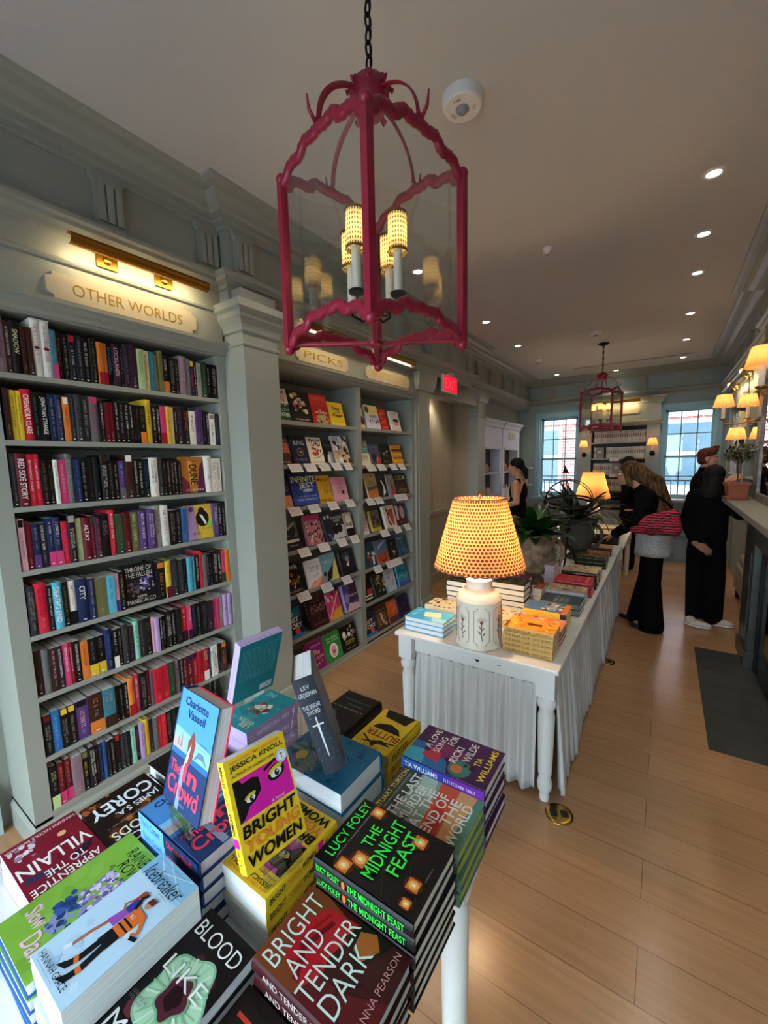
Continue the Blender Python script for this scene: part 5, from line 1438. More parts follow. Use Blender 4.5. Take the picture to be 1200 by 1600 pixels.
    while z < -.03:
        ring = []
        for i in range(12):
            an = 2 * pi * i / 12
            u_, v_ = .010 * cos(an), .021 * sin(an)
            ring.append((u_, 0, z + .021 + v_) if k % 2 == 0 else (0, u_, z + .021 + v_))
        ch.tube(ring, .0032, M_IRON, 6, closed=True)
        z += .034
        k += 1
    ch.tube([(.004, .002, top + .05), (.006, 0, top + .2), (.004, -.003, -.02)], .0022, M_IRON, 5)
    ch.build('chain', o)
    c = MB(); c.lathe([(.062, 0), (.062, -.008), (.045, -.022), (.012, -.03), (.010, -.04)], M_IRON, 20); c.build('ceiling_rose', o)
    cl = MB()
    zc = zb + dz + .115
    cl.tube([(0, 0, zc - .03), (0, 0, top - .05)], .0042, M_IRON, 6)
    cl.ball((0, 0, zc - .03), .014, M_IRON)
    r0 = .084
    for k in range(4):
        an = pi / 4 + k * pi / 2 + radians(-33)
        ux, uy = cos(an), sin(an)
        cl.tube([(0, 0, zc - .03), (r0 * .5 * ux, r0 * .5 * uy, zc - .045), (r0 * ux, r0 * uy, zc - .02), (r0 * ux, r0 * uy, zc)], .004, M_IRON, 6)
        cl.lathe([(.006, -.006), (.022, 0), (.024, .008), (.012, .01)], M_IRON, 14, T(r0 * ux, r0 * uy, zc))
    cl.build('candle_cluster', o)
    for k in range(4):
        an = pi / 4 + k * pi / 2 + radians(-33)
        ux, uy = r0 * cos(an), r0 * sin(an)
        cd = MB(); cd.lathe([(.0125, .008), (.0125, .135)], M_CANDLE, 14, T(ux, uy, zc)); cd.build('candle_tube', o)
        bl = MB(); bl.lathe([(.004, .0), (.011, .02), (.012, .035), (.004, .06), (.0005, .068)], M_BULB, 10, T(ux, uy, zc + .137)); bl.build('bulb', o)
        sh = MB(); sh.lathe([(.0265, .118), (.0265, .215)], M_SHADEC, 26, T(ux, uy, zc), cap=False)
        for zz in (.118, .215):
            sh.lathe([(.0275, zz - .004), (.0285, zz), (.0275, zz + .004)], M_BRASSP, 26, T(ux, uy, zc), cap=False)
        so = sh.build('cane_shade', o)
        bulb(o, (ux, uy, zc + .175), CANDLE, .012)
    return o
lantern('lantern', 'large red scalloped iron lantern hanging nearest, over the front of the room', -0.74, 1.06, 'red iron lanterns on chains')
lantern('lantern', 'small looking red iron lantern hanging far back before the end wall', -0.725, 6.04, 'red iron lanterns on chains')

# ------------------------------------------------------------------ table lamps with painted tin bases
M_TIN = mat('#e6decb', 0.35, var=0.02)
M_SHADE1 = shade_mat('dotted_shade', '#e8be74', 'dots', '#8c3a24', 0.30, 66, 21, 0.37)
M_SHADE2 = shade_mat('plain_shade', '#e6ae6c', None, None, 0.30)
M_PRINT = mat('#6a4a44', 0.5)
def table_lamp(label, x, y, z, shade, rz, group, k=1.0, watts=1.0):
    o = thing('table_lamp', label, 'lamp', (x, y, z), rz, group)
    b = MB()
    b.lathe([(.115 * k, 0), (.123 * k, .004), (.123 * k, .012), (.1185 * k, .016), (.1185 * k, .245), (.1215 * k, .248), (.1185 * k, .253), (.109 * k, .275), (.088 * k, .298), (.069 * k, .31), (.067 * k, .312), (.067 * k, .348), (.070 * k, .351), (.06 * k, .357), (.02, .36)], M_TIN, 48)
    base = b.build('tin_base', o)
    # painted panels: a chamfered border and a thistle on each side
    p = MB()
    R0 = .1188 * k
    def on(u, v): return (R0 + .0006) * cos(u / R0), (R0 + .0006) * sin(u / R0), v
    for f in range(7):
        c0 = 2 * pi * f / 7 * R0
        hw, z0, z1, ch = .040, .03, .226, .015
        loop = [(-hw + ch, z0), (hw - ch, z0), (hw - ch, z0 + ch * .6), (hw, z0 + ch), (hw, z1 - ch), (hw - ch, z1 - ch * .6), (hw - ch, z1), (-hw + ch, z1), (-hw + ch, z1 - ch * .6), (-hw, z1 - ch), (-hw, z0 + ch), (-hw + ch, z0 + ch * .6)]
        p.tube([on(c0 + u, v) for u, v in loop], .0011, M_PRINT, 4, closed=True)
        p.tube([on(c0 + .004, .055), on(c0 - .002, .09), on(c0 + .001, .125), on(c0, .15)], .0018, M_PRINT, 4)
        for (lx, lz, dx, dzz) in ((.002, .08, .02, .022), (-.002, .09, -.02, .022), (.0, .11, .016, .018), (.0, .118, -.016, .018)):
            mid_ = (c0 + lx + dx * .6, lz + dzz * .4)
            pts = [on(c0 + lx, lz), on(c0 + lx + dx * .4, lz + dzz * .15), on(c0 + lx + dx, lz + dzz), on(c0 + lx + dx * .45, lz + dzz * .75)]
            p.add([Vector(q) * 1.0 for q in pts], [(0, 1, 2, 3)], M_PRINT)
        m2 = mat('#8d3a44', 0.5)
        p.add([on(c0 + .009 * cos(t), .155 + .010 * sin(t)) for t in [2 * pi * q / 10 for q in range(10)]], [tuple(range(10))], m2)
        m3 = mat('#b8a09a', 0.5)
        for q in range(11):
            t = radians(0 + 18 * q)
            p.tube([on(c0 + .010 * cos(t), .158 + .010 * sin(t)), on(c0 + .024 * cos(t), .16 + .024 * sin(t))], .0011, m3, 4)
    po = p.build('painted_panel', base)
    po['label'] = 'painted thistle panels with chamfered borders'
    s = MB()
    zs0, zs1 = .425, .785
    s.lathe([(.238 * k, zs0), (.136 * k, zs1)], shade, 64, cap=False)
    so = s.build('lamp_shade', o)
    mt_ = mat('#8d4a4a', .7)
    for r_, zz in ((.2385 * k, zs0), (.1365 * k, zs1)):
        ring = [(r_ * cos(2 * pi * q / 64), r_ * sin(2 * pi * q / 64), zz + (.003 if q % 2 else -.003)) for q in range(64)]
        t = MB(); t.tube(ring, .0035, mt_, 6, closed=True); t.build('braid_trim', so)
    n = MB()
    n.tube([(0, 0, .345), (0, 0, .80)], .004, M_BRASSP, 8)
    for q in range(3):
        an = 2 * pi * q / 3
        n.tube([(0, 0, zs1 - .012), (.136 * k * cos(an), .136 * k * sin(an), zs1)], .0018, M_BRASSP, 5)
    n.ball((0, 0, .808), .010, M_BRASSP)
    n.build('harp', o)
    bb = MB(); bb.ball((.03, 0, .55), (.026, .026, .034), emis('#ffd9a0', 18)); bb.build('bulb', o)
    bulb(o, (-.012, 0, .57), LAMP * watts, .03, (1, .72, .40))
    return o
l1 = table_lamp('cream tin lamp with red dotted shade, nearest on the skirted table', -0.80, 2.065, .7165, M_SHADE1, radians(-62), 'painted tin table lamps')
sw = MB()
sw.tube([(.105, .0, .012), (.125, .0, .010), (.14, .004, .004)], .005, mat('#d9d2c0', .4), 8)
sw.build('lamp_switch', l1).matrix_local = RZ(radians(8))
table_lamp('cream tin lamp with plain glowing shade farther along the table', -0.835, 6.42, .7165, M_SHADE2, radians(-70), 'painted tin table lamps', .95, .8)

# ------------------------------------------------------------------ ceiling fittings
M_WHITE = mat('#dedad4', 0.5)
M_LENS = emis('#fff0d8', 30.0)
def downlight(x, y, label):
    o = thing('downlight', label, 'ceiling light', (x, y, CEIL), 0, 'recessed ceiling downlights')
    b = MB(); b.lathe([(.030, -.001), (.034, -.006), (.050, -.005), (.052, 0)], M_WHITE, 24, cap=False)
    b.build('trim_ring', o)
    b = MB(); b.lathe([(.0005, -.0025), (.031, -.0025)], M_LENS, 20, cap=False); b.build('lens', o)
    ld = bpy.data.lights.new('spot_light', 'SPOT')
    ld.energy = SPOT; ld.spot_size = radians(104); ld.spot_blend = .8; ld.shadow_soft_size = .03
    ld.color = (1, .90, .76)
    lo = bpy.data.objects.new('spot_light', ld)
    COL.objects.link(lo); lo.parent = o; lo.location = (0, 0, -.02)
for k, y in enumerate((1.67, 2.90, 4.33, 5.45, 7.7)):
    downlight(-1.62, y, 'recessed downlight in the left row, %s from the front' % ORD[k])
for k, y in enumerate((2.85, 3.55, 4.24, 5.36, 6.49, 7.6)):
    downlight(0.127, y, 'recessed downlight in the right row, %s from the front' % ORD[k])
downlight(-0.76, 8.0, 'recessed downlight alone before the end wall')
o = thing('smoke_detector', 'round white smoke alarm on the ceiling beside the near lantern', 'smoke alarm', (-.735, 1.69, CEIL), radians(40))
b = MB(); b.lathe([(.080, 0), (.080, -.012), (.0795, -.0125), (.075, -.036), (.070, -.0425), (.001, -.043)], M_WHITE, 48, smooth=False); b.build('housing', o)
b = MB(); b.lathe([(.024, -.043), (.026, -.047), (.018, -.056), (.001, -.058)], mat('#8d8a90', .3), 24); b.build('sensor', o)
b = MB()
Mr = mat('#b0483c', .6)
for an, s_ in ((0.6, 'FIRE'), (2.4, 'FIRE'), (4.4, 'TEST')):
    M = Matrix.Rotation(an, 4, 'Z') @ T(0, .045, -.0434) @ Matrix.Rotation(pi, 4, 'Y')
    b.text(s_, Mr, M, -.014, .014, -.006, .006, 0)
b.build('lettering', o)
for (x, y, r, lab) in ((-.741, 3.122, .028, 'small flush sprinkler cap on the ceiling past the near lantern'), (-.736, 5.427, .07, 'round white detector on the ceiling before the far lantern'), (-1.60, 6.38, .06, 'round white detector on the ceiling near the left cornice')):
    b = MB(); b.lathe([(r, 0), (r, -.01), (r * .9, -.025), (r * .45, -.03), (r * .4, -.045), (.001, -.048)], M_WHITE, 28, T(x, y, CEIL))
    b.lathe([(r * .42, -.046), (.001, -.05)], mat('#55504c', .5), 16, T(x, y, CEIL))
    tag(b.build('ceiling_detector'), lab, 'detector')
b = MB(); b.box(-1.3, .25, 7.38, 7.42, CEIL - .004, CEIL, mat('#8a8783', .6)); tag(b.build('slot_diffuser'), 'long thin slot vent in the ceiling before the end wall', 'vent')

# ------------------------------------------------------------------ long table with the gathered skirt
T2 = 0.716
X0, X1, Y0, Y1 = -1.27, -0.365, 1.945, 5.15
o = thing('skirted_table', 'long white table with turned legs and a gathered grey linen skirt', 'table', ((X0 + X1) / 2, (Y0 + Y1) / 2, 0))
inv = T(-(X0 + X1) / 2, -(Y0 + Y1) / 2, 0)
b = MB(); b.box(X0, X1, Y0, Y1, T2 - .022, T2, M_TABLE); b.build('table_top', o, inv, bevel=.005)
b = MB(); b.box(X0 + .05, X1 - .05, Y0 + .055, Y0 + .08, T2 - .115, T2 - .022, M_TABLE)
b.box(X0 + .05, X0 + .075, Y0 + .08, Y1 - .05, T2 - .115, T2 - .022, M_TABLE)
b.box(X1 - .075, X1 - .05, Y0 + .08, Y1 - .05, T2 - .115, T2 - .022, M_TABLE)
b.add([(-.80, Y0 + .0545, .647), (-.775, Y0 + .0545, .648), (-.77, Y0 + .0545, .640), (-.785, Y0 + .0545, .632)], [(0, 1, 2, 3)], M_DARK)
b.add([(-.68, Y0 + .0545, .645), (-.655, Y0 + .0545, .646), (-.655, Y0 + .0545, .643), (-.68, Y0 + .0545, .642)], [(0, 1, 2, 3)], M_DARK)
b.build('apron', o, inv)
for (x, y) in ((X0 + .06, Y0 + .06), (X1 - .062, Y0 + .06), (X0 + .06, Y1 - .06), (X1 - .06, Y1 - .06)):
    b = MB(); turned_leg(b, x, y, 0, T2 - .022, .040, M_TABLE, .085, .135); b.build('leg', o, inv, )
# the skirt: front panel inset between the legs, long side panel hanging from the top edge
def skirt(x0, y0, x1, y1, zt, zb, amp, waves, flare, seed, out):
    r = random.Random(seed)
    n = waves * 10
    L_ = sqrt((x1 - x0) ** 2 + (y1 - y0) ** 2)
    ux, uy = (x1 - x0) / L_, (y1 - y0) / L_
    nx, ny = out
    ph, s = [], 0.0
    steps = [r.uniform(.6, 1.4) for _ in range(n)]
    tot = sum(steps)
    acc = [0.0]
    for q in steps: acc.append(acc[-1] + q / tot)
    am = [r.uniform(.55, 1.3) for _ in range(waves + 2)]
    vs, fs = [], []
    zs = [1.0, .985, .96, .93, .8, .6, .35, .12, 0.0]
    for j, zz in enumerate(zs):
        d = 1 - zz
        for i in range(n + 1):
            a = acc[i]
            w = i / 10
            fine = .0025 * sin(i * 2.1) if zz > .92 else .0012 * sin(i * 2.1)
            k = am[int(w)] * (1 - (w % 1)) + am[int(w) + 1] * (w % 1)
            off = amp * (.25 + .9 * d ** .7) * k * (.5 + .5 * sin(2 * pi * w + .9 * sin(w * 1.7))) + flare * d + fine
            vs.append((x0 + ux * L_ * a + nx * off, y0 + uy * L_ * a + ny * off, zb + (zt - zb) * zz + (.006 * sin(i * 1.3) if zz == 1 else 0)))
    m_ = n + 1
    for j in range(len(zs) - 1):
        for i in range(n):
            fs.append((j * m_ + i, (j + 1) * m_ + i, (j + 1) * m_ + i + 1, j * m_ + i + 1))
    b = MB(); b.add(vs, fs, M_LINEN, None, True)
    ob = b.build('linen_skirt', o, inv)
    so = ob.modifiers.new('thickness', 'SOLIDIFY'); so.thickness = .002
    return ob
skirt(X0 + .10, Y0 + .085, X1 - .115, Y0 + .085, .590, .03, .045, 10, .012, 3, (0, -1))
skirt(X1 - .045, Y0 + .10, X1 - .045, Y1 - .02, .690, .02, .034, 44, .03, 5, (1, 0))
skirt(X0 + .045, Y1 - .02, X0 + .045, Y0 + .10, .690, .02, .03, 40, .02, 6, (-1, 0))
for (x, y, lab) in ((-.345, 1.945, 'round brass floor outlet by the near table leg'), (-.335, 3.76, 'round brass floor outlet farther along beside the skirt')):
    q = thing('floor_outlet', lab, 'outlet', (x, y, 0), .4, 'brass floor outlets')
    b = MB(); b.lathe([(.064, 0), (.064, .003), (.05, .006), (.001, .0065)], M_BRASSP, 36); b.build('brass_plate', q)
    b = MB(); b.box(-.04, -.008, -.018, .018, .0062, .0085, M_DARK); b.box(.008, .04, -.018, .018, .0062, .0085, M_DARK); b.build('socket_lid', q)
# second table standing end to end
o2 = thing('far_table', 'cream table with tapered turned legs continuing beyond the skirted one', 'table', (-.83, 6.05, 0))
inv2 = T(.83, -6.05, 0)
M_CREAM = mat('#e2d6b8', 0.4, var=.03)
b = MB(); b.box(X0, X1 + .02, 5.165, 6.86, T2 - .025, T2, M_TABLE); b.build('table_top', o2, inv2, bevel=.004)
b = MB(); b.box(X0 + .05, X1 - .03, 5.22, 6.80, T2 - .13, T2 - .025, M_CREAM); b.build('apron', o2, inv2)
for (x, y) in ((X0 + .07, 5.28), (X1 - .035, 5.28), (X0 + .07, 6.68), (X1 - .035, 6.68)):
    b = MB()
    b.lathe([(.004, 0), (.014, .02), (.022, .06), (.012, .085), (.030, .10), (.026, .12), (.031, .30), (.034, .50), (.045, .52), (.028, .54), (.045, .56)], M_CREAM, 18, T(x, y, 0))
    b.box(x - .04, x + .04, y - .04, y + .04, .55, T2 - .025, M_CREAM)
    b.build('leg', o2, inv2)

GS = 'book stacks on the skirted table'
def fs2(x0, x1, y0, y1, zt, n, cover, art, sp, label, spine=None, pages=None, hard=True, read='+y', seed=1, z0=T2 + .0005):
    flat_stack(x0, x1, y0, y1, zt, n, read, cover, art, sp, label, 'copies of ' + label[:60], hard, pages, spine, seed, z0)
M_PINKP = streak_mat('book_pages_pinkish', '#d9b7b0', '#f0dcd6', 3, 3, 700, .8)
sky = [('p', [(0, 0), (1, 0), (1, .5), (0, .3)], '#3fa0d8'), ('p', [(.3, .3), (.7, .4), (.6, .8), (.2, .7)], '#e9e0c8'), ('g', .2, .08, .9, .2, '#d9eef8'), ('p', [(.6, .6), (1, .7), (1, 1), (.7, 1)], '#9ad0e8')]
fs2(-1.235, -.985, 2.005, 2.175, .80, 3, '#58b0dc', sky, (), 'sky blue and cream hardcover left of the lamp', '#58b0dc', M_PAGEW, True, '-y', 21)
flor = [('s', .02, .02, .98, .98, ['#4a2a1c', '#7a4a34', '#2c1a12', '#d9c2a0', '#a85a3a'], 40, .07)]
fs2(-1.26, -1.02, 2.30, 2.46, .775, 2, '#e2cfa8', flor, (), 'cream novel with brown leaf print behind the blue pile', None, M_PAGES, False, '-y', 22)
blk = [('s', .05, .05, .95, .7, ['#3a4a22', '#5a6a30', '#2a2416', '#8a7a3a'], 26, .08), ('g', .1, .76, .9, .92, '#a8a070', 2)]
fs2(-1.25, -1.03, 2.60, 2.76, .865, 4, '#1a1712', blk, (), 'black and olive novel in the pile left behind the lamp', None, M_PAGES, True, '-y', 23)
fs2(-.955, -.735, 2.70, 2.86, .872, 4, '#1c1813', blk, (), 'black and olive novel in the pile right behind the lamp', None, M_PAGES, True, '-y', 24)
fs2(-.86, -.70, 2.30, 2.52, .765, 2, '#e2cfa8', flor, (), 'cream novel with brown leaf print right of the lamp', None, M_PAGES, False, '+x', 25)
fs2(-1.0, -.78, 2.93, 3.08, .845, 4, '#6a2a44', [('g', .1, .3, .9, .7, '#b98a9a', 3)], (), 'plum red novel in the pile before the urn', None, M_PINKP, True, '-y', 26)
fs2(-.735, -.675, 2.92, 3.06, .80, 3, '#8a3a2c', [('g', .1, .3, .9, .7, '#e0b08a', 2)], (), 'narrow rust red book beside the plum pile', None, M_PAGES, False, '-y', 27)
briar = [('s', .03, .03, .97, .97, ['#e8932a', '#d97a1c', '#eda63c'], 20, .1), ('c', .5, .52, .12, '#5a2c12', .09), ('p', [(.44, .50), (.56, .50), (.60, .30), (.40, .30)], '#5a2c12'), ('s', .05, .75, .95, .95, ['#b8501c', '#f0c060'], 12, .06), ('s', .05, .05, .95, .22, ['#c0341c', '#f0c060', '#7a8a2c'], 14, .06), ('g', .1, .62, .9, .7, '#7a3a14')]
fs2(-.655, -.41, 2.04, 2.20, .852, 5, '#e09030', briar, [('t', 'THE BRIAR CLUB', .05, .26, .55, .76, '#5c3f14', .006), ('t', 'KATE QUINN', .62, .26, .95, .76, '#5c3f14', .002)], 'golden orange hardcover with keyhole cover and tan spine', '#c9a05c', M_PAGES, True, '+y', 28)
yel = [('s', .03, .03, .97, .6, ['#3a5a8a', '#d8d0c0', '#c0442c', '#2a2a34', '#e0902c'], 34, .08), ('g', .2, .25, .95, .5, W_, 1), ('r', 0, .0, 1, .12, '#d9742c')]
fs2(-.665, -.425, 2.43, 2.60, .822, 3, '#5a7898', yel, [('r', 0, 0, .86, 1, '#ecbf3a'), ('r', .86, 0, 1, 1, '#22304a'), ('g', .08, .3, .75, .7, '#c98a1c')], 'busy blue and orange cover with bright yellow spine', '#ecbf3a', M_PAGES, True, '+y', 29)
fs2(-.66, -.415, 2.225, 2.40, .80, 3, '#d98a5a', [('s', .05, .05, .95, .95, ['#e0a07a', '#a83a44', '#d9c9a8'], 24, .08)], [('g', .1, .3, .9, .7, '#7a3a44')], 'salmon patterned novel behind the golden pile', '#7a3a4a', M_PAGES, True, '+y', 30)
fs2(-.64, -.40, 2.72, 2.90, .79, 2, '#33424a', [('g', .1, .3, .9, .7, '#b8c0c0', 3)], [('g', .1, .3, .9, .7, '#d9dcdc')], 'slate novel near the table edge', '#43535a', M_PAGES, True, '+y', 31)
grey = [('s', .03, .03, .97, .97, ['#c9b08a', '#8a7a5c', '#a8442c', '#d9cdb0', '#5a4a3a'], 30, .09), ('c', .3, .5, .12, '#5a4a34', .1)]
fs2(-.655, -.405, 2.93, 3.10, .805, 3, '#a8937a', grey, [('g', .08, .25, .92, .75, '#e9ecec')], 'tan illustrated hardcover with blue grey spine', '#8d9aa4', M_PAGES, True, '+y', 32)
fs2(-.64, -.395, 3.14, 3.31, .825, 4, '#b8303c', [('g', .1, .3, .9, .7, '#e6a0a0', 3), ('r', 0, .1, 1, .18, '#d86a5a')], [('g', .1, .3, .9, .7, '#e6a8a8')], 'raspberry red novel between tan and black piles', '#a82a38', M_PAGES, True, '+y', 33)
fs2(-.635, -.39, 3.36, 3.53, .842, 4, '#b9a784', [('s', .03, .2, .97, .97, ['#5a7a5c', '#b8503c', '#d9cba8', '#3c4a4a'], 26, .09), ('r', 0, 0, 1, .2, '#c9b890')], [('g', .3, .3, .95, .75, '#c9c2b4')], 'novel with tan and green pictures above a black spine', '#1a1715', M_PAGES, True, '+y', 34)
fs2(-.64, -.395, 3.60, 3.77, .80, 2, '#c0a884', grey, (), 'pale tan novel behind the black spined pile', '#7a6a54', M_PAGES, True, '+y', 35)
fs2(-.65, -.40, 4.02, 4.20, .825, 3, '#2f3a26', [('s', .03, .03, .97, .97, ['#8a5a3a', '#a8764c', '#4a5a34'], 20, .1)], [('g', .1, .3, .9, .7, '#8a9a74')], 'dark green hardcover with brown picture', '#1f281a', M_PAGES, True, '+y', 36)
fs2(-.655, -.405, 4.28, 4.46, .80, 2, '#6a4630', [('g', .1, .3, .9, .7, '#c9a884', 3)], (), 'chestnut brown novel past the dark green pile', '#4a2e20', M_PAGES, True, '+y', 37)
fs2(-.655, -.41, 4.60, 4.78, .80, 2, '#c99a68', [('g', .1, .3, .9, .7, '#8a5a34', 3)], (), 'caramel hardcover toward the far end of the skirted table', '#4a3428', M_PAGES, True, '+y', 38)
fs2(-.66, -.40, 5.24, 5.42, .835, 3, '#e6d6ac', [('g', .1, .55, .9, .9, '#b8a478', 2)], (), 'cream topped hardcover with black spine on the cream table', '#171412', M_PAGES, True, '+y', 39)
fs2(-.68, -.42, 5.60, 5.78, .80, 2, '#e9dcb8', [('s', .1, .1, .9, .9, ['#c98a5a', '#8a6a3c'], 12, .08)], (), 'pale yellow picture book on the cream table', '#7a6a4a', M_PAGES, True, '+y', 40)
fs2(-.72, -.46, 5.98, 6.16, .79, 2, '#e0c48a', [('g', .1, .4, .9, .8, '#a87a3c', 2)], (), 'honey coloured hardcover before the far lamp', '#a8824a', M_PAGES, True, '+y', 41)
fs2(-.86, -.72, 3.62, 3.80, .955, 8, '#7a7a6c', [('g', .1, .4, .9, .8, '#b8b8a4', 2)], (), 'tall pile of grey green journals between urn and edge', '#8d8f80', M_PAGES, True, '+y', 42)
fs2(-.725, -.655, 3.20, 3.36, .905, 7, '#8d7f84', [('g', .1, .4, .9, .8, '#c9b8bc', 2)], (), 'narrow tall pile of mauve grey books beside the urn', '#a8969a', M_PINKP, False, '+y', 43)

# ------------------------------------------------------------------ urns with plants, armillary sphere
M_URN = streak_mat('aged_stone', '#65533f', '#9c8670', 14, 14, 14, .85, bump=.8)
def urn(label, x, y, k, mat_u, rz=0.0):
    o = thing('urn_planter', label, 'planter', (x, y, T2 + .0005), rz, 'stone urns with plants')
    b = MB()
    prof = [(.10, 0), (.105, .02), (.085, .035), (.06, .06), (.065, .075), (.10, .09), (.135, .12), (.15, .17), (.158, .25), (.168, .33), (.178, .375), (.195, .385), (.20, .40), (.195, .412), (.175, .412), (.165, .38)]
    b.lathe([(r_ * k, z * k) for r_, z in prof], mat_u, 48, wob=lambda an, z: 1 + (.02 * cos(20 * an) if .09 * k < z < .2 * k else (.008 * cos(12 * an) if .24 * k < z < .34 * k else 0)))
    b.build('bowl', o)
    s = MB(); s.lathe([(.001, .375 * k), (.168 * k, .37 * k)], mat('#2a1f16', .95, bump=.6), 24, cap=False); s.build('soil', o)
    for sg in (-1, 1):
        h = MB()
        h.tube([(sg * .15 * k, 0, .14 * k), (sg * .20 * k, 0, .15 * k), (sg * .235 * k, 0, .21 * k), (sg * .23 * k, 0, .29 * k), (sg * .195 * k, 0, .345 * k), (sg * .17 * k, 0, .36 * k)], [.014 * k, .016 * k, .017 * k, .017 * k, .015 * k, .011 * k], mat_u, 10)
        h.tube([(sg * .15 * k, 0, .14 * k), (sg * .17 * k, 0, .115 * k), (sg * .20 * k, 0, .12 * k), (sg * .195 * k, 0, .138 * k)], [.012 * k, .011 * k, .009 * k, .005 * k], mat_u, 8)
        h.build('handle', o)
    return o
def leaf(b, base, az, tilt, L_, wd, m, droop=.6, n=9, fold=.15):
    """one bent blade with a folded midrib"""
    p = Vector(base)
    t = tilt
    vs = []
    for i in range(n + 1):
        s = i / n
        w = wd * (sin(pi * min(1, s * .92 + .06)) ** .75) * (1 if s < .99 else .02)
        d = Vector((cos(az) * cos(t), sin(az) * cos(t), sin(t)))
        sd = Vector((-sin(az), cos(az), 0))
        upv = sd.cross(d) * -1
        vs += [p - sd * w + upv * w * fold * 2, p, p + sd * w + upv * w * fold * 2]
        p = p + d * (L_ / n)
        t -= droop / n
    fs = []
    for i in range(n):
        for j in (0, 1):
            a = i * 3 + j
            fs.append((a, a + 1, a + 4, a + 3))
    b.add(vs, fs, m, None, True)
def leaf_mat(name, c1, c2):
    m = streak_mat(name, c1, c2, 9, 9, 9, .35, bump=.1)
    return m
M_LEAF = leaf_mat('fern_leaf', '#0c220b', '#245418')
M_LEAF2 = leaf_mat('bromeliad_leaf', '#0f1d0e', '#243c1a')
u1 = urn('weathered stone urn with scroll handles and broad green leaves', -.85, 3.36, .98, M_URN, radians(28))
b = MB()
r = random.Random(5)
for q in range(46):
    az = r.uniform(0, 2 * pi)
    tl = r.uniform(.35, 1.35)
    leaf(b, (.05 * cos(az), .05 * sin(az), .37), az, tl, r.uniform(.22, .36), r.uniform(.030, .052), M_LEAF, r.uniform(.5, 1.3))
b.build('foliage', u1)
u2 = urn('grey stone urn holding a dark plant with long arching blades', -.70, 4.40, .95, mat('#4b4740', .9, var=.3, scale=9, bump=.8), radians(10))
b = MB()
for q in range(26):
    az = r.uniform(0, 2 * pi)
    leaf(b, (.04 * cos(az), .04 * sin(az), .38), az, r.uniform(.5, 1.3), r.uniform(.32, .50), r.uniform(.024, .040), M_LEAF2, r.uniform(.3, 1.0))
for q in range(34):
    az = r.uniform(0, 2 * pi)
    leaf(b, (.05 * cos(az), .05 * sin(az), .38), az, r.uniform(.4, 1.2), r.uniform(.35, .58), r.uniform(.007, .012), M_LEAF2, r.uniform(1.2, 2.6), 12)
b.build('foliage', u2)
o = thing('armillary_sphere', 'black iron armillary sphere with arrow on a tripod stand by the urns', 'ornament', (-.70, 3.92, T2 + .0005))
cz = .60
b = MB()
def ring(M, rad, th, flat):
    pts = [M @ Vector((rad * cos(2 * pi * i / 40), rad * sin(2 * pi * i / 40), 0)) for i in range(40)]
    b.tube([p + Vector((0, 0, cz)) for p in pts], th, M_IRON, 6, closed=True, flat=flat)
for ax, an, rad in (('X', 78, .20), ('X', 100, .19), ('Y', 80, .195), ('X', 12, .205), ('X', -18, .185), ('Y', 35, .19)):
    ring(Matrix.Rotation(radians(an), 3, ax), rad, .0042, (1, 2.4) if abs(an) < 20 else (1, 1))
b.build('rings', o)
b = MB()
dv = Vector((-.42, 0.0, .907)).normalized()
dv = Vector((-.12, .05, .99)).normalized()
b.tube([dv * -.22 + Vector((0, 0, cz)), dv * .30 + Vector((0, 0, cz))], .004, M_IRON, 6)
tp = dv * .33 + Vector((0, 0, cz))
bs = dv * .25 + Vector((0, 0, cz))
b.add([tp, bs + Vector((.03, 0, 0)), bs + Vector((0, .008, .01)), bs + Vector((-.03, 0, 0)), bs + Vector((0, -.008, .01))], [(0, 1, 2), (0, 2, 3), (0, 3, 4), (0, 4, 1), (1, 4, 3, 2)], M_IRON)
b.build('arrow', o)
b = MB()
b.tube([(0, 0, .20), (0, 0, cz - .19)], .009, M_IRON, 8)
b.lathe([(.02, .34), (.028, .36), (.02, .38)], M_IRON, 12)
for q in range(3):
    an = 2 * pi * q / 3 + .5
    b.tube([(0, 0, .22), (.05 * cos(an), .05 * sin(an), .17), (.07 * cos(an), .07 * sin(an), .08), (.11 * cos(an), .11 * sin(an), .006)], [.010, .010, .009, .008], M_IRON, 8)
b.build('tripod_stand', o)
o = thing('acrylic_stand', 'clear acrylic book rack standing by the far lamp', 'rack', (-.60, 6.30, T2 + .0005))
b = MB()
for q in range(3):
    b.box(-.1, .1, -.06 + .06 * q, -.057 + .06 * q, .0, .16, M_ACRYL, Matrix.Rotation(radians(-18), 4, 'X'))
b.box(-.1, .1, -.08, .1, 0, .004, M_ACRYL)
b.build('panel', o)

# ------------------------------------------------------------------ far end of the room
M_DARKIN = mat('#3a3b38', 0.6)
fx0, fx1, fy = -1.30, -0.11, 8.00
o = thing('far_bookcase', 'painted bookcase of pale uniform volumes between the two far windows', 'bookcase', ((fx0 + fx1) / 2, 8.12, 0))
inv = T(-(fx0 + fx1) / 2, -8.12, 0)
a0, a1 = -1.09, -0.29
b = MB()
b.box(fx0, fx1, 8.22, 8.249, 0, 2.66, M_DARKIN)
b.box(fx0, a0, fy, 8.22, 0, 2.66, M_PAINT); b.box(a1, fx1, fy, 8.22, 0, 2.66, M_PAINT); b.box(a0, a1, fy, 8.22, 2.21, 2.66, M_PAINT)
b.box(a0, a1, fy, 8.22, 0, .80, M_PAINT)
b.build('carcass', o, inv)
FS = [2.09 - .19, 1.80 - .19 + .0, 1.54 - .19, 1.29 - .19]
FS = [1.955, 1.685, 1.415, 1.145, 0.875]
for z in FS:
    b = MB(); b.box(a0, a1, fy + .005, 8.22, z - .022, z, M_PAINT); b.build('shelf', o, inv)
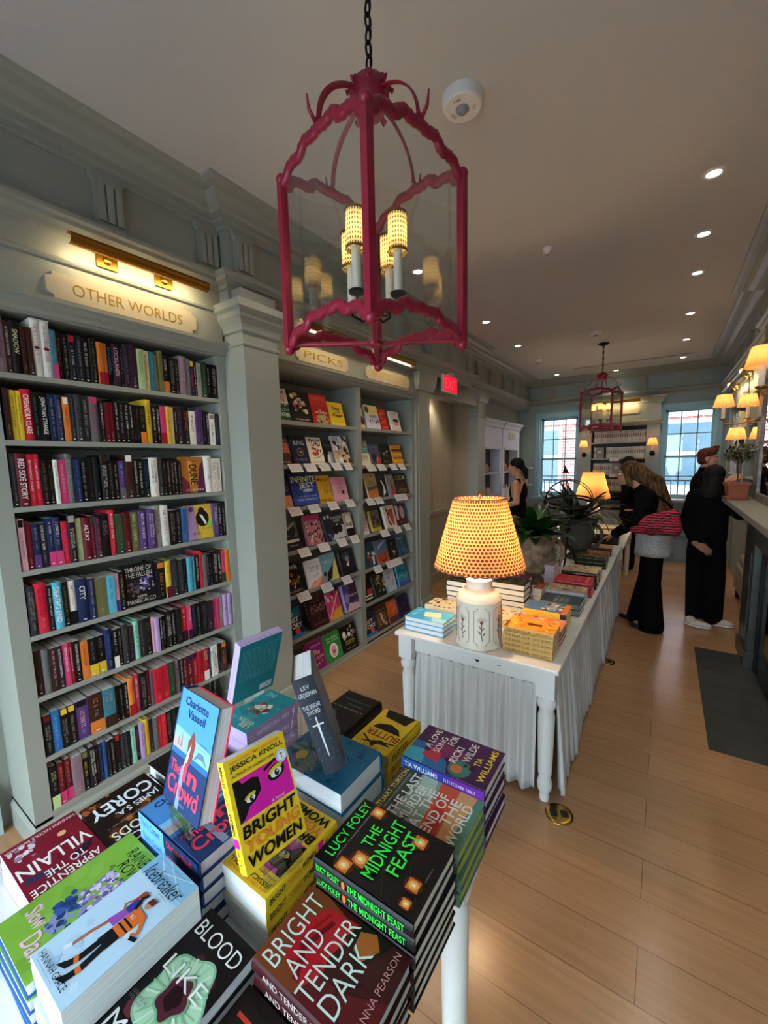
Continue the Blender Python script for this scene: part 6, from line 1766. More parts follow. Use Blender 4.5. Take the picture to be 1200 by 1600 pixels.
b = MB(); b.sweep([(0, 2.22), (.02, 2.225), (.03, 2.25), (.045, 2.26), (.045, 2.28), (0, 2.29)], [(fx0, 8.2), (fx0, fy), (fx1, fy), (fx1, 8.2)], M_PAINT)
b.sweep([(0, 2.56), (.02, 2.565), (.03, 2.60), (.06, 2.64), (.06, 2.66), (0, 2.67)], [(fx0, 8.2), (fx0, fy), (fx1, fy), (fx1, 8.2)], M_PAINT)
b.build('cornice', o, inv)
b = MB()
M = frame((1, 0, 0), (0, 0, 1), (-.98, fy, 2.40))
b.prism([(.03, 0), (.55, 0), (.58, .03), (.58, .09), (.55, .12), (.03, .12), (0, .09), (0, .03)], 0, .012, M_PLAQ, M)
tag(b.build('name_plaque', None), 'small beige plaque on the far bookcase under its light', 'sign')
r = random.Random(9)
vol = ['#c9c2b4', '#bdb7aa', '#d4cdbf', '#b4afa4']
far = MB()          # beyond the 300 books that show largest: the far volumes and the recess books as one
def far_book(M, w, h, t, cov, mark):
    m = print_mat(cov)
    far.box(0, w, 0, h, t - .002, t, m, M); far.box(0, w, 0, h, 0, .002, m, M); far.box(0, .004, 0, h, .002, t - .002, m, M)
    far.box(.004, w - .003, .003, h - .003, .002, t - .002, M_PAGES, M)
    k = print_mat(mark)
    for ya, yb in ((.84, .86), (.40, .72), (.12, .15)):
        far.add([(-.0003, h * ya, t * .2), (-.0003, h * ya, t * .8), (-.0003, h * yb, t * .8), (-.0003, h * yb, t * .2)], [(0, 1, 2, 3)], k, M)
for si, z in enumerate(FS[:4]):
    x = a0 + .012
    box_at = (0, 2, 10, 18)[si]
    k = 0
    while x < a1 - .04:
        if (k == box_at and si > 0):
            q = MB(); q.box(x, x + .12, fy + .02, 8.20, z, z + .185, mat('#8a867d', .7))
            q.box(x + .035, x + .085, fy + .0185, fy + .02, z + .09, z + .125, M_CARD)
            tag(q.build('archive_box'), 'grey labelled box file on the far bookcase, %s shelf' % ORD[si], 'box', 'box files in the far bookcase')
            x += .125; k += 1
            continue
        far_book(frame((0, 1, 0), (0, 0, 1), (x + .0302, fy + .02 + r.uniform(0, .004), z + .0005)), .12, .185, .030, vol[r.randrange(4)], '#7a756a')
        x += .0315; k += 1
for si in (1, 2):
    b = MB(); b.box(-.80, -.66, fy - .012, fy - .008, FS[si] - .05, FS[si] + .005, M_CARD)
    tag(b.build('shelf_card'), 'white card on the %s shelf edge of the far bookcase' % ORD[si], 'card', 'cards in the far bookcase')
p = picture_light(-.3, .3, 'brass picture light over the far bookcase plaque')
p.matrix_world = frame((0, -1, 0), (1, 0, 0), (-.69, fy, 2.60))

M_PLEAT = shade_mat('pleated_shade', '#e6b070', None, None, 0.45)
def pleats(an, z): return 1 + .035 * cos(21 * an)
def sconce_shade(root, loc, r0, r1, h, watts):
    s = MB(); s.lathe([(r0, 0), (r1, h)], M_PLEAT, 84, T(*loc), cap=False, wob=pleats)
    s.build('lamp_shade', root)
    q = MB(); q.ball((loc[0], loc[1], loc[2] + h * .35), .014, emis('#ffd9a0', 18)); q.build('bulb', root)
    bulb(root, (loc[0], loc[1], loc[2] + h * .55), watts, .015)
def wall_sconce(label, x, y):
    o = thing('wall_sconce', label, 'wall light', (x, y, 1.80), 0, 'sconces beside the far bookcase')
    b = MB(); b.lathe([(.035, 0), (.04, .006), (.02, .014), (.001, .016)], M_IRON, 16, Matrix.Rotation(radians(90), 4, 'X') @ T(0, -.05, 0)); b.build('back_plate', o)
    b = MB(); b.tube([(0, -.01, -.05), (0, -.07, -.09), (0, -.10, -.05), (0, -.10, -.02)], .006, M_IRON, 8); b.lathe([(.01, -.03), (.024, -.02), (.02, -.01)], M_IRON, 12, T(0, -.10, 0)); b.build('arm', o)
    b = MB(); b.lathe([(.012, -.02), (.012, .10)], M_CANDLE, 12, T(0, -.10, 0)); b.build('candle_tube', o)
    sconce_shade(o, (0, -.10, .08), .075, .045, .115, SCON)
wall_sconce('small shaded sconce left of the far bookcase', -1.195, fy)
wall_sconce('small shaded sconce right of the far bookcase', -.20, fy)

# window seat under the right far window
M_SEAT = mat('#7f929b', 0.5, var=.03)
o = thing('window_seat', 'grey blue panelled bench below the right far window', 'bench', (.25, 8.1, 0))
b = MB(); b.box(-.10 - .25, .735 - .25, -.08, .14, 0, .42, M_SEAT); b.build('bench_box', o)
b = MB(); b.box(-.10 - .25, .735 - .25, -.10, .14, .42, .45, M_SEAT); b.build('bench_top', o, bevel=.004)
for k in range(2):
    b = MB(); b.box(-.30 + k * .42, .06 + k * .42, -.088, -.08, .06, .36, mat('#8a9da6', .5)); b.build('panel', o)

# small wall shelves in the left corner
for k, z in enumerate((1.54, 1.22)):
    b = MB(); b.box(-2.40, -2.12, 8.10, 8.25, z - .02, z, M_WHITE)
    tag(b.build('wall_shelf'), '%s small white shelf in the far left corner' % ('upper', 'lower')[k], 'shelf', 'white shelves in the far left corner')
o = thing('framed_picture', 'small framed picture on the lower corner shelf', 'frame', (-2.25, 8.16, 1.2205))
b = MB(); b.box(-.06, .06, -.006, .006, 0, .17, mat('#b9b4aa', .5), Matrix.Rotation(radians(-12), 4, 'X')); b.build('frame', o)
b = MB(); b.box(-.045, .045, -.008, -.006, .02, .15, mat('#d9d6cf', .6), Matrix.Rotation(radians(-12), 4, 'X')); b.build('picture', o)

# white fitted cabinets on the left, past the post
M_WCAB = mat('#c9cbd6', 0.45, var=.02)
def cabinet(label, y0, y1, sign):
    o = thing('white_cabinet', label, 'cabinet', (-2.42, (y0 + y1) / 2, 0), 0, 'white fitted cabinets past the alcove')
    inv = T(2.42, -(y0 + y1) / 2, 0)
    b = MB()
    xf = -2.24
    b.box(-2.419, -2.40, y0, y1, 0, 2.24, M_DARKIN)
    b.box(-2.40, xf, y0, y0 + .10, 0, 2.24, M_WCAB); b.box(-2.40, xf, y1 - .10, y1, 0, 2.24, M_WCAB)
    b.box(-2.40, xf, y0 + .1, y1 - .1, 1.90, 2.24, M_WCAB); b.box(-2.40, xf, y0 + .1, y1 - .1, 0, .5, M_WCAB)
    b.build('carcass', o, inv)
    b = MB(); b.sweep([(0, 2.20), (.02, 2.21), (.03, 2.25), (.07, 2.29), (.075, 2.31), (0, 2.32)], [(xf, y0), (xf, y1)], M_WCAB); b.build('cornice', o, inv)
    b = MB(); b.sweep([(0, 1.86), (.012, 1.865), (.014, 1.89), (0, 1.90)], [(xf, y0 + .10), (xf, y1 - .10)], M_WCAB); b.build('head_moulding', o, inv)
    for z in (1.5, 1.15, .8):
        b = MB(); b.box(-2.40, xf - .01, y0 + .1, y1 - .1, z - .02, z, M_WCAB); b.build('shelf', o, inv)
    if sign:
        b = MB()
        M = frame((0, 1, 0), (0, 0, 1), (xf, (y0 + y1) / 2 - .16, 2.04))
        b.prism([(.03, 0), (.29, 0), (.32, .03), (.32, .08), (.29, .11), (.03, .11), (0, .08), (0, .03)], 0, .012, M_PLAQ, M)
        tag(b.build('name_plaque'), 'small plaque on the white cabinet nearest the far corner', 'sign')
    for k, (yy, z, hh, c) in enumerate(((.2, 1.5, .2, '#a8845a'), (.36, 1.5, .14, '#c9a07a'), (.24, 1.15, .18, '#b98a5a'), (.44, 1.15, .12, '#d9cbb0'), (.3, .8, .22, '#8a6a4a'))):
        q = MB(); q.lathe([(.03, 0), (.042, .01), (.045, hh * .6), (.03, hh * .8), (.018, hh * .85), (.02, hh)], mat(c, .5), 16)
        q2 = q.build('jar', None, T(-2.32, y0 + yy, z + .0005))
        tag(q2, '%s stoneware jar on the %s shelf of the %s' % (('tan', 'sandy', 'ochre', 'cream', 'brown')[k], ('upper', 'upper', 'middle', 'middle', 'lower')[k], 'corner cabinet' if sign else 'white cabinet by the post'), 'jar', 'jars in the white cabinets')
cabinet('white fitted cabinet with dark interior next to the post', 5.90, 6.75, False)
cabinet('white fitted cabinet with dark interior near the far corner', 6.79, 7.72, True)
# paper bags hanging between the cabinets
for k in range(3):
    o = thing('paper_bag', '%s white paper bag hanging on the cabinet upright' % ORD[k], 'bag', (-2.17, 6.66 + .10 * k, 1.02), .2 * k, 'white bags on the cabinet upright')
    b = MB(); b.prism([(-.03, 0), (.03, 0), (.026, .22), (-.026, .22)], -.05, .05, mat('#dcdbe2', .8), Matrix.Rotation(radians(90), 4, 'X')); b.build('body', o)
    b = MB(); b.tube([(0, -.03, .21), (0, -.028, .29), (0, .028, .29), (0, .03, .21)], .003, mat('#2c2a2c', .6), 6); b.build('handle', o)
# counter in front of the woman
o = thing('shop_counter', 'low dark counter behind the urns at the left', 'counter', (-1.95, 5.55, 0))
b = MB(); b.box(-.20, .12, -.5, .5, 0, .96, M_PAINT); b.build('body', o)
b = MB(); b.box(-.23, .15, -.53, .53, .96, .99, mat('#5a4a3c', .4)); b.build('counter_top', o, bevel=.003)

# things in the alcove
o = thing('exit_sign', 'glowing red EXIT sign above the alcove', 'sign', (-2.12, 4.30, 2.47))
b = MB(); b.box(0, .03, -.01, .36, .0, .19, mat('#c9c4c4', .4)); b.box(.0, .06, .13, .21, .19, .215, mat('#b9b4b4', .4)); b.build('housing', o)
b = MB(); b.box(.03, .034, .005, .345, .012, .178, emis('#ff0020', 1.2, '#50000a')); b.build('face', o)
b = MB(); b.text('EXIT', emis('#ff3048', 1.3, '#50000a'), frame((0, 1, 0), (0, 0, 1), (0, 0, 0)), .03, .32, .035, .155, .0348, .02); b.build('lettering', o)
o = thing('framed_picture', 'small framed picture on the beadboard of the alcove', 'frame', (-2.607, 4.42, 1.55))
b = MB(); b.box(0, .02, -.11, .11, -.14, .14, mat('#c2ae88', .5)); b.build('frame', o)
b = MB(); b.box(.02, .022, -.085, .085, -.115, .115, mat('#cfc9b8', .6)); b.build('picture', o)
o = thing('fire_alarm', 'red fire alarm pull on the beadboard of the alcove', 'alarm', (-2.607, 4.47, 1.17))
b = MB(); b.box(0, .045, -.055, .055, -.075, .075, mat('#8d1420', .4)); b.build('housing', o, bevel=.004)
b = MB(); b.box(.045, .055, -.03, .03, -.01, .008, mat('#e6e2de', .4)); b.box(.045, .055, -.008, .008, -.03, -.01, mat('#e6e2de', .4)); b.build('pull_handle', o)

downlight(-2.47, 4.95, 'recessed downlight in the alcove ceiling')
COL.objects['downlight.%03d' % (sum(1 for q in COL.objects if q.name.startswith('downlight')) - 1)].location.z = 2.6
# ------------------------------------------------------------------ fireplace, mantel, mirror on the right
M_MARB = streak_mat('grey_marble', '#2b2c28', '#46473f', 6, 6, 6, .35, bump=.05)
M_MANT = mat('#8d8c80', 0.35, var=.04)
o = thing('fireplace', 'dark grey marble fireplace surround with a pale mantel shelf', 'fireplace', (.72, 3.67, 0))
inv = T(-.72, -3.67, 0)
for (ya, yb) in ((4.22, 4.64), (2.70, 3.12)):
    b = MB(); b.box(.60, .84, ya, yb, 0, 1.00, M_MARB); b.box(.585, .84, ya - .015, yb + .015, 0, .13, M_MARB); b.box(.59, .60, ya + .06, yb - .06, .2, .93, M_MARB); b.build('jamb', o, inv, bevel=.003)
b = MB(); b.box(.60, .84, 2.70, 4.64, 1.00, 1.245, M_MARB); b.box(.59, .6, 3.2, 4.14, 1.04, 1.2, M_MARB); b.build('frieze', o, inv, bevel=.003)
b = MB(); b.box(.43, .735, 2.54, 4.80, 1.285, 1.33, M_MANT); b.box(.52, .84, 2.62, 4.72, 1.245, 1.285, M_MANT); b.build('mantel_shelf', o, inv, bevel=.006)
b = MB(); b.box(.80, .838, 3.12, 4.22, 0, 1.0, M_BLACK); b.box(.66, .80, 4.18, 4.22, 0, 1.0, M_BLACK); b.box(.66, .80, 3.12, 3.16, 0, 1.0, M_BLACK); b.box(.66, .80, 3.16, 4.18, .93, 1.0, M_BLACK); b.build('firebox', o, inv)
b = MB()
for a_, c_ in ((4.13, 4.17), (3.17, 3.21)): b.box(.64, .66, a_, c_, 0, .93, M_IRON)
b.box(.64, .66, 3.17, 4.17, .90, .94, M_IRON); b.build('iron_trim', o, inv)
b = MB(); b.box(.652, .655, 3.21, 4.13, .02, .90, glass_mat('smoked_glass', (.25, .25, .25), 1.5, .06)); b.build('fire_screen', o, inv)
# mirror over the mantel in a mottled stone frame
M_MOTT = streak_mat('mottled_stone', '#4c463e', '#8a8070', 16, 16, 16, .4, bump=.2)
o = thing('overmantel_mirror', 'tall mirror in a mottled stone frame over the mantel', 'mirror', (.64, 3.67, 1.331))
b = MB()
b.box(-.03, 0, -.98, -.80, 0, 1.42, M_MOTT); b.box(-.03, 0, .80, .98, 0, 1.42, M_MOTT); b.box(-.03, 0, -.80, .80, 1.27, 1.42, M_MOTT); b.box(-.03, 0, -.80, .80, 0, .06, M_MOTT)
b.build('frame', o, bevel=.006)
mm, nt_, N_, L_, P_ = new_mat('mirror_glass'); P_.inputs['Metallic'].default_value = 1; P_.inputs['Roughness'].default_value = .02; P_.inputs['Base Color'].default_value = (.8, .82, .82, 1)
b = MB(); b.box(-.016, -.010, -.80, .80, .06, 1.27, mm); b.build('mirror_glass', o)
b = MB()
for yy in (-.27, .27): b.box(-.022, -.012, yy - .012, yy + .012, .06, 1.27, M_MOTT)
for zz in (.46, .86): b.box(-.022, -.012, -.80, .80, zz - .012, zz + .012, M_MOTT)
b.build('glazing_bars', o)
def twin_sconce(label, x, y, z, sx, r0, watts):
    o = thing('twin_sconce', label, 'wall light', (x, y, z), 0, 'brass twin sconces on the right wall')
    b = MB(); b.lathe([(.04, 0), (.046, .008), (.03, .018), (.012, .024), (.001, .03)], M_BRASS, 20, Matrix.Rotation(radians(-90), 4, 'Y')); b.build('back_plate', o)
    b = MB()
    arms = ((-.09, .05), (-.255, -.04))
    for ax_, ay_ in arms:
        b.tube([(-.02, 0, 0), (ax_ * .6, ay_ * .3, -.035), (ax_ * .95, ay_ * .8, -.03), (ax_, ay_, .005)], .006, M_BRASS, 8)
        b.lathe([(.008, 0), (.024, .008), (.026, .016), (.014, .018)], M_BRASS, 14, T(ax_, ay_, .0))
    b.build('arms', o)
    for ax_, ay_ in arms:
        c = MB(); c.lathe([(.013, .015), (.013, .12)], M_CANDLE, 12, T(ax_, ay_, 0)); c.build('candle_tube', o)
        sconce_shade(o, (ax_, ay_, .11), r0, r0 * .66, .10, watts)
    return o
twin_sconce('brass twin sconce with pleated shades, upper one beside the mirror', .628, 4.56, 1.985, 1, .072, SCON)
twin_sconce('brass twin sconce with pleated shades, lower one beyond the chimney breast', .739, 4.72, 1.72, 1, .070, SCON)
twin_sconce('brass twin sconce with pleated shades at the right picture edge', .628, 2.86, 2.02, 1, .072, SCON)
# topiary
o = thing('topiary', 'small round topiary in a square terracotta pot on the mantel end', 'plant', (.495, 4.52, 1.3305), .1)
M_TERR = mat('#8f4a2e', .8, var=.12, scale=15, bump=.2)
b = MB()
def frust(b, w0, w1, z0, z1, m):
    b.add([(-w0, -w0, z0), (w0, -w0, z0), (w0, w0, z0), (-w0, w0, z0), (-w1, -w1, z1), (w1, -w1, z1), (w1, w1, z1), (-w1, w1, z1)], [(0, 3, 2, 1), (4, 5, 6, 7), (0, 1, 5, 4), (1, 2, 6, 5), (2, 3, 7, 6), (3, 0, 4, 7)], m)
frust(b, .058, .072, .018, .125, M_TERR); frust(b, .078, .080, .118, .14, M_TERR)
b.build('pot', o, bevel=.003)
b = MB(); frust(b, .072, .080, 0, .02, M_TERR); b.build('saucer', o, bevel=.002)
b = MB(); b.tube([(0, 0, .135), (.004, .002, .2), (-.003, 0, .27), (0, 0, .36)], .005, mat('#4a3420', .9), 8); b.build('stem', o)
b = MB()
r = random.Random(12)
M_TOP = leaf_mat('myrtle_leaf', '#1c2a14', '#3c4f2a')
for q in range(420):
    th, ph = r.uniform(0, 2 * pi), math.acos(r.uniform(-1, 1))
    rr = r.uniform(.05, .115)
    bs = (rr * sin(ph) * cos(th), rr * sin(ph) * sin(th), .375 + rr * .82 * cos(ph))
    leaf(b, bs, r.uniform(0, 2 * pi), r.uniform(-.3, 1.2), .035, .007, M_TOP, .5, 3)
b.build('foliage', o)

# recess beyond the chimney breast: bookcase, sofa, picture lights
o = thing('recess_bookcase', 'painted bookcase in the right recess seen almost edge on', 'bookcase', (.95, 6.9, 0))
inv = T(-.95, -6.9, 0)
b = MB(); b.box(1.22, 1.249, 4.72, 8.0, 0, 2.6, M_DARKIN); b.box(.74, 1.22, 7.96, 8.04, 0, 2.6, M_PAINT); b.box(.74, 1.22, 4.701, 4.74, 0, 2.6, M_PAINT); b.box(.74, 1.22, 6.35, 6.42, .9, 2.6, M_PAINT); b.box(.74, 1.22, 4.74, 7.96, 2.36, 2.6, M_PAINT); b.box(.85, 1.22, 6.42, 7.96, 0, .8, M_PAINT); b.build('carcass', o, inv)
RS = [2.05, 1.75, 1.45, 1.15]
for z in RS:
    b = MB(); b.box(.76, 1.22, 4.74, 7.96, z - .022, z, M_PAINT); b.build('shelf', o, inv)
r = random.Random(31)
cl = list('wwcskbmeuwcI')
for si, z in enumerate(RS):
    y = 7.94
    k = 0
    while y > 6.5 and k < 22:
        wd = r.uniform(.022, .042)
        c = r.choice(cl)
        far_book(frame((1, 0, 0), (0, 0, 1), (.775, y, z + .0005)), .15, r.uniform(.19, .235), wd - .001, PAL[c][0], PAL['k' if c in 'wcsI' else 'w'][0])
        y -= wd
        k += 1
far_books = far
for k, (ya, yb) in enumerate(((4.85, 5.45), (5.75, 6.35), (6.75, 7.35))):
    p = picture_light(-.3, .3, '%s brass picture light along the right wall from the near side' % ORD[k])
    p.matrix_world = frame((-1, 0, 0), (0, -1, 0), (.70, (ya + yb) / 2, 2.56))
M_SOFA = mat('#a08f7c', .9, var=.06, scale=60, bump=.2)
o = thing('sofa', 'beige upholstered sofa in the right recess behind the mantel', 'sofa', (1.0, 5.75, 0))
b = MB(); b.box(-.26, .24, -.72, .62, .12, .42, M_SOFA); b.build('base', o, bevel=.02)
b = MB(); b.box(-.24, .06, -.66, .56, .42, .54, M_SOFA); b.build('seat_cushion', o, bevel=.04)
b = MB(); b.box(.06, .23, -.70, .60, .42, .98, M_SOFA); b.build('backrest', o, bevel=.05)
for yy in (-.68, .58):
    b = MB(); b.box(-.24, -.20, yy - .02, yy + .02, 0, .12, M_DARK); b.box(.18, .22, yy - .02, yy + .02, 0, .12, M_DARK); b.build('leg', o)
def cushion(name, label, M, s, m):
    vs, fs = [], []
    n = 10
    for sgn in (1, -1):
        for i in range(n + 1):
            for j in range(n + 1):
                u, v = 2 * i / n - 1, 2 * j / n - 1
                th = .38 * (1 - u ** 4) ** .7 * (1 - v ** 4) ** .7
                kx = 1 - .08 * (1 - abs(u)) * abs(v) ** 3; ky = 1 - .08 * (1 - abs(v)) * abs(u) ** 3
                vs.append((u * s * ky, v * s * kx, sgn * th * s * .75))
    off = (n + 1) ** 2
    for k in (0, 1):
        for i in range(n):
            for j in range(n):
                a = k * off + i * (n + 1) + j
                f = (a, a + n + 1, a + n + 2, a + 1)
                fs.append(f if k == 0 else tuple(reversed(f)))
    b = MB(); b.add(vs, fs, m, None, True)
    return tag(b.build(name, None, M), label, 'cushion', 'cushions on the sofa')
cushion('cushion', 'speckled beige cushion leaning on the sofa back', frame((.3, .95, 0), (.35, -.1, .93), (.93, 5.55, .74)), .20, mat('#8f8474', .9, var=.25, scale=90))
cushion('cushion', 'plain tan cushion at the near end of the sofa', frame((.5, .86, 0), (.35, -.2, .9), (.93, 5.22, .74)), .20, mat('#9a8264', .9, var=.08))

# ------------------------------------------------------------------ people
def merged(name, shapes, m, parent=None, voxel=.011, smooth=6, M=None):
    """one continuous surface grown round overlapping tapered limbs: ('l', a, ra, b, rb) or ('e', centre, radii[, matrix])"""
    b = MB()
    for s in shapes:
        if s[0] == 'l':
            _, a, ra, c, rb = s
            a, c = Vector(a), Vector(c)
            n = 5
            pts, rs = [], []
            d = (c - a)
            L_ = d.length or 1e-6
            d = d / L_
            for k in range(3):
                t = (k - 3) / 3
                pts.append(a + d * (ra * t)); rs.append(ra * sqrt(max(.02, 1 - t * t)))
            for k in range(n + 1):
                t = k / n
                pts.append(a + d * L_ * t); rs.append(ra + (rb - ra) * t)
            for k in range(1, 4):
                t = k / 3
                pts.append(c + d * (rb * t)); rs.append(rb * sqrt(max(.02, 1 - t * t)))
            b.tube(pts, rs, m, 14)
        else:
            c, rr = s[1], s[2]
            Mx = T(*c) @ (s[3] if len(s) > 3 else Matrix.Identity(4))
            b.ball((0, 0, 0), rr, m, 18, 12, Mx)
    ob = b.build(name + '_tmp')
    rm = ob.modifiers.new('r', 'REMESH'); rm.mode = 'VOXEL'; rm.voxel_size = voxel
    sm = ob.modifiers.new('s', 'SMOOTH'); sm.iterations = smooth; sm.factor = .5
    dg = bpy.context.evaluated_depsgraph_get()
    me = bpy.data.meshes.new_from_object(ob.evaluated_get(dg))
    me.name = name
    me.materials.clear(); me.materials.append(m)
    me.polygons.foreach_set('use_smooth', [True] * len(me.polygons))
    me.polygons.foreach_set('material_index', [0] * len(me.polygons))
    bpy.data.objects.remove(ob)
    o = bpy.data.objects.new(name, me)
    COL.objects.link(o)
    if parent is not None: o.parent = parent
    if M is not None: o.matrix_local = M
    return o
def RX(a): return Matrix.Rotation(radians(a), 4, 'X')
def RY(a): return Matrix.Rotation(radians(a), 4, 'Y')
def head(c, yaw, pitch, s=1.0, jaw=1.0):
    """skull, face, nose, lips, ears; face looks along +x before turning"""
    M = RZ(yaw) @ RY(pitch)
    def P(x, y, z): return tuple(Vector(c) + (M @ Vector((x * s, y * s, z * s))))
    sh = [('e', P(-.012, 0, .035), (.092 * s, .076 * s, .088 * s), M), ('e', P(.030, 0, -.030), (.060 * s, .056 * s * jaw, .075 * s), M), ('e', P(.045, 0, -.080), (.034 * s, .034 * s * jaw, .028 * s), M),
          ('l', P(.078, 0, .012), .011 * s, P(.100, 0, -.022), .013 * s), ('e', P(.084, 0, -.056), (.012 * s, .024 * s, .008 * s), M), ('e', P(.083, 0, -.068), (.011 * s, .020 * s, .007 * s), M),
          ('l', P(.074, .03, .026), .010 * s, P(.074, -.03, .026), .010 * s), ('e', P(-.005, .076, -.005), (.018 * s, .008 * s, .030 * s), M), ('e', P(-.005, -.076, -.005), (.018 * s, .008 * s, .030 * s), M)]
    return sh, P, M
def eyes(P, parent, s=1.0):
    b = MB()
    for y in (-.031, .031):
        b.ball(P(.071, y, .004), .0105 * s, mat('#e9e4de', .3), 10, 8)
        b.ball(P(.0785, y, .003), .0055 * s, mat('#20140e', .2), 8, 6)
        pts = [P(.080, y - .016, .022), P(.084, y, .027), P(.080, y + .016, .022)]
        b.tube(pts, .0035 * s, mat('#241812', .8), 6)
    b.build('eyes', parent)
def hand_shapes(wrist, dirv, palm_n, s=1.0, curl=.5, thumb=1):
    """palm with five separate bent fingers of unequal length, thumb from the side of the palm"""
    d = Vector(dirv).normalized(); n = Vector(palm_n).normalized()
    sd = d.cross(n).normalized() * thumb
    w = Vector(wrist)
    sh = []
    kn = w + d * .085 * s
    for k in range(4):
        o = (k - 1.5) * .0225 * s
        sh.append(('l', tuple(w + d * .012 * s - sd * o * .5), .014 * s, tuple(kn - sd * o), .0110 * s))
        L_ = (.070, .080, .076, .060)[k] * s
        a = kn - sd * o
        d1 = (d * cos(curl * .6) + n * sin(curl * .6)); d2 = (d * cos(curl * 1.4) + n * sin(curl * 1.4)); d3 = (d * cos(curl * 2.1) + n * sin(curl * 2.1))
        p1 = a + d1 * L_ * .45; p2 = p1 + d2 * L_ * .32; p3 = p2 + d3 * L_ * .26
        sh += [('l', tuple(a), .0090 * s, tuple(p1), .0082 * s), ('l', tuple(p1), .0082 * s, tuple(p2), .0078 * s), ('l', tuple(p2), .0078 * s, tuple(p3), .0068 * s)]
    a = w + d * .025 * s + sd * .022 * s
    p1 = a + (d * .6 + sd * .75 + n * .25).normalized() * .040 * s
    p2 = p1 + (d * .85 + sd * .35 + n * .4).normalized() * .030 * s
    sh += [('l', tuple(a), .014 * s, tuple(p1), .0105 * s), ('l', tuple(p1), .0105 * s, tuple(p2), .0085 * s)]
    return sh
M_SKIN = mat('#b98465', .55, var=.05, scale=20)
M_SKIN_SHADED = mat('#8a6048', .6, var=.05, scale=20)  # skin darkened for hands in shadow: the shade is put into the colour
M_SKIN2 = mat('#c98f78', .55, var=.05, scale=20)
M_CLOTHK = mat('#050506', .9, var=.2, scale=50, bump=.1, spec=.12)
M_CLOTHK2 = mat('#060508', .9, var=.2, scale=40, bump=.1, spec=.12)
M_DENIM = mat('#060609', .9, var=.2, scale=60, spec=.12)
def hair_mat(n, a, c):
    m = streak_mat(n, a, c, 60, 60, 4, .75, bump=.4)
    m.node_tree.nodes['Principled BSDF'].inputs['Specular IOR Level'].default_value = .2
    return m
def strands(b, pts0, dirs, m, r0=.010, n=8):
    pass

# -- woman leaning over the table with a red woven bag
px, py = -.11, 4.80
pw = thing('person', 'long haired woman in dark jacket and flared trousers leaning over the table, red shoulder bag', 'person', (px, py, 0))
# she faces -x (towards the table); local coordinates
hd, P, Mh = head((-.20, 0, 1.53), pi, radians(38), 1.0)
sh_r, sh_l = (-.02, .155, 1.33), (-.02, -.155, 1.33)
body = hd + [('l', (-.13, 0, 1.44), .052, (-.05, 0, 1.36), .060), ('e', (-.01, 0, 1.24), (.105, .155, .17)), ('e', (.02, 0, 1.04), (.10, .135, .16)), ('e', (.05, 0, .92), (.125, .165, .12)),
             ('l', sh_r, .055, (-.06, .20, 1.10), .046), ('l', (-.06, .20, 1.10), .042, (-.24, .14, .93), .030), ('l', sh_l, .055, (-.10, -.21, 1.09), .046), ('l', (-.10, -.21, 1.09), .042, (-.30, -.13, .93), .030),
             ('l', (.04, .085, .88), .085, (.0, .095, .48), .060), ('l', (.0, .095, .48), .055, (-.05, .10, .09), .042), ('l', (.04, -.085, .88), .085, (.05, -.10, .48), .060), ('l', (.05, -.10, .48), .055, (.06, -.11, .09), .042),
             ('e', (-.09, .10, .045), (.12, .045, .042)), ('e', (.02, -.11, .045), (.12, .045, .042))]
body += hand_shapes((-.245, .14, .925), (-.8, 0, -.5), (-.3, 0, -.9), .95, .5, 1) + hand_shapes((-.305, -.13, .925), (-.85, .05, -.45), (-.3, 0, -.9), .95, .5, -1)
bo = merged('body', body, M_SKIN, pw, .0062, 4)
eyes(P, pw)
jk = [('e', (-.01, 0, 1.25), (.125, .175, .17)), ('e', (.02, 0, 1.08), (.125, .16, .17)), ('e', (.04, 0, .98), (.135, .175, .09)), ('l', sh_r, .072, (-.06, .20, 1.10), .066), ('l', (-.06, .20, 1.10), .062, (-.22, .145, .945), .045), ('l', sh_l, .072, (-.10, -.21, 1.09), .066), ('l', (-.10, -.21, 1.09), .062, (-.28, -.135, .945), .045), ('l', (-.09, 0, 1.40), .062, (-.03, 0, 1.33), .11)]
merged('jacket', jk, M_CLOTHK, pw, .012, 3)
b = MB()
M_KNIT = streak_mat('grey_knit', '#8f8a84', '#bab4ac', 90, 90, 160, .9, lo=.42, hi=.58)
b.lathe([(.150, .98), (.172, .90), (.182, .80), (.186, .745), (.178, .745), (.172, .80)], M_KNIT, 40, T(.045, 0, 0) @ Matrix.Diagonal((.88, 1.04, 1, 1)), cap=False, wob=lambda an, z: 1 + .02 * cos(9 * an) * (1 - (z - .74) * 3))
b.build('knit_skirt', pw)
tr = [('e', (.05, 0, .86), (.14, .175, .12)), ('l', (.04, .085, .86), .098, (.0, .095, .50), .078), ('l', (.0, .095, .50), .074, (-.05, .10, .05), .115), ('l', (.04, -.085, .86), .098, (.05, -.10, .50), .078), ('l', (.05, -.10, .50), .074, (.06, -.11, .05), .115)]
merged('flared_trousers', tr, M_DENIM, pw, .012, 3)
for (fx, fy_) in ((-.10, .10), (.01, -.11)):
    b = MB(); b.ball((fx, fy_, .035), (.135, .048, .036), M_BLACK, 18, 10); b.ball((fx + .06, fy_, .05), (.07, .045, .048), M_BLACK, 14, 8); b.build('shoe', pw)
M_HAIRB = hair_mat('brown_blond_hair', '#1f150e', '#6b4c2c')
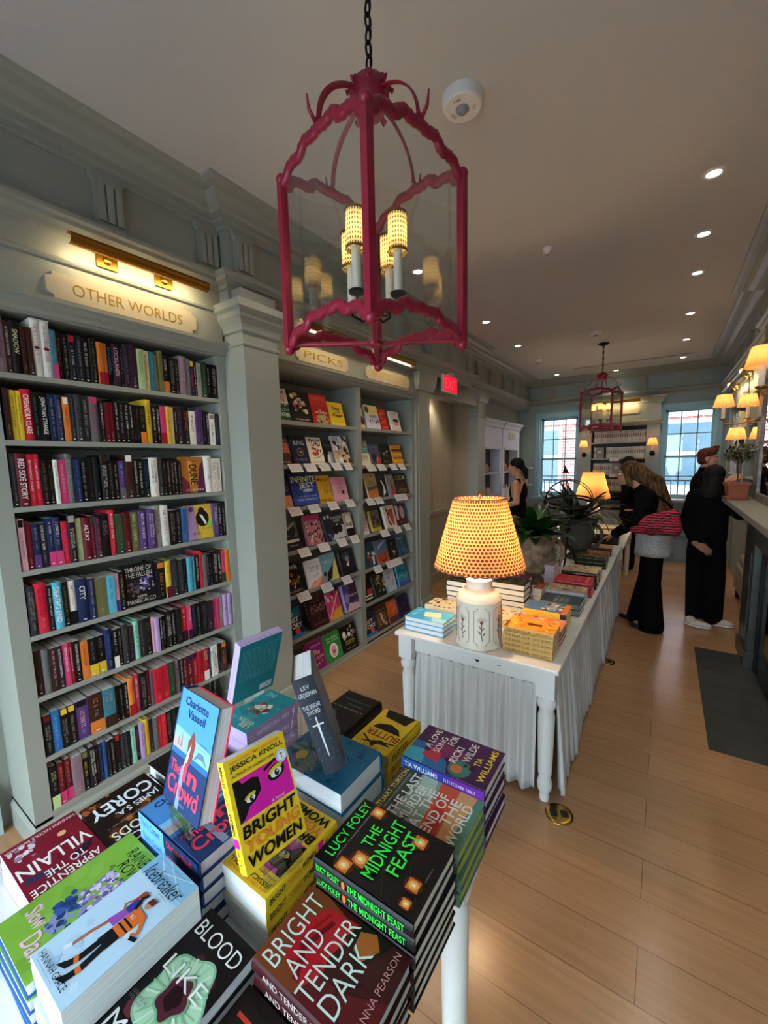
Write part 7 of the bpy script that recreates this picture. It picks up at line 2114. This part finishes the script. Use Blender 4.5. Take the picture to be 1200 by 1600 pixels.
hs = [('e', P(-.022, 0, .046), (.100, .086, .092), Mh), ('l', P(-.07, .0, .03), .085, (.03, 0, 1.42), .085), ('l', (.03, .0, 1.45), .080, (.10, .0, 1.22), .085), ('l', (.02, .06, 1.42), .055, (.09, .09, 1.14), .045), ('l', (.02, -.06, 1.42), .055, (.09, -.10, 1.12), .045), ('l', (.09, 0, 1.25), .075, (.13, 0, 1.05), .04), ('l', P(.02, .07, .05), .03, P(-.02, .085, -.10), .028), ('l', P(.02, -.07, .05), .03, P(-.02, -.085, -.10), .028)]
ho = merged('hair', hs, M_HAIRB, pw, .010, 3)
b = MB()
r = random.Random(4)
for q in range(120):
    yy = r.uniform(-.085, .085)
    x0_ = r.uniform(-.06, .02)
    sw_ = r.uniform(-.03, .03)
    b.tube([P(-.06, yy * .8, .08), (x0_ + .04, yy * 1.1, 1.50), (.075 + r.uniform(-.02, .03), yy * 1.2 + sw_ * .5, 1.34), (.12 + r.uniform(-.03, .03), yy * 1.25 + sw_, 1.18), (.125 + r.uniform(-.04, .04), yy * 1.3 + sw_ * 1.6, 1.02 + r.uniform(-.05, .08))], [.003, .005, .006, .005, .001], M_HAIRB, 5)
b.build('hair_strands', ho)
# her bag: hangs from the shoulder, so it is its own thing
bag = thing('shoulder_bag', 'large red and black woven bag hanging from the leaning woman\'s shoulder', 'bag', (px + .06, py - .22, .965))
M_BAG = None
m, nt_, N_, L_, P_ = new_mat('red_woven_stripes')
tc_ = N_.new('ShaderNodeTexCoord'); mp_ = N_.new('ShaderNodeMapping'); mp_.inputs['Scale'].default_value = (1, 1, 1); L_.new(tc_.outputs['Object'], mp_.inputs[0])
wv = N_.new('ShaderNodeTexWave'); wv.wave_type = 'BANDS'; wv.bands_direction = 'Z'; wv.inputs['Scale'].default_value = 13; wv.inputs['Distortion'].default_value = 5; wv.inputs['Detail'].default_value = 3; wv.inputs['Detail Scale'].default_value = 2; L_.new(mp_.outputs[0], wv.inputs[0])
rp_ = N_.new('ShaderNodeValToRGB'); rp_.color_ramp.elements[0].position = .38; rp_.color_ramp.elements[0].color = rgb('#16060a'); rp_.color_ramp.elements[1].position = .55; rp_.color_ramp.elements[1].color = rgb('#b3263c'); L_.new(wv.outputs['Fac'], rp_.inputs[0]); L_.new(rp_.outputs[0], P_.inputs['Base Color']); P_.inputs['Roughness'].default_value = .8
M_BAG = m
bs = [('e', (-.02, 0, .10), (.17, .07, .09)), ('l', (-.17, 0, .05), .045, (.12, 0, .06), .06), ('l', (.13, 0, .21), .045, (.14, 0, .06), .062), ('l', (-.10, 0, .13), .05, (.12, 0, .21), .042)]
merged('woven_body', bs, M_BAG, bag, .010, 4)
b = MB(); b.tube([(-.12, .02, .15), (-.08, .08, .28), (-.05, .09, .36), (.0, .09, .36), (.08, .07, .30), (.13, .02, .23)], .011, M_CLOTHK, 8); b.build('strap', bag)

# -- person in black at the mantel
qx, qy = .37, 5.16
pc = thing('person', 'person in black top and wide black trousers leaning by the mantel, white shoes', 'person', (qx, qy, 0))
# faces away: +y, turned a little to the right
hd, P, Mh = head((.03, .05, 1.475), radians(75), radians(16), .97)
body = hd + [('l', (.02, .02, 1.41), .050, (.0, 0, 1.34), .058), ('e', (0, 0, 1.20), (.145, .095, .18)), ('e', (0, 0, .99), (.13, .09, .16)), ('e', (0, 0, .88), (.15, .105, .13)),
             ('l', (.135, .02, 1.31), .050, (.225, -.02, 1.14), .043), ('l', (.225, -.02, 1.14), .040, (.20, .17, 1.29), .030), ('l', (-.135, 0, 1.31), .050, (-.175, .0, 1.05), .043), ('l', (-.175, .0, 1.05), .040, (-.10, -.13, .84), .029),
             ('l', (.07, 0, .86), .085, (.085, 0, .47), .060), ('l', (.085, 0, .47), .054, (.09, .02, .08), .042), ('l', (-.07, 0, .86), .085, (-.075, 0, .47), .060), ('l', (-.075, 0, .47), .054, (-.055, -.03, .08), .042),
             ('e', (.12, .05, .04), (.055, .10, .038)), ('e', (-.03, -.07, .04), (.055, .10, .038))]
body += hand_shapes((.20, .175, 1.295), (.1, 1, .15), (0, .2, -1), .95, .4, 1) + hand_shapes((-.095, -.135, .835), (.7, -.25, -.35), (.2, .6, -.7), .95, .6, 1)
merged('body', body, M_SKIN_SHADED, pc, .0062, 4)
eyes(P, pc)
jk = [('l', (0, 0, 1.24), .122, (0, 0, .90), .132), ('l', (-.06, 0, 1.22), .098, (-.042, 0, .88), .118), ('l', (.06, 0, 1.22), .098, (.042, 0, .88), .118), ('l', (.125, .02, 1.31), .062, (.235, -.03, 1.14), .066), ('l', (.235, -.03, 1.14), .056, (.20, .14, 1.275), .045), ('l', (-.125, 0, 1.31), .062, (-.18, .0, 1.05), .056), ('l', (-.18, .0, 1.05), .06, (-.11, -.105, .87), .046), ('l', (.01, 0, 1.40), .072, (0, 0, 1.30), .12)]
merged('hooded_top', jk, M_CLOTHK2, pc, .012, 8)
tr = [('l', (-.03, 0, .88), .122, (-.055, 0, .72), .108), ('l', (.03, 0, .88), .122, (.055, 0, .72), .108), ('l', (.06, 0, .75), .102, (.085, 0, .48), .088), ('l', (.085, 0, .48), .088, (.088, .02, .075), .086), ('l', (-.06, 0, .75), .102, (-.07, 0, .48), .086), ('l', (-.07, 0, .48), .086, (-.055, -.03, .075), .084)]
merged('wide_trousers', tr, M_CLOTHK, pc, .012, 8)
M_SHOE = mat('#c4b8a6', .6, var=.08)
for (fx, fy_, an) in ((.15, .02, -8), (-.03, -.12, -14)):
    b = MB()
    Mx = T(fx, fy_, 0) @ RZ(radians(an))
    b.ball((.0, -.02, .036), (.115, .042, .032), M_SHOE, 18, 10, Mx); b.ball((-.06, -.02, .052), (.05, .04, .045), M_SHOE, 14, 8, Mx)
    b.ball((.0, -.02, .012), (.122, .045, .012), mat('#d9d2c4', .6), 18, 6, Mx)
    b.build('shoe', pc)
M_HAIRK = hair_mat('black_hair', '#070606', '#1a1512')
merged('hair', [('e', P(-.022, 0, .044), (.104, .090, .094), Mh), ('e', P(-.05, 0, -.03), (.075, .085, .10), Mh), ('l', P(-.06, 0, -.02), .075, (.0, -.05, 1.32), .08)], M_HAIRK, pc, .010, 4)

# -- man by the window holding up a phone
pm = thing('person', 'man with short reddish hair in dark shirt reaching toward the right shelves', 'person', (.386, 6.2, 0))
hd, P, Mh = head((.02, 0, 1.655), radians(-8), radians(14), 1.0, 1.1)
body = hd + [('l', (.0, 0, 1.56), .058, (-.01, 0, 1.47), .066), ('e', (-.01, 0, 1.33), (.115, .18, .19)), ('e', (0, 0, 1.08), (.11, .155, .18)), ('e', (0, 0, .94), (.12, .165, .13)),
             ('l', (0, -.18, 1.45), .06, (.07, -.24, 1.20), .05), ('l', (.07, -.24, 1.20), .046, (.19, -.16, 1.40), .033), ('l', (0, .18, 1.45), .06, (.08, .22, 1.20), .05), ('l', (.08, .22, 1.20), .046, (.20, .12, 1.20), .033),
             ('l', (0, .09, .92), .092, (.02, .10, .5), .066), ('l', (.02, .10, .5), .060, (0, .10, .08), .044), ('l', (0, -.09, .92), .092, (.01, -.10, .5), .066), ('l', (.01, -.10, .5), .060, (0, -.10, .08), .044), ('e', (.06, .10, .045), (.13, .05, .04)), ('e', (.06, -.10, .045), (.13, .05, .04))]
body += hand_shapes((.195, -.16, 1.405), (.85, .1, .45), (.3, .6, -.4), 1.0, .6, 1) + hand_shapes((.205, .12, 1.20), (1, 0, .1), (0, 0, -1), 1.0, .4, -1)
merged('body', body, M_SKIN2, pm, .0062, 4)
eyes(P, pm)
merged('dark_shirt', [('e', (-.01, 0, 1.33), (.135, .20, .20)), ('e', (0, 0, 1.08), (.135, .18, .22)), ('e', (0, 0, .92), (.14, .185, .10)), ('l', (0, -.18, 1.45), .078, (.07, -.24, 1.20), .068), ('l', (.07, -.24, 1.20), .064, (.14, -.195, 1.32), .054), ('l', (0, .18, 1.45), .078, (.08, .22, 1.20), .068), ('l', (.08, .22, 1.20), .062, (.15, .16, 1.20), .052), ('l', (0, 0, 1.52), .075, (0, 0, 1.45), .12)], M_CLOTHK2, pm, .012, 3)
merged('trousers', [('e', (0, 0, .90), (.138, .18, .13)), ('l', (0, .09, .9), .105, (.02, .10, .5), .085), ('l', (.02, .10, .5), .082, (0, .10, .07), .075), ('l', (0, -.09, .9), .105, (.01, -.10, .5), .085), ('l', (.01, -.10, .5), .082, (0, -.10, .07), .075)], M_DENIM, pm, .012, 3)
for s_ in (.10, -.10):
    b = MB(); b.ball((.06, s_, .04), (.14, .052, .042), M_BLACK, 16, 10); b.build('shoe', pm)
M_HAIRR = hair_mat('auburn_hair', '#3a1a10', '#7a3a22')
hm = [('e', P(-.02, 0, .055), (.098, .084, .080), Mh), ('e', P(.04, 0, .105), (.055, .06, .03), Mh), ('e', P(-.05, 0, -.01), (.06, .078, .06), Mh)] + [('l', P(.0 + .02 * q, .01 * q, .11), .024, P(.05 + .012 * q, .012 * (q - 2), .145), .012) for q in range(4)]
merged('hair', hm, M_HAIRR, pm, .009, 2)

# -- woman with a pony tail at the counter on the left
pa = thing('person', 'dark haired woman with pony tail in sleeveless black top standing at the left counter', 'person', (-1.62, 5.55, 0))
hd, P, Mh = head((-.035, 0, 1.59), pi, radians(6), .98)
body = hd + [('l', (-.01, 0, 1.50), .046, (.01, 0, 1.42), .054), ('e', (.01, 0, 1.28), (.105, .155, .17)), ('e', (.0, 0, 1.07), (.095, .13, .17)), ('e', (0, 0, .93), (.115, .155, .13)),
             ('l', (.015, -.155, 1.39), .050, (.045, -.20, 1.15), .042), ('l', (.045, -.20, 1.15), .038, (-.19, -.17, 1.06), .028), ('l', (.015, .155, 1.39), .050, (.04, .20, 1.14), .042), ('l', (.04, .20, 1.14), .038, (-.18, .14, 1.05), .028),
             ('l', (0, .085, .9), .085, (.0, .09, .48), .058), ('l', (.0, .09, .48), .054, (.02, .09, .08), .040), ('l', (0, -.085, .9), .085, (.0, -.09, .48), .058), ('l', (.0, -.09, .48), .054, (.02, -.09, .08), .040), ('e', (-.04, .09, .04), (.11, .042, .038)), ('e', (-.04, -.09, .04), (.11, .042, .038))]
body += hand_shapes((-.195, -.17, 1.055), (-.95, .1, -.2), (-.1, 0, -1), .92, .35, -1) + hand_shapes((-.185, .14, 1.045), (-.95, 0, -.2), (-.1, 0, -1), .92, .35, 1)
merged('body', body, M_SKIN, pa, .0062, 4)
eyes(P, pa)
merged('sleeveless_top', [('e', (.01, 0, 1.27), (.118, .145, .165)), ('e', (0, 0, 1.07), (.115, .15, .19)), ('e', (0, 0, .93), (.135, .172, .10)), ('l', (.01, .09, 1.40), .05, (.01, -.09, 1.40), .05)], M_CLOTHK, pa, .011, 3)
merged('trousers', [('e', (0, 0, .88), (.132, .17, .12)), ('l', (0, .085, .88), .10, (.0, .09, .48), .075), ('l', (.0, .09, .48), .072, (.02, .09, .07), .062), ('l', (0, -.085, .88), .10, (.0, -.09, .48), .075), ('l', (.0, -.09, .48), .072, (.02, -.09, .07), .062)], M_DENIM, pa, .012, 3)
merged('hair', [('e', P(-.022, 0, .048), (.096, .082, .086), Mh), ('l', P(-.095, 0, .01), .034, P(-.13, 0, -.03), .04), ('l', P(-.13, 0, -.03), .038, P(-.145, 0, -.14), .022)], M_HAIRK, pa, .009, 3)

# -- dark figure with a rucksack before the far bookcase
pe = thing('person', 'dark haired person in black with a black rucksack facing the far bookcase', 'person', (-.42, 7.25, 0))
hd, P, Mh = head((-.07, 0, 1.575), radians(150), radians(22), 1.0)
body = hd + [('l', (-.03, 0, 1.48), .050, (0, 0, 1.40), .058), ('e', (0, 0, 1.26), (.12, .17, .18)), ('e', (0, 0, 1.04), (.11, .145, .18)), ('e', (0, 0, .91), (.12, .165, .13)),
             ('l', (0, -.165, 1.38), .055, (-.06, -.21, 1.13), .046), ('l', (-.06, -.21, 1.13), .042, (-.26, -.12, 1.10), .030), ('l', (0, .165, 1.38), .055, (-.06, .21, 1.13), .046), ('l', (-.06, .21, 1.13), .042, (-.26, .12, 1.10), .030),
             ('l', (0, .09, .89), .09, (.0, .10, .48), .062), ('l', (.0, .10, .48), .056, (.02, .10, .08), .042), ('l', (0, -.09, .89), .09, (.0, -.10, .48), .062), ('l', (.0, -.10, .48), .056, (.02, -.10, .08), .042), ('e', (-.04, .10, .045), (.12, .046, .04)), ('e', (-.04, -.10, .045), (.12, .046, .04))]
body += hand_shapes((-.265, -.12, 1.10), (-.9, .2, .1), (0, .8, -.2), .95, .6, 1) + hand_shapes((-.265, .12, 1.10), (-.9, -.2, .1), (0, -.8, -.2), .95, .6, -1)
merged('body', body, M_SKIN, pe, .0062, 4)
eyes(P, pe)
merged('black_coat', [('e', (0, 0, 1.26), (.14, .19, .19)), ('e', (0, 0, 1.02), (.145, .18, .24)), ('e', (0, 0, .82), (.15, .19, .12)), ('l', (0, -.165, 1.38), .075, (-.06, -.21, 1.13), .068), ('l', (-.06, -.21, 1.13), .062, (-.23, -.13, 1.10), .048), ('l', (0, .165, 1.38), .075, (-.06, .21, 1.13), .068), ('l', (-.06, .21, 1.13), .062, (-.23, .13, 1.10), .048), ('l', (-.02, 0, 1.45), .075, (0, 0, 1.36), .12)], M_CLOTHK, pe, .012, 3)
merged('trousers', [('e', (0, 0, .86), (.14, .18, .12)), ('l', (0, .09, .86), .10, (.0, .10, .48), .082), ('l', (.0, .10, .48), .08, (.02, .10, .06), .072), ('l', (0, -.09, .86), .10, (.0, -.10, .48), .082), ('l', (.0, -.10, .48), .08, (.02, -.10, .06), .072)], M_DENIM, pe, .012, 3)
merged('hair', [('e', P(-.022, 0, .044), (.104, .092, .096), Mh), ('e', P(-.05, 0, -.03), (.07, .085, .09), Mh)], M_HAIRK, pe, .010, 3)
rk = thing('rucksack', 'black rucksack with a small white label on the back of the dark figure', 'bag', (-.27, 7.12, 1.0), radians(-40))
merged('rucksack_body', [('e', (0, 0, .18), (.10, .16, .22)), ('e', (.02, 0, .08), (.11, .155, .12)), ('e', (.07, 0, .07), (.06, .12, .09))], M_CLOTHK2, rk, .011, 3)
b = MB(); b.box(.131, .134, -.03, .03, .06, .075, mat('#cfcfcf', .5)); b.build('label_patch', rk)
b = MB()
for s_ in (-1, 1): b.tube([(-.04, s_ * .09, .36), (-.16, s_ * .11, .43), (-.24, s_ * .11, .30), (-.2, s_ * .12, .10), (-.05, s_ * .13, .04)], .012, M_CLOTHK, 8)
b.build('straps', rk)

# ------------------------------------------------------------------ beyond the 300 books that show largest: the rest as one
REST = '11 16 19 23 25 29 31 32 33 34 36 57 58 59 63 65 66 67 71 72 73 74 75 76 96 100 101 102 103 104 107 108 135 136 147 154 156 158 159 160 161 163 164 165 184 186 187 193 197 198 199 200 201 209 215 216 220 221 222 227 229 237 238 239 240 243 244 245 247 250 252 255 256 257 258 259 260 265 270 286 290 292 294 298 300 303 311 326 335 339 342 347 354 359 363 369 371 373 376 385 386 387 388 389 391 392 394 395 396 397 398 399 400 401 402 409 410 412 413 415 417 418 420 421 422 424 425 426 427 428 430 431 432 433 434 435 436 437 438 439 440 441 442 443 444 445 446 447 448 449 450 451 452 453 454 455 456 457'
rest = far_books
for k in REST.split():
    o = bpy.data.objects['book' if k == '0' else 'book.%03d' % int(k)]
    for q in (o,) + tuple(o.children):
        Mq = o.matrix_world if q is o else o.matrix_world @ q.matrix_local
        me = q.data
        for i, m in enumerate(me.materials):
            fs = [tuple(p.vertices) for p in me.polygons if p.material_index == i]
            if not fs: continue
            used = sorted({v for f in fs for v in f})
            ix = {v: j for j, v in enumerate(used)}
            rest.add([Mq @ me.vertices[v].co for v in used], [tuple(ix[v] for v in f) for f in fs], m)
    for q in list(o.children): bpy.data.objects.remove(q)
    bpy.data.objects.remove(o)
tag(rest.build('small_books'), 'the smallest and half hidden books of the far shelves, bookcases and piles', 'books', None, 'stuff')
